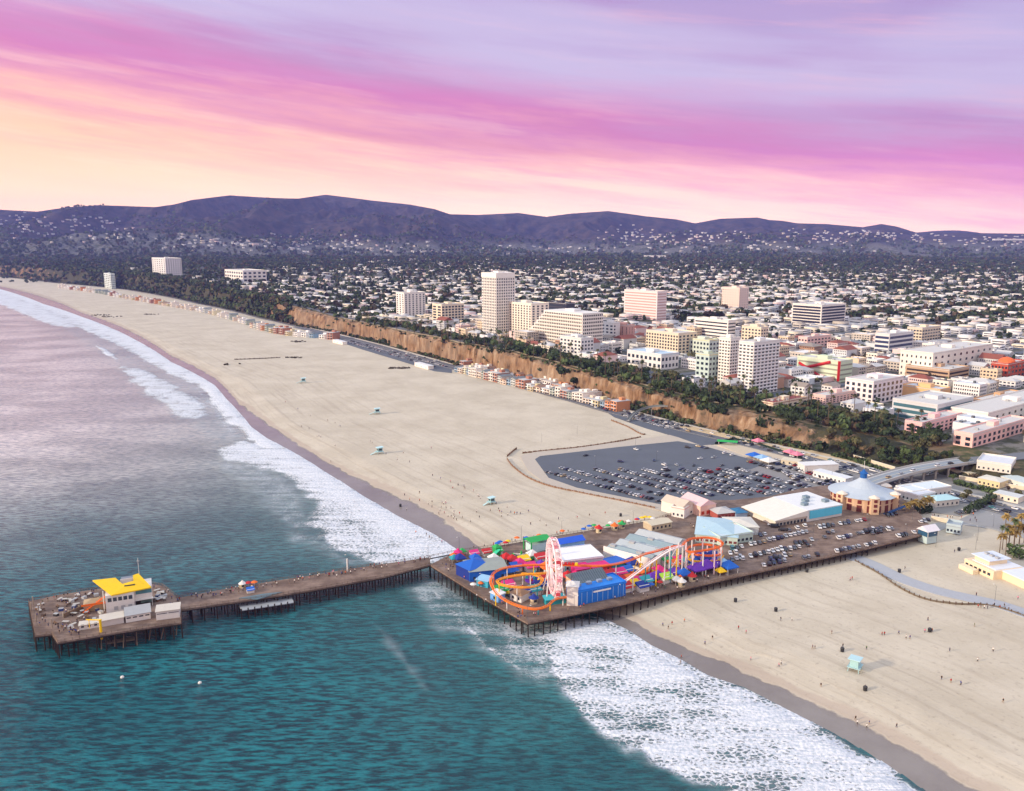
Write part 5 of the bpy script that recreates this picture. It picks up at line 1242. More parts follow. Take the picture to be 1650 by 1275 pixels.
for i, (a, b, occ, w_) in enumerate([((1168, 906), (1204, 897), .75, 'in the nearest short row behind the coaster on the pier'), ((1176, 886), (1234, 873), .9, 'in the pier row beside the pale blue restaurant'), ((1192, 902), (1262, 885), .9, 'in the second long pier row'), ((1226, 913), (1268, 904), .9, 'in the pier row along the south railing near the coaster'),
      ((1236, 872), (1302, 857), .9, 'in the middle pier row below the white hall'), ((1262, 888), (1312, 877), .85, 'in the middle pier row nearest the railing'), ((1284, 903), (1320, 894), .9, 'in the short railing row mid pier'), ((1240, 846), (1264, 857), .9, 'beside the steps of the white hall'),
      ((1268, 856), (1300, 848), .8, 'right in front of the white hall'), ((1304, 872), (1332, 866), .8, 'in the small pier row right of the middle'), ((1318, 852), (1396, 838), .85, 'in the pier row below the light blue wall'), ((1348, 869), (1422, 852), .88, 'in the pier row below the carousel house'),
      ((1344, 890), (1412, 876), .85, 'in the railing row below the carousel house'), ((1420, 834), (1446, 828), .8, 'in the short row beside the carousel steps'), ((1444, 866), (1482, 857), .8, 'in the last pier row beside the watch pavilion'), ((1480, 843), (1498, 839), .9, 'parked beyond the watch pavilion'), ((1206, 868), (1236, 861), .9, 'in the short row right of the pale blue restaurant'), ((1238, 903), (1276, 894), .9, 'in the extra row near the middle railing'), ((1402, 861), (1440, 852), .9, 'in the outer row below the carousel stairs'), ((1272, 880), (1300, 873), .9, 'in the tight row mid pier'), ((1330, 860), (1346, 857), .9, 'in the tiny row below the light blue wall'), ((1172, 894), (1190, 890), .9, 'in the tiny row behind the coaster')]):
    car_row(a, b, 7.0, w_, occ, 2.9, 1.0)
LN = ['outermost', 'second', 'third', 'fourth', 'fifth', 'sixth', 'seventh', 'eighth', 'ninth', 'tenth', 'eleventh']
for i, (a, b, occ) in enumerate([((880, 761), (1064, 809), .62), ((898, 753), (1092, 806), .55), ((958, 757), (1124, 803), .8), ((998, 757), (1150, 800), .75), ((1036, 757), (1182, 799), .8), ((1068, 757), (1212, 799), .75), ((1096, 757), (1240, 798), .75), ((1126, 757), (1264, 796), .75), ((1156, 757), (1290, 794), .75), ((1186, 756), (1312, 790), .8), ((1205, 744), (1336, 784), .7)]):
    car_row(a, b, 2.88, 'in the %s row of the big car park from the sand' % LN[i], min(occ + .16, .95), 2.95, 1.35)
for i, (a, b) in enumerate([((1222, 740), (1352, 778)), ((1244, 740), (1366, 776)), ((1262, 760), (1300, 786)), ((1300, 774), (1352, 789)), ((1330, 776), (1374, 786))]): car_row(a, b, 2.94, 'in the landward %s row of the big car park' % LN[i].replace('outermost', 'first'), .8, 3.0, 1.35)
for px, py in [(944, 735), (1025, 725), (1054, 743), (1070, 750), (1090, 750), (1118, 751), (1052, 762), (1163, 751), (1150, 738), (1128, 740), (1125, 720), (1132, 722), (1138, 723), (1168, 731), (1180, 734), (1000, 745), (1108, 722)]:
    x, y = G(px, py, 2.88); add_car(x, y, 2.9, random.uniform(0, 6), 'standing alone on the empty part of the big car park')
for i, (a, b) in enumerate([((1000, 668), (1080, 692)), ((1010, 666), (1092, 690)), ((1024, 667), (1100, 688))]): car_row(a, b, 2.9, 'in the %s row of the car park strip by the footbridge' % LN[i].replace('outermost', 'seaward'), .75, 3.0, 1.4)
for i, (a, b) in enumerate([((556, 550), (700, 592)), ((566, 550), (722, 592))]): car_row(a, b, 2.92, 'in the %s row of the far beach car park' % LN[i].replace('outermost', 'seaward'), .8, 3.2, 1.4)
for off, sgn in ((-6.5, 0), (-3.2, 0), (3.4, math.pi), (6.6, math.pi)):
    pts = parallel(PCH_P, off, 0)
    for i in range(20, len(pts) - 2):
        if random.random() < .34:
            a, b = pts[i], pts[i + 1]; add_car(a[0], a[1], a[2] + .02, math.atan2(b[1] - a[1], b[0] - a[0]) + math.pi + sgn, 'driving on the coast highway', None)
pts = parallel(bp, -2.5, 0)
for i in (10, 13, 16, 22, 25, 30): add_car(pts[i][0], pts[i][1], pts[i][2] + .02, math.atan2(pts[i + 1][1] - pts[i][1], pts[i + 1][0] - pts[i][0]), 'driving down the pier bridge', None)
for a, b, w_ in [((1330, 755), (1372, 768), 'beside the long white shed'), ((1290, 768), (1330, 784), 'in front of the long white shed'), ((1345, 785), (1385, 779), 'behind the carousel house'), ((1405, 800), (1438, 790), 'right of the carousel house'), ((1480, 792), (1530, 786), 'in the yard behind the pier entrance'), ((1600, 770), (1648, 782), 'in the lot at the right edge behind the hedge'), ((1490, 766), (1530, 760), 'under the landward end of the bridge'), ((1460, 785), (1500, 778), 'beside the bridge columns'), ((1505, 806), (1545, 800), 'behind the turquoise-roofed market hall'), ((1615, 750), (1650, 756), 'on the lot right of the white garage'), ((1440, 822), (1462, 817), 'at the pier entrance'), ((1540, 828), (1570, 822), 'on the road by the plaza')]: car_row(a, b, 2.96, w_, .8, 3.0, 1.3)
CARS.sort(key=lambda c: c[0])
fmi = list(CAR_C)
for i, (_, x, y, z, rz, where, order, kind, cname) in enumerate(CARS):
    if i < 298:
        key = (kind, cname)
        if key not in car_protos: car_protos[key] = make_car(kind, cname); o = car_protos[key]
        else: o = copy_tree(car_protos[key])
        o.location = (x, y, z); o.rotation_euler = (0, 0, rz)
        reg(o, cname + ' ' + kind, 'car', 'cars on the pier, the beach lots and the highway', where if order or 'alone' in where or 'driving' in where else where, order)
    else:
        b, g, rf, S = car_body(kind); c, s = math.cos(rz), math.sin(rz)
        for src, mi in ((b, fmi.index(cname)), (g, len(fmi)), (rf, fmi.index(cname))):
            far_cars.add([(x + p[0] * c - p[1] * s, y + p[0] * s + p[1] * c, z + p[2]) for p in src.v], src.f, mi)
print('cars', len(CARS))
if far_cars.v: far_cars.build('far_parked_cars', [mat('car_paint_' + n.replace(' ', '_'), CAR_C[n], .28, var=.02, spec=.6) for n in fmi] + [GLASS], kind='stuff', label='small distant parked cars in the far lots and on the highway', cat='cars')
# ------------------------------------------------------------ people
SKIN = P(190, 140, 112); 
def person_mesh(pose, seed):
    """one continuous skinned body; colour by height happens through material zones"""
    rs = random.Random(seed); me = bpy.data.meshes.new('pbase')
    st = {'walk': .28, 'stand': .06, 'wide': .16}[pose]
    V = [(0, 0, .95), (0, 0, 1.2), (0, 0, 1.42), (0, 0, 1.52), (0, .01, 1.63), (0, .01, 1.74),
         (0, .1, .90), (st, .11, .48), (st * .7 - .02, .11, .06), (st * .7 + .14, .11, .03),
         (0, -.1, .90), (-st * .5, -.11, .48), (-st * 1.3, -.11, .06), (-st * 1.3 + .15, -.11, .03),
         (0, .19, 1.40), (-st * .5, .25, 1.12), (st * .4, .25, .88), (st * .5, .25, .80),
         (0, -.19, 1.40), (st * .6, -.25, 1.12), (st * 1.2, -.24, .90), (st * 1.3, -.24, .82)]
    E_ = [(0, 1), (1, 2), (2, 3), (3, 4), (4, 5), (0, 6), (6, 7), (7, 8), (8, 9), (0, 10), (10, 11), (11, 12), (12, 13), (2, 14), (14, 15), (15, 16), (16, 17), (2, 18), (18, 19), (19, 20), (20, 21)]
    RD = [.15, .15, .15, .06, .10, .085, .10, .07, .045, .04, .10, .07, .045, .04, .075, .05, .038, .035, .075, .05, .038, .035]
    me.from_pydata(V, E_, []); o = bpy.data.objects.new('tmp', me); col.objects.link(o)
    m = o.modifiers.new('s', 'SKIN'); 
    for i, r_ in enumerate(RD): me.skin_vertices[0].data[i].radius = (r_, r_ * (1.25 if i in (0, 1, 2) else 1))
    me.skin_vertices[0].data[0].use_root = True
    dg = bpy.context.evaluated_depsgraph_get(); out = bpy.data.meshes.new_from_object(o.evaluated_get(dg)); bpy.data.objects.remove(o)
    return out
SH = {'white': (224, 222, 216), 'black': (22, 22, 26), 'red': (170, 32, 36), 'blue': (40, 70, 140), 'grey': (110, 112, 116), 'orange': (214, 110, 50), 'pink': (216, 130, 150), 'green': (60, 110, 70)}
PR = {}; FOLK = []
def person(x, y, z, rz=None, where=None, s=1.0):
    pose = random.choice(['walk', 'stand', 'wide', 'walk']); sh = random.choices(list(SH), [4, 6, 1.5, 2.5, 3, .7, .8, .7])[0]; key = (pose, sh)
    if key not in PR:
        me = person_mesh(pose, 1); tr_ = random.choice([(24, 26, 36), (40, 56, 90), (60, 54, 48), (150, 140, 120)])
        for c in (SH[sh], tr_, (190, 140, 112), (40, 28, 22)): me.materials.append(P(*c, .85))
        idx = []
        for p in me.polygons:
            c = p.center; idx.append(3 if c.z > 1.70 or (c.z > 1.56 and c.x < -.04) else 2 if c.z > 1.49 or (abs(c.y) > .2 and c.z < 1.15) or c.z < .1 else 0 if c.z > .98 else 1)
        me.polygons.foreach_set('material_index', idx); PR[key] = me
    rr_ = random.uniform(0, 6.28) if rz is None else rz; k = random.uniform(.95, 1.08) * s
    pl = {'walk': ' top walking', 'stand': ' top standing', 'wide': ' top standing with feet apart'}[pose]
    FOLK.append((math.hypot(x, y), x, y, z, rr_, k, key, 'person in ' + sh + pl, where))
mark('the lifeguard hut beside the pier', *G(792, 811, 2.5)); mark('the wet sand left of the pier', *G(700, 845, 2)); mark('the near lifeguard hut', *G(1377, 1080, 2.5)); mark('the lifeguard hut in mid beach', *G(611, 730, 2.5))
random.seed(21)
def crowd_line(line, n, z, jit, where):
    L = [G(a, b, z) for a, b in line]
    for i in range(n):
        f = random.random() * (len(L) - 1); k = int(f); f -= k; a, b = L[k], L[k + 1]
        person(a[0] + (b[0] - a[0]) * f + random.gauss(0, jit), a[1] + (b[1] - a[1]) * f + random.gauss(0, jit), z, where=where)
crowd_line([(300, 968), (430, 947), (560, 924), (690, 904)], 34, 7.0, 1.0, 'on the narrow pier walkway')
crowd_line([(300, 963), (430, 942), (560, 919), (690, 899)], 20, 7.0, .2, 'at the north railing of the narrow walkway')
crowd_line([(1380, 838), (1440, 828), (1500, 832), (1540, 840), (1590, 835)], 16, 7.0, 1.5, 'around the pier entrance') if False else None
crowd_line([(60, 975), (100, 962), (150, 954), (200, 948), (250, 948)], 20, 7.0, .4, 'fishing along the far railing of the platform')
crowd_line([(70, 1000), (100, 1015), (120, 1018), (90, 990), (140, 985), (115, 1000)], 26, 7.0, 1.4, 'on the open deck of the fishing platform')
crowd_line([(708, 912), (760, 935), (790, 972), (850, 995), (950, 978), (1100, 943), (1160, 930)], 44, 7.0, 1.8, 'on the seaward promenade of the park')
crowd_line([(740, 888), (870, 866), (960, 852), (1080, 832)], 26, 7.0, .9, 'on the promenade along the north edge of the pier')
crowd_line([(1020, 940), (1080, 925), (940, 925), (870, 945), (1100, 900), (1100, 870), (1115, 850)], 22, 7.0, 2, 'among the rides')
for px, py in [(676, 795), (652, 797), (660, 804), (697, 768), (710, 773), (726, 778), (738, 783), (749, 789), (763, 793), (772, 802), (745, 802), (711, 818), (709, 822), (722, 831), (727, 832), (731, 834), (707, 827), (716, 826), (745, 834), (758, 840), (768, 826), (805, 826), (818, 831), (829, 829), (808, 833), (823, 827), (833, 829), (790, 824), (600, 714), (597, 712), (622, 733), (650, 731), (660, 746), (511, 704), (498, 692), (486, 689), (517, 706), (514, 704), (540, 719), (533, 742),
               (670, 852), (687, 856), (692, 860), (712, 868), (655, 818), (676, 806), (640, 742), (695, 723), (540, 683), (548, 688), (528, 679), (460, 649), (500, 671), (480, 660), (855, 846), (870, 840), (880, 848), (900, 838), (930, 836), (950, 832), (975, 829), (1000, 831)]:
    x, y = G(px, py, 2.4); person(x, y, float(h_at(x, y)))
for px, py in [(1068, 1004), (1083, 1003), (1077, 1009), (1103, 1000), (1136, 1034), (1148, 1027), (1202, 1021), (1098, 1052), (1097, 1060), (1258, 1000), (1276, 1001), (1309, 1046), (1313, 1046), (1355, 1048), (1358, 1043), (1396, 1047), (1340, 1022), (1421, 1024), (1425, 1024), (1323, 1103), (1394, 1110), (1379, 1154), (1382, 1160), (1397, 1166), (1401, 1161), (1255, 1071), (1210, 1060), (1259, 1068), (1517, 1095), (1532, 1100), (1502, 1018), (1466, 1030), (1460, 1029), (1448, 1022),
               (1190, 1014), (1445, 1168), (1575, 1066), (1616, 1133), (1548, 1104), (1373, 934), (1370, 936), (1458, 917), (1538, 890), (1573, 960), (1576, 979), (1580, 980), (1586, 981), (1591, 981), (1602, 977), (1611, 981), (1618, 978), (1625, 984), (1640, 966), (1495, 1000), (1325, 906), (1490, 1019), (1570, 1010), (1600, 1050), (1530, 1050)]:
    x, y = G(px, py, 2.5); person(x, y, float(h_at(x, y)))
crowd_line([(310, 966), (430, 946), (560, 922), (690, 902)], 46, 7.0, 1.2, 'on the narrow pier walkway')
crowd_line([(60, 990), (120, 1025), (130, 1000), (100, 970), (145, 960), (270, 955), (280, 985)], 34, 7.0, 1.5, 'on the open deck of the fishing platform')
crowd_line([(720, 905), (760, 928), (800, 968), (860, 990), (1000, 965), (1160, 926)], 34, 7.0, 2.2, 'on the seaward promenade of the park')
crowd_line([(700, 768), (770, 800), (850, 832), (720, 832), (690, 808), (760, 836)], 30, 2.5, 4, 'on the sand left of the pier')
crowd_line([(1440, 820), (1500, 830), (1560, 838), (1610, 830)], 18, 3.0, 2.5, 'around the pier entrance')
FOLK.sort(key=lambda f: f[0]); CR = {}
for i, (_, x, y, z, rr_, k, key, desc, where) in enumerate(FOLK):
    if i < 298:
        o = bpy.data.objects.new('person', PR[key]); col.objects.link(o); o.location = (x, y, z); o.rotation_euler = (0, 0, rr_); o.scale = (k, k, k)
        reg(o, desc, 'person', 'people on the beach and the pier', where)
    else: CR.setdefault(key, []).append((x, y, z, rr_, k))
V, Fq, MI_, ML, off = [], [], [], [], 0
for key, lst in CR.items():
    me = PR[key]; v0 = np.array([v.co[:] for v in me.vertices]); b0 = len(ML); ML += list(me.materials); pm = [p.material_index for p in me.polygons]
    for x, y, z, a, k in lst:
        c, s = math.cos(a) * k, math.sin(a) * k; V.append(np.stack([x + v0[:, 0] * c - v0[:, 1] * s, y + v0[:, 0] * s + v0[:, 1] * c, z + v0[:, 2] * k], -1)); Fq += [tuple(i_ + off for i_ in p.vertices) for p in me.polygons]; MI_ += [b0 + q_ for q_ in pm]; off += len(v0)
if V:
    cm_ = MB(); cm_.v = [tuple(v) for v in np.concatenate(V)]; cm_.f = Fq; cm_.mi = MI_; cm_.build('distant_crowd', ML, kind='stuff', label='tiny people far along the beach and pier', cat='people')
print('folk', len(FOLK))
# ------------------------------------------------------------ lifeguard huts, lamps, bins
def lifeguard(px, py, lab, s=1.0, rz=0.4):
    s *= .78; x, y = G(px, py, 2.5); z = float(h_at(x, y)); o = empty('lifeguard_hut', (x, y, z), rz, label=lab, cat='lifeguard hut'); o.scale = (s, s, s)
    M_ = P(160, 200, 200); MB().box(0, 0, 1.6, 3.2, 2.8, 2.5, top=.96).build('cabin', M_, o); MB().add([(-2.3, -2.0, 4.3), (2.3, -2.0, 4.6), (2.3, 2.0, 4.6), (-2.3, 2.0, 4.3), (-2.3, -2.0, 4.1), (2.3, -2.0, 4.4), (2.3, 2.0, 4.4), (-2.3, 2.0, 4.1)], [(0, 1, 2, 3), (4, 5, 1, 0), (5, 6, 2, 1), (6, 7, 3, 2), (7, 4, 0, 3), (7, 6, 5, 4)]).build('roof', P(186, 220, 222), o)
    MB().box(-.3, 0, 1.4, 5.0, 4.2, .2).build('deck', P(170, 200, 200), o); MB().box(0, -1.42, 2.3, 2.4, .1, 1.2).build('window', GLASS, o); MB().box(-1.62, 0, 2.3, .1, 2.0, 1.2).build('window', GLASS, o)
    for a in (-1.9, 1.9):
        for b in (-1.6, 1.6): MB().tube((a * 1.1, b * 1.1, -.2), (a, b, 1.45), .12, 5).build('leg', M_, o)
    MB().add([(-2.8, -.7, 1.5), (-2.8, .7, 1.5), (-6.5, .7, .05), (-6.5, -.7, .05), (-2.8, -.7, 1.35), (-2.8, .7, 1.35), (-6.5, .7, -.1), (-6.5, -.7, -.1)], [(0, 3, 2, 1), (4, 5, 6, 7), (0, 4, 7, 3), (1, 2, 6, 5)]).build('ramp', P(180, 210, 208), o)
lifeguard(1377, 1080, 'pale turquoise lifeguard hut with a ramp on the sand right of the pier', 1.45, -2.2); lifeguard(792, 812, 'pale turquoise lifeguard hut on the sand just left of the pier', 1.25, .6)
lifeguard(612, 731, 'turquoise lifeguard hut on the open beach nearest the waterline', 1.5, .5); lifeguard(608, 667, 'pale lifeguard hut further up the beach behind the nearer one', 1.6, .3); lifeguard(489, 617, 'small distant lifeguard hut on the far beach', 1.7, .3)
def make_lamp():
    o = empty('street_lamp'); MB().tube((0, 0, 0), (0, 0, 7.5), .09, 6, .06).build('post', P(90, 92, 94), o); MB().tube((0, 0, 7.4), (1.3, 0, 7.9), .05, 4).build('arm', P(90, 92, 94), o); MB().box(1.5, 0, 7.8, .8, .35, .16, top=.8).build('lamp_head', P(210, 210, 204), o); return o
lp = None
lamp_spots = [(x, y, 7.0) for x, y in [(562, 919), (690, 900), (740, 888), (840, 870), (905, 861), (1020, 846), (690, 911), (770, 952), (850, 1002), (925, 986), (1000, 971), (1080, 951), (1155, 934), (1230, 916), (1300, 901), (1360, 889), (1410, 878), (1460, 866), (1215, 880), (1310, 866), (1400, 850), (1470, 838)]] + \
    [(x, y, 2.9) for x, y in [(1024, 718), (1058, 742), (1110, 700), (1095, 688), (1215, 806), (1165, 800), (1260, 790), (960, 750), (1300, 770), (930, 700), (873, 712), (1600, 850), (1575, 870), (1508, 880), (1572, 885), (1603, 968), (1340, 775), (1455, 812), (1500, 800)]]
for px, py, z in lamp_spots:
    if lp is None: lp = make_lamp(); o = lp
    else: o = copy_tree(lp)
    x, y = G(px, py, z); o.location = (x, y, z if z > 5 else float(h_at(x, y))); o.rotation_euler = (0, 0, random.uniform(0, 6))
    reg(o, 'thin grey street lamp', 'lamp', 'street lamps on the pier and the lots')
def make_bin():
    o = empty('litter_bin'); MB().lathe([(.55, 0), (.62, 1.15)], 10).build('drum', DARK, o); MB().lathe([(.66, 1.15), (.4, 1.4), (.1, 1.45)], 10).build('lid', P(60, 60, 60), o); return o
bn = None
for px, py in [(1300, 922), (1185, 970), (1449, 922), (1498, 1018), (1357, 1050), (645, 812), (1000, 832), (1545, 887), (1394, 1112), (1250, 985)]:
    if bn is None: bn = make_bin(); o = bn
    else: o = copy_tree(bn)
    x, y = G(px, py, 2.5); o.location = (x, y, float(h_at(x, y))); o.scale = (1.3, 1.3, 1.3); reg(o, 'dark round litter bin', 'bin', 'litter bins on the sand')
# ice-cream cart tents and kiosks out on the walkway
for a in [('kiosk', 'white', 391, 947, None, .8), ('parasol', 'red', 400, 946), ('parasol', 'orange', 410, 945), ('booth', 'blue', 404, 955, None, .6)]: place(*a)
b_ = empty('white_post', (*D(560, 921), 7.0), label='tall white post on the north railing of the narrow walkway', cat='post'); MB().tube((0, 0, 0), (0, 0, 6.5), .35, 6).build('post_shaft', WHITE, b_)
for px, py, n in [(197, 1092, 'small white mooring buoy left in the water below the platform'), (322, 1101, 'small white mooring buoy in open water right of the platform')]:
    x, y = G(px, py, 0); MB().lathe([(.2, -.4), (.7, -.1), (.7, .4), (.2, .8)], 10).build('buoy', WHITE, label=n, cat='buoy').location = (x, y, 0)
# ------------------------------------------------------------ the town on the bluff
_p, _q = land_point(800, 560), land_point(1340, 686)
GA = math.atan2(_q[1] - _p[1], _q[0] - _p[0]); UX, UY = math.cos(GA), math.sin(GA); VX, VY = -UY, UX
KEEP = []                      # footprints already taken: x, y, radius
def band_mat(name, wc, gc=(40, 50, 64), step=3.4, duty=.6):
    def bld(t, b):
        tcn = t.n('ShaderNodeTexCoord'); s = t.n('ShaderNodeSeparateXYZ', i_0=tcn.outputs['Object'])
        q_ = t.m('ADD', s.outputs[0], s.outputs[1]); f = t.m('FRACT', t.m('DIVIDE', q_, step)); k = t.m('LESS_THAN', f, duty)
        t.l(t.mix(k, lin(wc), lin(gc)), b.inputs['Base Color']); t.l(t.m('SUBTRACT', .8, t.m('MULTIPLY', k, .6)), b.inputs['Roughness'])
    return mat(name, build=bld)
def hero(name, corner, xl, xr, ytop, lab, wall, floors, style='grid', bo=8, bs=8, roof=None, extra=None, cat='building', slab=None, glass=None, maxd=None, wf=.55, hf=.5, z=None):
    cx0, cy0, cz0 = land_point(*corner) if z is None else (*G(*corner, z), z)
    def along(dx, dy, target, sgn):
        lo, hi = 0.0, 160.0
        for _ in range(30):
            m = (lo + hi) / 2; px = to_px(cx0 + dx * m, cy0 + dy * m, cz0)[0]
            if (px - target) * sgn < 0: lo = m
            else: hi = m
        return lo
    Lo = along(-UX, -UY, xl, -1); Ls = along(VX, VY, xr, 1)
    if maxd: Ls = min(Ls, maxd)
    Lo = max(Lo, 14.0)
    lo, hi = 1.0, 200.0
    for _ in range(30):
        m = (lo + hi) / 2
        if to_px(cx0, cy0, cz0 + m)[1] > ytop: lo = m
        else: hi = m
    Hh = lo
    e = empty(name, (cx0, cy0, cz0), GA + math.pi / 2, label=lab, cat=cat)
    Dp = max(Ls, 12.0)
    MB().box(Dp / 2, Lo / 2, -4, Dp, Lo, Hh + 4).build('wall', wall, e)
    MB().box(Dp / 2, Lo / 2, Hh, Dp + .3, Lo + .3, .5).build('roof', roof or P(206, 204, 198, .8), e)
    pm = MB(); ph = 1.1
    pm.box(Dp / 2, .1, Hh + .5, Dp, .3, ph).box(Dp / 2, Lo - .1, Hh + .5, Dp, .3, ph).box(.1, Lo / 2, Hh + .5, .3, Lo - .6, ph).box(Dp - .1, Lo / 2, Hh + .5, .3, Lo - .6, ph); pm.build('parapet', wall, e)
    rs = random.Random(int(corner[0] * 7))
    MB().box(Dp * .5, Lo * .5, Hh + .5, min(9, Dp * .4), min(12, Lo * .4), 3.4).build('rooftop_plant_room', wall, e)
    for i in range(3): MB().box(Dp * rs.uniform(.2, .8), Lo * rs.uniform(.15, .85), Hh + .5, 2.2, 2.6, 1.6).build('roof_unit', LGREY, e)
    gl = glass or GLASS; fh = (Hh - 1.2) / floors; cnt = 0; rest = MB()
    if style == 'grid':
        for k in range(floors):
            zz = Hh - 1.2 - (k + 1) * fh + fh * (1 - hf) / 2
            for side, n, L in (('o', bo, Lo), ('s', bs, Ls)):
                if L < 3: continue
                for i in range(n):
                    c = L * (i + .5) / n; wd = L / n * wf
                    args = (0, c, zz, .16, wd, fh * hf) if side == 'o' else (c, 0, zz, wd, .16, fh * hf)
                    if cnt < 100: MB().box(*args).build('window', gl, e)
                    else: rest.box(*args)
                    cnt += 1
    else:
        for k in range(floors):
            zz = Hh - 1.2 - (k + 1) * fh + fh * (1 - hf) / 2
            MB().box(0, Lo / 2, zz, .16, Lo * .94, fh * hf).build('window_band', gl, e)
            if Ls > 3: MB().box(Ls / 2, 0, zz, Ls * .94, .16, fh * hf).build('window_band', gl, e)
    if rest.v: rest.build('lower_windows', gl, e, kind='stuff')
    if slab:
        for k in range(1, floors):
            zz = Hh - 1.2 - k * fh - .15; MB().box(-.4, Lo / 2, zz, 1.1, Lo * .98, .35).build('balcony', slab, e)
            if Ls > 3: MB().box(Ls / 2, -.4, zz, Ls * .98, 1.1, .35).build('balcony', slab, e)
    cxm, cym = cx0 - UX * Lo / 2 + VX * Dp / 2, cy0 - UY * Lo / 2 + VY * Dp / 2
    n = max(1, int(max(Lo, Dp) / 14))
    for i in range(n):
        f = (i + .5) / n
        if Lo > Dp: KEEP.append((cx0 - UX * Lo * f + VX * Dp / 2, cy0 - UY * Lo * f + VY * Dp / 2, Dp / 2 + 9))
        else: KEEP.append((cx0 - UX * Lo / 2 + VX * Dp * f, cy0 - UY * Lo / 2 + VY * Dp * f, Lo / 2 + 9))
    if extra: extra(e, Lo, Dp, Hh, fh)
    return e, cxm, cym, cz0 + Hh * .5
W1 = P(236, 230, 220, .8); W2 = P(226, 224, 220, .8); C1 = P(232, 216, 188, .8); PK = P(232, 196, 186, .8); TN = P(214, 186, 150, .8); SAND = P(222, 206, 180, .8)
def tower_crown(e, Lo, Dp, Hh, fh):
    MB().box(-.2 + Dp / 2, Lo / 2, Hh - 5, Dp + .9, Lo + .9, 6.6).build('blank_crown', W1, e)
    for i in range(9): MB().box(-.25, Lo * (i + .5) / 9 - Lo / 18, 0, .8, 1.1, Hh - 5).build('fin', W1, e)
    for i in range(9): MB().box(Dp * i / 8, -.25, 0, 1.3, .8, Hh - 5).build('fin', W1, e)
L_ = []
def HM(phrase, r): mark(phrase, r[1], r[2], r[3]); return r
HM('the tallest white tower', hero('office_tower', (800, 540), 777, 829, 442, 'tallest white office tower with a blank crown and tight window grid', W1, 21, bo=9, bs=8, wf=.56, hf=.55, extra=tower_crown, cat='tower'))
HM('the cream slab beside the tower', hero('apartment_block', (856, 545), 812, 884, 491, 'cream apartment slab with vertical window strips right of the tallest tower', P(238, 226, 208, .8), 13, bo=10, bs=4, wf=.45, hf=.62))
# stepped hotel: each storey ends further left towards the ground
def solve(cx0, cy0, z, dx, dy, target, sgn):
    lo, hi = 0.0, 200.0
    for _ in range(30):
        m = (lo + hi) / 2
        if (to_px(cx0 + dx * m, cy0 + dy * m, z)[0] - target) * sgn < 0: lo = m
        else: hi = m
    return lo
def stepped():
    cx0, cy0, cz0 = land_point(938, 563); e = empty('stepped_hotel', (cx0, cy0, cz0), GA + math.pi / 2, label='large white stepped hotel whose left end climbs in terraces', cat='hotel')
    n = 10; dp = min(solve(cx0, cy0, cz0, VX, VY, 971, 1), 60); Lt = solve(cx0, cy0, cz0, -UX, -UY, 876, -1); Lb = solve(cx0, cy0, cz0, -UX, -UY, 842, -1)
    hh = 5.0
    while to_px(cx0, cy0, cz0 + hh)[1] > 507: hh += .3
    fh = hh / n
    for k in range(n):
        Lo = Lt + (Lb - Lt) * (1 - k / (n - 1))
        MB().box(dp / 2, Lo / 2, k * fh - (4 if k == 0 else 0), dp, Lo, fh + (4 if k == 0 else 0) - .04).build('storey', W1, e)
        MB().box(-.02, Lo / 2, k * fh + 1.0, .3, Lo * .96, fh * .5).build('window_band', band_mat('band_hotel', (236, 230, 220), (52, 48, 50), 3.6, .7), e)
        MB().box(dp / 2, -.02, k * fh + 1.0, dp * .94, .3, fh * .5).build('window_band', band_mat('band_hotel', (236, 230, 220)), e)
        MB().box(-.9, Lo / 2, k * fh - .1, 1.8, Lo, .28).build('balcony', W1, e)
    MB().box(dp / 2, Lt / 2, n * fh, dp, Lt, 1.0).build('roof', P(226, 222, 214, .8), e); MB().box(dp / 2, Lt / 2, n * fh + 1, 12, 18, 3).build('rooftop_plant_room', W2, e)
    for i in range(6): KEEP.append((cx0 - UX * i * Lb / 5 + VX * dp / 2, cy0 - UY * i * Lb / 5 + VY * dp / 2, dp / 2 + 10))
    mark('the stepped white hotel', cx0, cy0, cz0 + 15)
stepped()
HM('the dark-topped block', hero('office_block', (912, 521), 882, 926, 490, 'dark glass-topped office block behind the stepped hotel', P(52, 50, 62, .5), 6, style='band'))
hero('white_block', (936, 578), 902, 956, 547, 'small bright white block standing in front of the stepped hotel', W2, 5, bo=6, bs=4)
HM('the banded white office block', hero('office_block', (1058, 517), 1005, 1073, 471, 'white office block with pinkish horizontal bands inland of the hotel', P(236, 222, 216, .8), 10, style='band', glass=P(196, 156, 148, .4), hf=.42))
hero('brick_block', (1012, 556), 987, 1020, 526, 'pinkish brown windowless block right of the stepped hotel', P(204, 160, 148, .85), 5, bo=4, bs=2, wf=.12, hf=.9)
hero('white_block', (988, 555), 968, 992, 522, 'plain white block squeezed between stepped hotel and pinkish brown block', W2, 6, bo=3, bs=1)
HM('the long cream hotel', hero('hotel', (1092, 576), 1040, 1122, 539, 'long cream hotel with rows of square dark windows near the bluff', C1, 7, bo=12, bs=5, hf=.6))
hero('pool_hall', (1065, 596), 1010, 1093, 573, 'low wide white building with a pale blue roof beside the cliff-top park', W2, 2, bo=8, bs=5, roof=P(184, 208, 222))
HM('the far cream block', hero('apartment_block', (1190, 502), 1162, 1205, 465, 'far cream block standing alone among dark trees inland', P(240, 216, 200, .8), 9, bo=7, bs=4, wf=.35, hf=.4))
HM('the nearer twin tower', hero('apartment_tower', (1211, 638), 1187, 1252, 554, 'nearer and wider of the twin white balcony towers', W2, 15, bo=4, bs=7, wf=.6, hf=.45, slab=P(236, 236, 236, .7), cat='tower'))
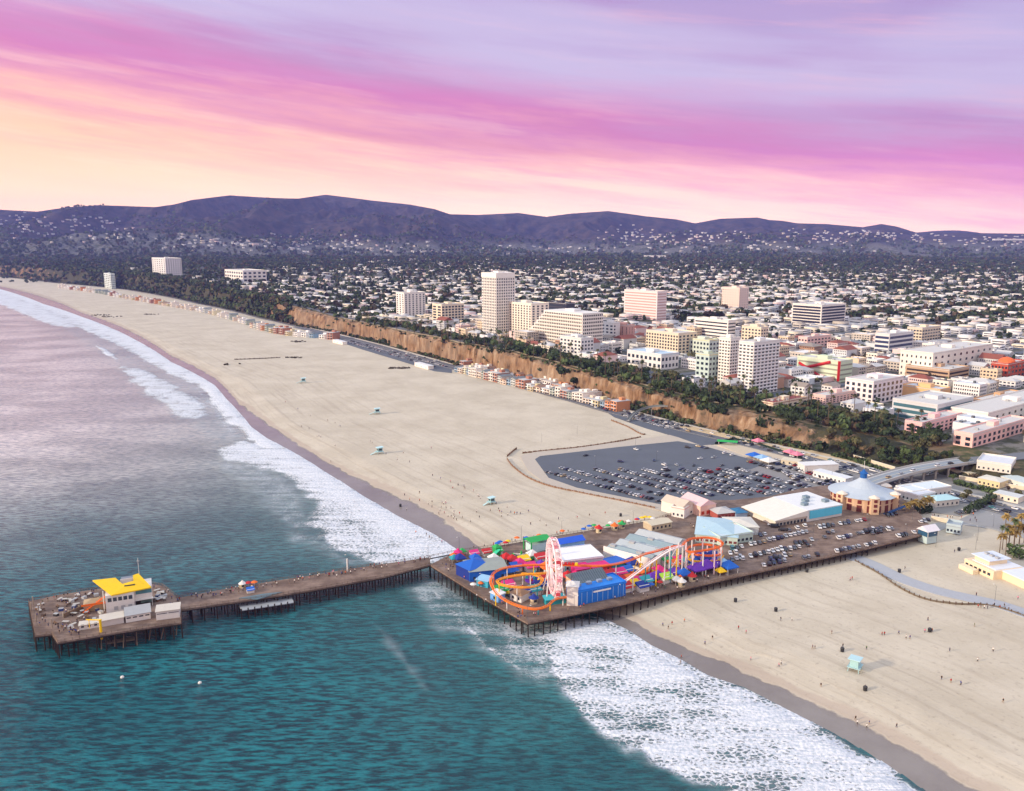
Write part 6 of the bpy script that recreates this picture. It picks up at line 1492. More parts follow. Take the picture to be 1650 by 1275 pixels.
HM('the farther twin tower', hero('apartment_tower', (1174, 619), 1156, 1190, 547, 'narrower farther one of the twin white balcony towers', W1, 14, bo=4, bs=4, wf=.6, hf=.45, slab=P(236, 234, 228, .7), cat='tower'))
HM('the teal-sided building', hero('painted_block', (1141, 616), 1120, 1157, 573, 'mint building with a teal side left of the twin towers', P(194, 212, 204, .8), 5, bo=3, bs=3, roof=P(232, 206, 140)))
hero('mint_block', (1142, 580), 1106, 1158, 550, 'mint green block with a yellow top storey behind the teal-sided building', P(202, 214, 202, .8), 4, bo=7, bs=3, roof=P(236, 208, 130))
hero('terrace_block', (1172, 552), 1118, 1184, 518, 'white terraced block inland of the twin towers', W1, 6, style='band', hf=.4)
hero('cream_tower_block', (1225, 556), 1194, 1237, 529, 'cream block with a small turret behind the nearer twin tower', C1, 5, bo=6, bs=3)
HM('the dark-glazed white office', hero('office_block', (1322, 527), 1275, 1361, 493, 'white office building with a dark glazed centre among the far houses', W1, 7, style='band', glass=P(36, 40, 62, .3), hf=.66))
def red_sign(e, Lo, Dp, Hh, fh):
    for nm, a, b in (('red_frame', (-.5, Lo * .02, 1.0), (-.5, Lo * .02, Hh + 1)), ('red_diagonal', (-.5, Lo * .95, Hh * .72), (-.5, Lo * .35, 1.5)), ('red_diagonal', (-.5, Lo * .80, Hh * .5), (-.5, Lo * .22, Hh * .95))): MB().tube(a, b, 1.6, 4).build(nm, RED, e)
HM('the garage with red diagonals', hero('parking_garage', (1352, 616), 1283, 1372, 584, 'pale green parking garage crossed by bold red diagonal struts', P(206, 218, 186, .8), 4, style='band', glass=P(150, 150, 130, .8), hf=.35, extra=red_sign, cat='garage'))
for a_ in ((1290, 622), (1312, 626), (1334, 628), (1352, 626)): KEEP.append((*land_point(*a_)[:2], 15))
HM('the blue-banded office', hero('office_block', (1431, 570), 1408, 1470, 540, 'white office with dark blue glass bands right of the middle distance', W2, 4, style='band', glass=P(50, 60, 96, .3), hf=.55))
hero('office_block', (1484, 556), 1460, 1514, 530, 'cream gridded office just behind the blue-banded one', SAND, 5, bo=5, bs=7, wf=.7, hf=.5)
HM('the white shopping mall', hero('shopping_mall', (1500, 612), 1448, 1596, 571, 'big white shopping mall with stepped roofs at the right', P(236, 228, 214, .8), 4, bo=7, bs=10, wf=.3, hf=.4, cat='mall'))
hero('parking_deck', (1528, 618), 1458, 1560, 598, 'brown striped parking deck below the white shopping mall', P(190, 160, 130, .85), 3, style='band', glass=P(56, 44, 44, .8), hf=.5)
def dome(e, Lo, Dp, Hh, fh): MB().lathe([(9, Hh), (8, Hh + 3), (4.5, Hh + 5.5), (.3, Hh + 6.6)], 14, Dp * .4, Lo * .5).build('dome', P(226, 110, 60, .8), e)
HM('the orange-domed hall', hero('domed_hall', (1622, 612), 1595, 1650, 588, 'brick red hall with an orange dome at the right edge', P(186, 84, 62, .85), 3, bo=5, bs=5, extra=dome))
HM('the long tan warehouse', hero('warehouse', (1513, 650), 1452, 1530, 630, 'long plain tan warehouse with a pale roof', P(232, 186, 130, .85), 1, bo=1, bs=1, wf=.1, hf=.2, roof=P(200, 204, 206)))
HM('the arcaded white block', hero('office_block', (1405, 652), 1360, 1453, 617, 'white block with tall dark arcade openings above the cliff-top park', P(236, 224, 222, .8), 4, bo=5, bs=7, wf=.5, hf=.6))
hero('terrace_hotel', (1330, 652), 1312, 1385, 640, 'low pink and white hotel with small dark windows in front of the arcaded block', PK, 3, bo=5, bs=10)
HM('the glass-fronted office', hero('glass_office', (1508, 684), 1436, 1566, 655, 'low grey office with teal glass bands near the pier bridge', P(206, 208, 208, .8), 3, style='band', glass=P(70, 110, 120, .3), hf=.6))
HM('the pink hotel', hero('pink_hotel', (1484, 704), 1478, 1548, 684, 'pink hotel with square dark openings beyond the pier bridge', P(240, 190, 186, .85), 3, bo=2, bs=9, wf=.5, hf=.6, cat='hotel'))
hero('pink_shops', (1566, 722), 1560, 1655, 702, 'pink shops with arched openings at the landward end of the bridge', P(240, 196, 186, .85), 2, bo=2, bs=12, wf=.5, hf=.6)
HM('the long white hotel', hero('long_hotel', (1590, 690), 1530, 1720, 668, 'long white hotel with a line of tiny windows at the right edge', W1, 2, bo=6, bs=14, wf=.3, hf=.4, cat='hotel'))
HM('the white slab on the far bluff', hero('apartment_block', (268, 446), 246, 294, 417, 'broad white apartment slab alone on the far left bluff', W2, 9, bo=6, bs=7, wf=.45, hf=.5))
HM('the round-cornered far tower', hero('apartment_tower', (180, 466), 169, 187, 442, 'slim pale tower at the foot of the far left bluff', P(206, 216, 212, .8), 8, bo=4, bs=3, cat='tower'))
HM('the twin-bayed white block', hero('apartment_block', (652, 512), 639, 686, 473, 'tall white block with vertical bays left of the tallest tower', W1, 11, bo=3, bs=6, wf=.4, hf=.6))
hero('apartment_block', (712, 524), 697, 748, 492, 'grey-windowed cream block close left of the tallest tower', C1, 7, bo=2, bs=7, wf=.65, hf=.6)
hero('villa_block', (392, 455), 358, 430, 437, 'pale wide residence on the left bluff among dark trees', W1, 3, bo=8, bs=5)
hero('theatre_block', (1300, 562), 1290, 1338, 545, 'white and pink low block in front of the dark-glazed office', PK, 3, bo=3, bs=7)
hero('lawn_hotel', (1245, 664), 1238, 1300, 652, 'low cream hotel with a red roof in front of the nearer twin tower', C1, 2, bo=2, bs=7, roof=P(150, 70, 60))
hero('corner_office', (1590, 664), 1570, 1650, 648, 'brown and cream corner office behind the long white hotel', P(200, 160, 120, .85), 3, bo=3, bs=6)
# --- library of ordinary buildings
def make_building(w, d, fl, wc, rc, kind, rs):
    wall = P(*wc, .85); roof = P(*rc, .85); o = empty('low_building'); h = fl * 3.3 + .8
    MB().box(0, 0, -4, w, d, h + 4).build('wall', wall, o)
    if kind == 'flat':
        MB().box(0, 0, h, w - .4, d - .4, .12).build('roof', roof, o)
        m = MB(); m.box(0, -d / 2 + .15, h, w, .3, .9).box(0, d / 2 - .15, h, w, .3, .9).box(-w / 2 + .15, 0, h, .3, d - .6, .9).box(w / 2 - .15, 0, h, .3, d - .6, .9); m.build('parapet', wall, o)
        for i in range(rs.randint(1, 4)): MB().box(rs.uniform(-.35, .35) * w, rs.uniform(-.35, .35) * d, h + .1, rs.uniform(1.5, 4), rs.uniform(1.5, 4), rs.uniform(1, 2.4)).build('roof_unit', rs.choice([LGREY, wall, P(90, 96, 100)]), o)
    elif kind == 'gable': MB().gable(0, 0, h, w, d, d * .22, over=.5).build('roof', roof, o)
    else: MB().hip(0, 0, h, max(w, d * 1.01), d, d * .2, over=.6).build('roof', roof, o)
    bm = band_mat('band_%02x%02x%02x' % wc, wc, step=rs.choice([2.6, 3.4, 4.2]), duty=rs.choice([.45, .6]))
    for k in range(fl):
        z = k * 3.3 + 1.1
        MB().box(0, -d / 2, z, w * .92, .16, 1.5).build('window_band', bm, o); MB().box(w / 2, 0, z, .16, d * .9, 1.5).build('window_band', bm, o); MB().box(-w / 2, 0, z, .16, d * .9, 1.5).build('window_band', bm, o)
    return o
WC = [(236, 230, 220), (228, 226, 222), (240, 236, 230), (232, 218, 192), (222, 200, 170), (236, 208, 200), (206, 206, 204), (240, 232, 214), (190, 150, 124), (214, 220, 220), (200, 190, 176), (228, 228, 230)]
RC = [(214, 212, 206), (196, 196, 194), (226, 224, 220), (170, 172, 174), (150, 140, 130), (204, 210, 214), (232, 230, 226), (140, 80, 66)]
rs = random.Random(42); LIB = []
CN = {0: 'cream-white', 1: 'white', 2: 'bright white', 3: 'cream', 4: 'tan', 5: 'pale pink', 6: 'grey', 7: 'ivory', 8: 'brown', 9: 'pale blue-grey', 10: 'taupe', 11: 'cool white'}
for i in range(34):
    wi = i % 12; w = rs.uniform(14, 30); d = rs.uniform(12, 22); fl = rs.choice([1, 1, 2, 2, 3, 3, 4]); kind = rs.choice(['flat', 'flat', 'flat', 'hip', 'gable'])
    ri = rs.randrange(8) if kind == 'flat' else rs.choice([4, 7, 1, 3])
    LIB.append(dict(w=w, d=d, fl=fl, wc=WC[wi], rc=RC[ri], kind=kind, desc='%s %s-storey %s building' % (CN[wi], ['one', 'two', 'three', 'four'][fl - 1], {'flat': 'flat-roofed', 'hip': 'hip-roofed', 'gable': 'gabled'}[kind]), proto=None))
def uv(u, v): return ORG[0] + UX * u + VX * v, ORG[1] + UY * u + VY * v
ORG = land_point(1000, 613)[:2]
spots = []
far_spots = []
for iu in range(-260, 190):
    for iv in range(0, 230):
        u = iu * 25.0; v = 8 + iv * 21.0
        if iu % 5 == 0 or iv % 4 == 3: continue       # streets
        x, y = uv(u + rs.uniform(-2.5, 2.5), v + rs.uniform(-2, 2))
        if y < 300 or y > 5200: continue
        b = x / y
        if not -0.66 < b < 0.74: continue
        tr_ = float(np.interp(b, TB, TR)); inl = y - tr_
        slope_gap = 62 if y < 1300 else 54
        if inl < slope_gap: continue
        dist = math.hypot(x, y)
        if any((x - k[0]) ** 2 + (y - k[1]) ** 2 < k[2] ** 2 for k in KEEP): continue
        # how built-up: dense in the middle and right, wooded to the left and far away
        dens = 1.05 - .66 * sstep(dist, 1500, 3300) - .22 * sstep(dist, 3300, 4800) - .35 * sstep(-b, .10, .35)
        dens *= .55 + .9 * float(vnoise(x / 240, y / 240, 7))
        if dist > 2400 and rs.random() < .35: continue
        (spots if rs.random() < dens else far_spots).append((dist, x, y))
spots.sort(); free = far_spots
print('buildings', len(spots))
def quadbox(x, y, z0, w, d, h, a):
    c, s = np.cos(a), np.sin(a)
    cor = [(-.5, -.5), (.5, -.5), (.5, .5), (-.5, .5)]; P_ = []
    for zz in (z0, z0 + h):
        for i, j in cor: P_.append(np.stack([x + i * w * c - j * d * s, y + i * w * s + j * d * c, zz], -1))
    return np.stack(P_, 1)              # n, 8, 3
NI = 285; ni = 0
stuffB = []
for n, (dist, x, y) in enumerate(spots):
    z = float(h_at(x, y)) if n < NI else 0
    if n < NI:
        L0 = rs.choice(LIB)
        if L0['proto'] is None: L0['proto'] = make_building(L0['w'], L0['d'], L0['fl'], L0['wc'], L0['rc'], L0['kind'], rs); o = L0['proto']
        else: o = copy_tree(L0['proto'])
        o.location = (x, y, z); o.rotation_euler = (0, 0, GA + rs.choice([0, 0, math.pi, math.pi / 2, -math.pi / 2])); k = rs.uniform(.85, 1.0); o.scale = (k, k, rs.uniform(.85, 1.15))
        reg(o, L0['desc'], 'building', 'low buildings of the seaside town')
    else: stuffB.append((x, y))
def far_buildings(name, XY, wr_, dr_, hr_, lab, jitter=0.0, mats_=None):
    n = len(XY); x, y = XY[:, 0], XY[:, 1]; z = h_at(x, y)
    w = rng.uniform(*wr_, n); d = rng.uniform(*dr_, n); h = rng.uniform(*hr_, n) ** 1.0; a = GA + np.where(rng.random(n) < .5, 0, math.pi / 2) + rng.normal(0, jitter, n)
    B_ = quadbox(x, y, z - 3, w, d, h + 3, a); R2 = quadbox(x, y, z + h, w * .94, d * .94, .35, a)
    n8 = np.arange(n)[:, None, None] * 8
    side = np.array([(0, 1, 5, 4), (1, 2, 6, 5), (2, 3, 7, 6), (3, 0, 4, 7), (4, 5, 6, 7)])
    V = [B_.reshape(-1, 3), R2.reshape(-1, 3)]; Fs = [(n8 + side[None]).reshape(-1, 4), (n8 + side[None]).reshape(-1, 4) + 8 * n]
    wm = rng.integers(0, 7, n); MI = [np.repeat(wm, 5), np.repeat(7 + rng.integers(0, 3, n), 5)]; off = 16 * n
    for fl in range(3):
        ok = h > 3.2 * (fl + 1); zz = z + .9 + 3.2 * fl
        Wb = quadbox(x[ok], y[ok], zz[ok], w[ok] * 1.012 , d[ok] * .8, 1.5, a[ok]); Wc = quadbox(x[ok], y[ok], zz[ok], w[ok] * .8, d[ok] * 1.012, 1.5, a[ok]); m = ok.sum(); i8 = np.arange(m)[:, None, None] * 8
        for q_ in (Wb, Wc):
            V.append(q_.reshape(-1, 3)); Fs.append((i8 + side[None, :4]).reshape(-1, 4) + off); MI.append(np.full(m * 4, 10)); off += 8 * m
    mats_ = [P(*WC[i], .85) for i in (0, 1, 2, 3, 5, 6, 10)] + [P(*RC[i], .85) for i in (0, 3, 4)] + [P(70, 74, 84, .5)]
    me = np_mesh(name, np.concatenate(V), np.concatenate(Fs), mats_, mi=np.concatenate(MI)); link_mesh(name, me, kind='stuff', label=lab, cat='buildings')
if stuffB: far_buildings('far_town_buildings', np.array(stuffB), (12, 24), (11, 18), (3.6, 9.5), 'pale low buildings of the town packed far inland')
# villas scattered on the hills
cl = []
def cluster(px, py, n, sx_, sy_):
    for _ in range(n):
        a, b = random.gauss(px, sx_), random.gauss(py, sy_)
        if b < 342 + 0.02 * a: continue
        d = np.array(ray(a, b)); 
        p = land_point(a, b)
        if 4500 < p[1] < RIDGE_R - 50 and random.random() < .6: cl.append((p[0], p[1]))
random.seed(3)
for a in [(60, 352, 40, 40, 4), (30, 372, 50, 45, 10), (120, 366, 40, 50, 8), (190, 380, 60, 70, 8), (160, 356, 14, 30, 4), (300, 388, 60, 60, 6), (400, 393, 70, 60, 6), (500, 388, 60, 50, 6), (560, 398, 60, 80, 6), (700, 404, 60, 90, 5), (1020, 376, 60, 22, 7), (1050, 388, 60, 45, 7), (1130, 380, 34, 40, 6),
          (1170, 392, 50, 60, 6), (1250, 380, 36, 50, 5), (1330, 382, 60, 50, 6), (1400, 378, 50, 35, 4), (1450, 384, 50, 50, 5), (1540, 384, 40, 60, 5), (1620, 390, 60, 40, 6), (900, 404, 50, 70, 4), (1250, 402, 60, 90, 4), (850, 398, 12, 80, 3)]: cluster(*a)
far_buildings('hillside_houses', np.array(cl), (13, 28), (11, 20), (5, 9), 'tiny pale houses dotted over the distant hills', .4)
o = MB().box(0, 0, 0, 260, 40, 14).build('hilltop_museum', W2, label='long bright white complex on the hilltop at the far right edge', cat='building'); p_ = land_point(1625, 388); o.location = (*p_[:2], p_[2] + 2)
o = MB().box(0, 0, 0, 130, 40, 16).build('far_hall', W1, label='long pale hall low on the plain beneath the hillside houses', cat='building'); p_ = land_point(1055, 416); o.location = p_
# --- beach houses below the bluff
HC = [(236, 226, 214), (236, 210, 186), (206, 140, 96), (206, 210, 204), (228, 218, 184), (172, 120, 100), (130, 160, 184), (242, 238, 232), (220, 200, 180), (206, 190, 150), (214, 140, 90), (170, 180, 168)]
HN = ['white', 'peach', 'orange-brown', 'sage', 'pale yellow', 'terracotta', 'blue', 'bright white', 'beige', 'ochre', 'orange', 'green-grey']
def make_house(i, rs):
    o = empty('beach_house'); w, d, fl = rs.uniform(8, 11), rs.uniform(13, 18), rs.choice([2, 3, 3]); h = fl * 3.1; wl = P(*HC[i], .85)
    MB().box(0, 0, -1, w, d, h + 1).build('wall', wl, o)
    if rs.random() < .5: MB().gable(0, 0, h, d, w, 2.2, math.pi / 2, over=.4).build('roof', P(*rs.choice([(150, 120, 104), (190, 184, 176), (120, 126, 130)]), .85), o)
    else: MB().box(0, 0, h, w + .5, d + .5, .4).build('roof', P(*rs.choice([(220, 216, 210), (190, 190, 188), (206, 200, 190)]), .85), o); MB().box(0, 2, h + .4, w * .5, d * .3, 2.4).build('roof_room', wl, o)
    for k in range(fl):
        for j in (-1, 1): MB().box(j * w * .24, -d / 2, k * 3.1 + .8, w * .3, .16, 1.7).build('window', GLASS, o)
        if k: MB().box(0, -d / 2 - .9, k * 3.1 - .1, w * .9, 1.8, .2).build('balcony', WHITE, o)
    return o
hp = {}; rs = random.Random(8)
def house_row(line, n, grp, rows=1, sc_=1.0, dz=0):
    P3 = smooth_path([(*G(a, b, 2.6), 2.6) for a, b in line], 8); seg = [math.dist(p, q_) for p, q_ in zip(P3[:-1], P3[1:])]; T_ = sum(seg)
    for r_ in range(rows):
        for i in range(n):
            s = T_ * (i + .5) / n; k = 0
            while k < len(seg) - 1 and s > seg[k]: s -= seg[k]; k += 1
            a, b = Vector(P3[k]), Vector(P3[k + 1]); d = (b - a).normalized(); p = a + d * s; nrm_ = Vector((-d.y, d.x, 0))
            p = p + nrm_ * (10 + r_ * 17 + rs.uniform(-1.5, 1.5)); ci = rs.choice([0, 0, 0, 7, 7, 1, 8, 3, 4, 9, 2, 5, 6, 10, 11, 8, 7])
            if ci not in hp: hp[ci] = make_house(ci, rs); o = hp[ci]
            else: o = copy_tree(hp[ci])
            o.location = (p.x, p.y, 2.5 + dz); o.rotation_euler = (0, 0, math.atan2(d.y, d.x) + rs.choice([0, 0, .03])); o.scale = (sc_, sc_, sc_ * rs.uniform(.8, 1.15)); reg(o, HN[ci] + ' beach house', 'house', grp, 'in the ' + grp)
house_row([(731, 599), (780, 612), (840, 627), (900, 641), (955, 655), (988, 665)], 34, 'near row of beach houses below the bluff')
house_row([(740, 594), (790, 607), (850, 621), (905, 636), (950, 648)], 26, 'highway-side row of beach houses', sc_=.95)
house_row([(400, 527), (440, 537), (480, 543), (540, 548)], 14, 'small group of beach houses at the cliff trees', sc_=1.1)
house_row([(92, 464), (150, 472), (200, 481), (260, 492), (330, 505), (400, 525)], 52, 'far row of beach houses', sc_=1.15)
for a, b, c_, lab in [((668, 590), (690, 596), 8, 'white beach club building between the far car park and the houses'), ((536, 552), (552, 556), 8, 'small white block at the seaward start of the far car park')]: gshed('beach_club', a, b, c_, 4.5, W1, P(226, 226, 224), lab, nwin=3, z=2.6)

# ------------------------------------------------------------ trees
def leaf_mat(name, c, v=.35):
    def bld(t, b):
        g = t.n('ShaderNodeNewGeometry'); oi = t.n('ShaderNodeObjectInfo')
        n_ = t.n('ShaderNodeTexNoise', i_Vector=g.outputs['Position'], i_Scale=.35, i_Detail=4.0).outputs[0]
        f = t.m('ADD', t.m('MULTIPLY', t.m('SUBTRACT', n_, .5), 2.2), t.m('ADD', .75, t.m('MULTIPLY', oi.outputs['Random'], .5)))
        t.l(t.n('ShaderNodeVectorMath', operation='SCALE', i_0=c, i_Scale=f).outputs[0], b.inputs['Base Color'])
    return mat(name, build=bld, rough=.8, spec=.2)
LV = [leaf_mat('leaves_dark', (.042, .062, .028)), leaf_mat('leaves_mid', (.080, .112, .040)), leaf_mat('leaves_olive', (.118, .115, .050)), leaf_mat('leaves_brown', (.10, .07, .04)), leaf_mat('leaves_yellow', (.30, .20, .055))]
BARK = P(92, 76, 62, .95)
def crown_mesh(seed, rr, rz_, n, size, z0, flat_=.6):
    r_ = np.random.default_rng(seed); lobes = [(0, 0, 0, 1)] + [(r_.normal(0, .5), r_.normal(0, .5), r_.normal(0, .35), r_.uniform(.4, .65)) for _ in range(7)]
    vs, fs = [], []
    for i in range(n):
        L = lobes[r_.integers(0, 8)]; d = r_.normal(0, 1, 3); d /= np.linalg.norm(d); k = r_.uniform(.72, 1.05) * L[3]
        c = np.array([(L[0] + d[0] * k) * rr * .72, (L[1] + d[1] * k) * rr * .72, z0 + rz_ + (L[2] + d[2] * k) * rz_ * .75])
        u = r_.normal(0, 1, 3); u -= u.dot(d) * d * .55; u /= np.linalg.norm(u); w_ = np.cross(u, d + r_.normal(0, .4, 3)); w_ /= np.linalg.norm(w_); s = size * r_.uniform(.6, 1.3); k0 = len(vs)
        vs += [tuple(c - u * s - w_ * s * .6), tuple(c + u * s - w_ * s * .5), tuple(c + u * s * .8 + w_ * s * .6), tuple(c - u * s * .7 + w_ * s * .6)]; fs.append((k0, k0 + 1, k0 + 2, k0 + 3))
    return vs, fs
def make_tree(seed, rr, rz_, lm, n=420, th=2.6):
    o = empty('broadleaf_tree'); v, f = crown_mesh(seed, rr, rz_, n, rr * .17, th); MB().add(v, f).build('crown', lm, o)
    m = MB().tube((0, 0, -1), (0, 0, th + rz_ * .8), rr * .07, 6, rr * .04)
    for a in (0, 2.1, 4.2): m.tube((0, 0, th * .8), (math.cos(a) * rr * .5, math.sin(a) * rr * .5, th + rz_), rr * .035, 4, rr * .015)
    m.build('trunk', BARK, o); return o
def make_palm(seed, h, lm, fan=1.0):
    rs_ = random.Random(seed); o = empty('palm_tree'); lean = rs_.uniform(-.6, .6)
    MB().tube((0, 0, -1), (lean * .4, 0, h * .5), .32, 6, .26).tube((lean * .4, 0, h * .5), (lean, 0, h), .26, 6, .22).build('trunk', P(104, 88, 72, .95), o)
    m = MB()
    for i in range(30):
        a = i * 2.399; el_ = rs_.uniform(-.5, 1.1); L = rs_.uniform(2.0, 2.9) * fan; c, s = math.cos(a), math.sin(a); pts = []
        for k in range(4):
            t_ = k / 3.0; rad = L * t_ * math.cos(el_ * (1 - t_ * .3)); z = h + L * math.sin(el_) * t_ - 1.5 * t_ * t_ * fan; pts.append((lean + c * rad, s * rad, z))
        for k in range(3):
            w0, w1 = (.5, .62, .45, .08)[k] * fan, (.5, .62, .45, .08)[k + 1] * fan; p, q_ = pts[k], pts[k + 1]
            m.add([(p[0] - s * w0, p[1] + c * w0, p[2] - .12), (p[0] + s * w0, p[1] - c * w0, p[2] - .12), (q_[0] + s * w1, q_[1] - c * w1, q_[2]), (q_[0] - s * w1, q_[1] + c * w1, q_[2])], [(0, 1, 2, 3)])
    m.build('fronds', lm, o); MB().lathe([(.3, h - 2.2), (.75, h - 1.2), (.6, h - .1), (.2, h + .2)], 7, lean).build('dead_frond_skirt', P(112, 82, 50, .95), o)
    return o
TP = [make_tree(1, 6.5, 4.0, LV[0]), make_tree(2, 5.0, 3.6, LV[1]), make_tree(3, 8.0, 4.2, LV[0], 620), make_tree(4, 4.2, 4.6, LV[2]), make_tree(5, 5.4, 3.4, LV[2]), make_tree(6, 3.2, 5.5, LV[1], 340), make_tree(7, 3.6, 2.6, LV[3], 300, 1.5)]
TD = ['wide dark green tree', 'mid green round tree', 'very broad dark tree', 'tall olive tree', 'olive spreading tree', 'narrow upright green tree', 'low brownish tree']
PPm = [make_palm(1, 17, LV[2]), make_palm(2, 21, LV[1]), make_palm(3, 13, LV[2], 1.15), make_palm(4, 10, LV[4], 1.5)]
PD = ['mid-height fan palm', 'tall slender fan palm', 'short olive fan palm', 'golden-green feather palm']
used = set(); NT_ = [0]; stuffT = []; NP_ = [0]
def tree(k, x, y, z=None, s=1.0, where=None):
    z = float(h_at(x, y)) if z is None else z
    if NT_[0] >= 300: stuffT.append((x, y)); return
    NT_[0] += 1; src = TP[k]
    if ('t', k) not in used: used.add(('t', k)); o = src
    else: o = copy_tree(src)
    o.location = (x, y, z - .2); o.rotation_euler = (0, 0, random.uniform(0, 6.28)); s *= random.uniform(.85, 1.15); o.scale = (s, s, s * random.uniform(.9, 1.1)); reg(o, TD[k], 'tree', 'broadleaf trees of the seaside town', where)
def palm(k, x, y, z=None, s=1.0):
    z = float(h_at(x, y)) if z is None else z; src = PPm[k]; NP_[0] += 1
    if ('p', k) not in used: used.add(('p', k)); o = src
    else: o = copy_tree(src)
    o.location = (x, y, z); o.rotation_euler = (0, 0, random.uniform(0, 6.28)); s *= random.uniform(.85, 1.12); o.scale = (s, s, s); reg(o, PD[k], 'palm tree', 'palms of the cliff-top park and the pier')
random.seed(17)
mark('the footbridge', *G(1030, 668, 6)); mark('the bend of the coast highway', *G(1240, 723, 3)); mark('the left end of the cliff', *land_point(460, 490)[:2], 30); mark('the cliff above the beach houses', *land_point(880, 583)[:2], 25)
# traced single trees
for px, py, k, s in [(1275, 684, 2, 1.0), (1325, 680, 0, 1.0), (1395, 682, 2, 1.05), (1425, 692, 2, 1.2), (1505, 715, 2, 1.15), (1340, 706, 4, 1), (1365, 712, 1, 1), (1420, 726, 0, 1), (1435, 737, 0, 1), (1458, 742, 1, 1.1), (1485, 733, 3, 1.1), (1380, 722, 4, 1), (1470, 718, 0, .8), (1395, 735, 6, 1.2), (1215, 640, 1, 1), (1180, 640, 2, .9), (1085, 618, 2, 1), (1072, 612, 0, 1), (1148, 670, 2, 1), (1165, 672, 0, .9),
                     (1185, 648, 1, 1.1), (750, 528, 2, 1.2), (905, 606, 2, .9), (925, 622, 0, 1), (860, 575, 1, 1), (1045, 640, 1, .8), (722, 520, 0, 1)]:
    p = land_point(px, py); tree(k, p[0], p[1], p[2], s)
random.seed(77)
for i in range(46):
    px = random.uniform(1350, 1530); py = np.interp(px, [1350, 1420, 1500, 1530], [726, 738, 748, 746]) + random.uniform(-16, 12) * (1 if px < 1480 else .5); p = land_point(px, py); tree(random.choice([6, 4, 1, 6, 5, 0]), p[0], p[1], p[2], random.uniform(.45, .85))
for px, py in [(1500, 792), (1508, 796), (1560, 800), (1552, 806), (1480, 800), (1590, 760), (1566, 772), (1640, 800), (1625, 790), (1575, 765), (1535, 775), (1600, 812)]:
    x, y = G(px, py, 2.9); tree(random.choice([6, 1, 4]), x, y, 2.9, .55)
for px, py, s in [(1460, 835, .9), (1472, 832, 1), (1482, 830, .9), (1490, 826, .8), (1497, 824, .9), (1615, 885, .9), (1625, 880, 1.05), (1634, 880, .95), (1642, 876, 1.1), (1650, 874, .9), (1632, 856, .8), (1645, 850, .9), (1620, 850, .8)]:
    x, y = G(px, py, 2.8); palm(3, x, y, 2.6, s)
for px, py in [(1610, 893), (1620, 896), (1632, 893)]: x, y = G(px, py, 2.8); palm(1, x, y, 2.6, .8)
# shrubs and hedges by the ramp and the right-hand lots
def hedge(line, w, h, lab, m_=None, z=2.9):
    P3 = smooth_path([(*G(a, b, z), z) for a, b in line], 6); r_ = np.random.default_rng(len(line) * 7 + int(line[0][0])); vs, fs = [], []
    root = empty('hedge', P3[0], label=lab, cat='hedge'); o3 = Vector(P3[0])
    for a, b in zip(P3[:-1], P3[1:]):
        a, b = Vector(a) - o3, Vector(b) - o3; L = (b - a).length; d = (b - a).normalized(); nn_ = Vector((-d.y, d.x, 0))
        for i in range(int(L * w * 2.2)):
            c = a + d * r_.uniform(0, L) + nn_ * r_.uniform(-w / 2, w / 2) + Vector((0, 0, r_.uniform(0, h)))
            u = Vector(r_.normal(0, 1, 3)).normalized() * .75; v_ = u.orthogonal().normalized() * .6; k0 = len(vs); vs += [tuple(c - u - v_), tuple(c + u - v_), tuple(c + u + v_), tuple(c - u + v_)]; fs.append((k0, k0 + 1, k0 + 2, k0 + 3))
    MB().add(vs, fs).build('foliage', m_ or LV[1], root)
    sm = MB()
    for p in P3[::3]: q_ = Vector(p) - o3; sm.tube(tuple(q_), (q_.x, q_.y, q_.z + h * .7), .12, 4)
    sm.build('stems', BARK, root)
hedge([(1538, 779), (1560, 785), (1575, 789)], 5, 2.6, 'clipped hedge between the bridge and the right-hand buildings'); hedge([(1580, 788), (1605, 797), (1625, 804)], 6, 2.8, 'second clipped hedge nearer the right edge')
hedge([(1556, 828), (1575, 818), (1600, 804)], 5, 3.4, 'dark hedge beside the road behind the plaza', LV[0]); hedge([(1340, 735), (1370, 742), (1400, 752), (1440, 765)], 4, 2.2, 'row of green shrubs between highway and access road')
hedge([(1448, 822), (1470, 826), (1500, 824)], 6, 4, 'dark shrubs behind the carousel steps', LV[0]); hedge([(1625, 895), (1650, 897)], 10, 5, 'big rounded bush behind the cream beach building', LV[1]); hedge([(1560, 770), (1600, 776), (1645, 782)], 4, 3, 'flowering reddish hedge at the far right lots', LV[3])
# cliff-top park: palms and trees along the edge
def top_edge(px, inl):
    b = (px - CX) / F * 1.02; y = float(TRF(b)) + inl; return b * y, y
for i in range(130):
    px = random.uniform(560, 1500); x, y = top_edge(px, random.choice([8, 14, 48, 56]) + random.uniform(-4, 4)); palm(random.choice([0, 0, 1, 2]), x, y)
for i in range(165):
    px = random.uniform(590, 1520); x, y = top_edge(px, random.choice([random.uniform(3, 62), random.uniform(3, 28)])); tree(random.choice([0, 1, 2, 3, 4, 5, 6, 2]), x, y, s=random.uniform(.6, 1.0))
# bushes at the foot and on the slope of the bluff
def slope_pt(px, t_):
    b = (px - CX) / F; y0 = float(np.interp(b, FB, FR)); y1 = float(TRF(b)); y = y0 + (y1 - y0) * t_; return b * y, y
for i in range(62):
    px = random.uniform(540, 1400); x, y = slope_pt(px, random.choice([random.uniform(.0, .3), random.uniform(0, .8)])); tree(random.choice([6, 4, 0, 6]), x, y, s=random.uniform(.35, .75))
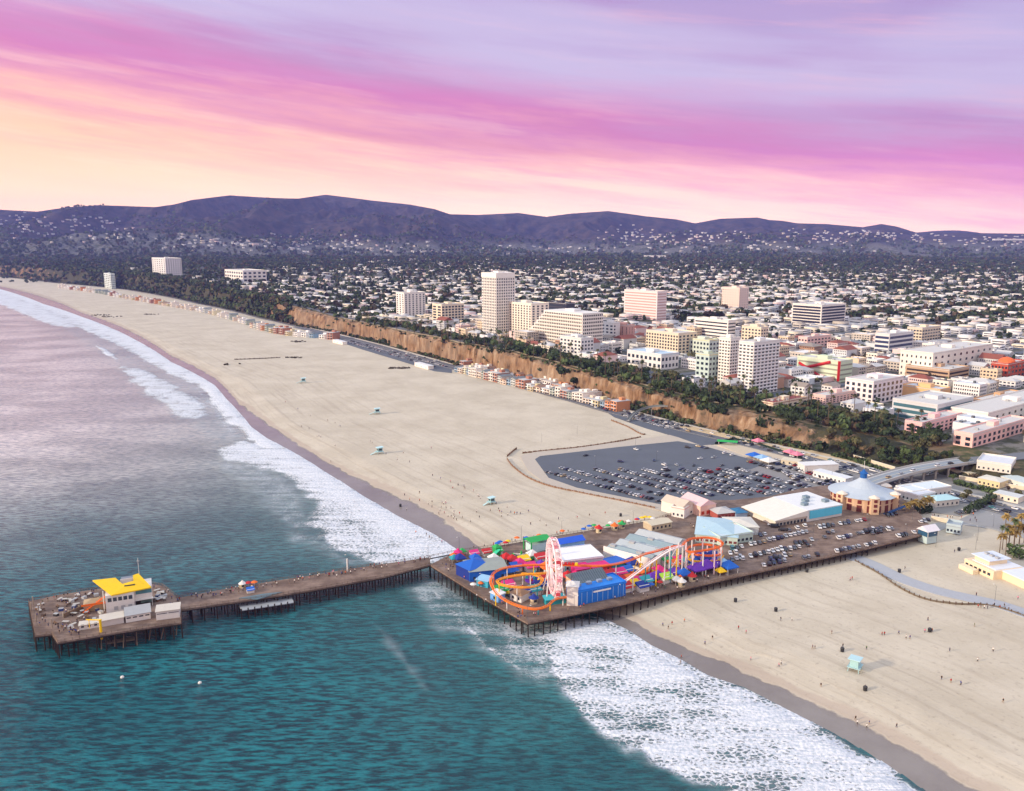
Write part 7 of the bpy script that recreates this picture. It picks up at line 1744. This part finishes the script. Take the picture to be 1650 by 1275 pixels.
# town trees: nearest ones single
random.seed(4); free.sort()
cand = [(d, x, y) for d, x, y in free if random.random() < .75]
for (d, x, y) in spots[::2]:
    u_ = random.choice([12.5, -12.5]); cand.append((d, x + UX * u_, y + UY * u_))
cand.sort()
for d, x, y in cand:
    if any((x - k[0]) ** 2 + (y - k[1]) ** 2 < (k[2] - 4) ** 2 for k in KEEP): continue
    if d > 1700 and random.random() < .1: palm(1, x, y) if NP_[0] < 170 else None
    tree(random.choice([0, 1, 1, 3, 4, 5, 0]), x, y, s=random.uniform(.7, 1.05))
# thick woods: the slope at the left, the dark belt at the foot of the hills
T2 = []
for i in range(3200):
    b = (random.uniform(-150, 470) - CX) / F; y0 = float(np.interp(b, FB, FR)); y1 = float(np.interp(b, TB, TR)); y = y0 + (y1 - y0) * random.uniform(.05, 1.6); 
    if b * F + CX < 150 and random.random() < .7: continue
    T2.append((b * y, y))
for i in range(9000):
    y = random.uniform(3300, 5900); b = random.uniform(-.7, .75)
    if random.random() < float(vnoise(np.array(b * y / 300), np.array(y / 300), 5)) * 1.2: T2.append((b * y, y))
for i in range(14000):
    y = 1500 + 3500 * random.random() ** 1.3; b = random.uniform(-.7, .72)
    if random.random() < .6:
        x_ = b * y; u_ = (x_ - ORG[0]) * UX + (y - ORG[1]) * UY; du = round(u_ / 125) * 125 + random.choice([-8, 8]) - u_; x_ += UX * du; y += UY * du; b = x_ / y
    if y - float(np.interp(b, TB, TR)) > 40 and random.random() < .3 + .9 * float(vnoise(np.array(b * y / 170), np.array(y / 170), 3)) - .12 * (b > .05): T2.append((b * y, y))
def far_trees(name, XY, r0, r1, lab, nq=13):
    big_ = nq > 20
    XY = XY[[not any((p[0] - k[0]) ** 2 + (p[1] - k[1]) ** 2 < (k[2] - 2) ** 2 for k in KEEP) for p in XY]] if len(XY) < 30000 else XY
    n = len(XY); z = h_at(XY[:, 0], XY[:, 1]); rr = rng.uniform(r0, r1, n) * (1 + sstep(XY[:, 1], 2500, 5500) * .7)
    d = rng.normal(0, 1, (n, nq, 3)); d /= np.linalg.norm(d, axis=2, keepdims=True); k = rng.uniform(.45, 1.0, (n, nq, 1)); lump = 1 + .35 * rng.normal(0, 1, (n, 1, 3))
    c = np.stack([XY[:, 0], XY[:, 1], z + rr * .95], -1)[:, None, :] + d * k * rr[:, None, None] * np.array([1, 1, .75]) * lump
    u = rng.normal(0, 1, (n, nq, 3)); u -= (u * d).sum(2, keepdims=True) * d * .6; u /= np.linalg.norm(u, axis=2, keepdims=True); v_ = np.cross(u, d); s = rr[:, None, None] * (.34 if big_ else .52)
    V = np.stack([c - u * s - v_ * s, c + u * s - v_ * s * .8, c + u * s * .8 + v_ * s, c - u * s * .7 + v_ * s], 2).reshape(-1, 3)
    Fq = np.arange(n * nq * 4).reshape(-1, 4); mi = np.repeat(rng.choice([0, 0, 0, 1, 1, 2, 3], n), nq)
    me = np_mesh(name, V, Fq, LV[:4], mi=mi); link_mesh(name, me, kind='stuff', label=lab, cat='trees')
print('trees', NT_[0], NP_[0], len(stuffT), len(T2))
far_trees('far_town_trees', np.array(stuffT), 3.5, 6.5, 'dark trees between the houses far inland', 24); far_trees('distant_woods', np.array(T2), 4.0, 7.5, 'dark wooded slopes and tree belts in the distance')
T4 = []
for i in range(420):
    px = random.uniform(440, 1440); x, y = top_edge(px, random.uniform(2, 60) if px > 900 else random.uniform(2, 85)); T4.append((x, y))
far_trees('park_thicket', np.array(T4), 2.2, 6.0, 'dense dark shrubs and trees filling the cliff-top park', 60)
T5 = []
for i in range(1500):
    px = random.uniform(470, 1420); t_ = random.uniform(.02, .3) if random.random() < .8 else random.uniform(.3, 1.0)
    x, y = slope_pt(px, t_)
    if float(vnoise(np.array(x / 30), np.array(y / 30), 2)) > .35: T5.append((x, y))
far_trees('bluff_scrub', np.array(T5), .9, 2.4, 'dark scrub along the foot and gullies of the bluff', 14)
T3 = []
for i in range(14000):
    y = random.uniform(5600, 9200); b = random.uniform(-.68, .72)
    if y < 7300 and float(vnoise(np.array(b * y / 200), np.array(y / 260), 6)) > .45: T3.append((b * y, y))
far_trees('hill_scrub', np.array(T3), 5, 9, 'dark scrub covering the distant hills', 7)
# roads on the bluff
KEEPR = [k for k in KEEP]
def draped_road(name, pts, w, m_):
    pts = smooth_path([(x, y, float(h_at(x, y)) + .5) for x, y in pts], 2); pts = [(x, y, float(h_at(x, y)) + .45) for x, y, _ in pts]; MB().ribbon(pts, w, .6).build(name, m_, kind='structure')
    return pts
OA = draped_road('cliff_top_road', [top_edge(px, 38) for px in range(480, 1560, 30)], 14, P(110, 110, 112, .9))
draped_road('park_path', [top_edge(px, 15) for px in range(560, 1500, 30)], 2.6, P(176, 160, 134, .9))
draped_road('far_beach_road', [slope_pt(px, -.02) for px in range(60, 500, 20)], 14, P(120, 118, 118, .9))

def street(pts):
    run = []
    for p in pts + [None]:
        ok = p is not None and p[1] > 300 and -0.6 < p[0] / p[1] < 0.72 and p[1] - float(TRF(p[0] / p[1])) > 46 and p[1] < 2300 and not any((p[0] - k[0]) ** 2 + (p[1] - k[1]) ** 2 < (k[2] - 6) ** 2 for k in KEEP)
        if ok: run.append(p)
        else:
            if len(run) > 2: draped_road('street', run, 11, ASPH)
            run = []
for iu in range(-60, 60, 5): street([uv(iu * 25.0, 30 + k * 24.0) for k in range(60)])
for iv in range(3, 60, 4): street([uv(-1500 + k * 24.0, 8 + iv * 21.0) for k in range(130)])
# ------------------------------------------------------------ the air
hz = MB().box(0, 4500, -6.0, 27000, 15600, 740.0)
hm = bpy.data.materials.new('haze_air'); hm.use_nodes = True; hm.node_tree.nodes.clear()
ht = NT(hm.node_tree)
pv = ht.n('ShaderNodeVolumePrincipled', i_Density=4.8e-5, i_Anisotropy=0.1); pv.inputs['Color'].default_value = (0.32, 0.38, 1.0, 1)
ht.l(pv.outputs[0], ht.n('ShaderNodeOutputMaterial').inputs['Volume'])
hz.build('haze', hm, kind='stuff')
finish_labels()
for o, *_ in ITEMS:
    w_ = o['label'].split()
    if len(w_) > 16:
        k = len(w_) - 1
        while len(w_) > 16 and k > 2:
            if w_[k] == 'the': del w_[k]
            k -= 1
    if len(w_) > 16: w_ = [x_ for x_ in w_ if x_ not in ('big', 'long', 'white')]
    o['label'] = ' '.join(w_[:16])
bpy.context.view_layer.update()
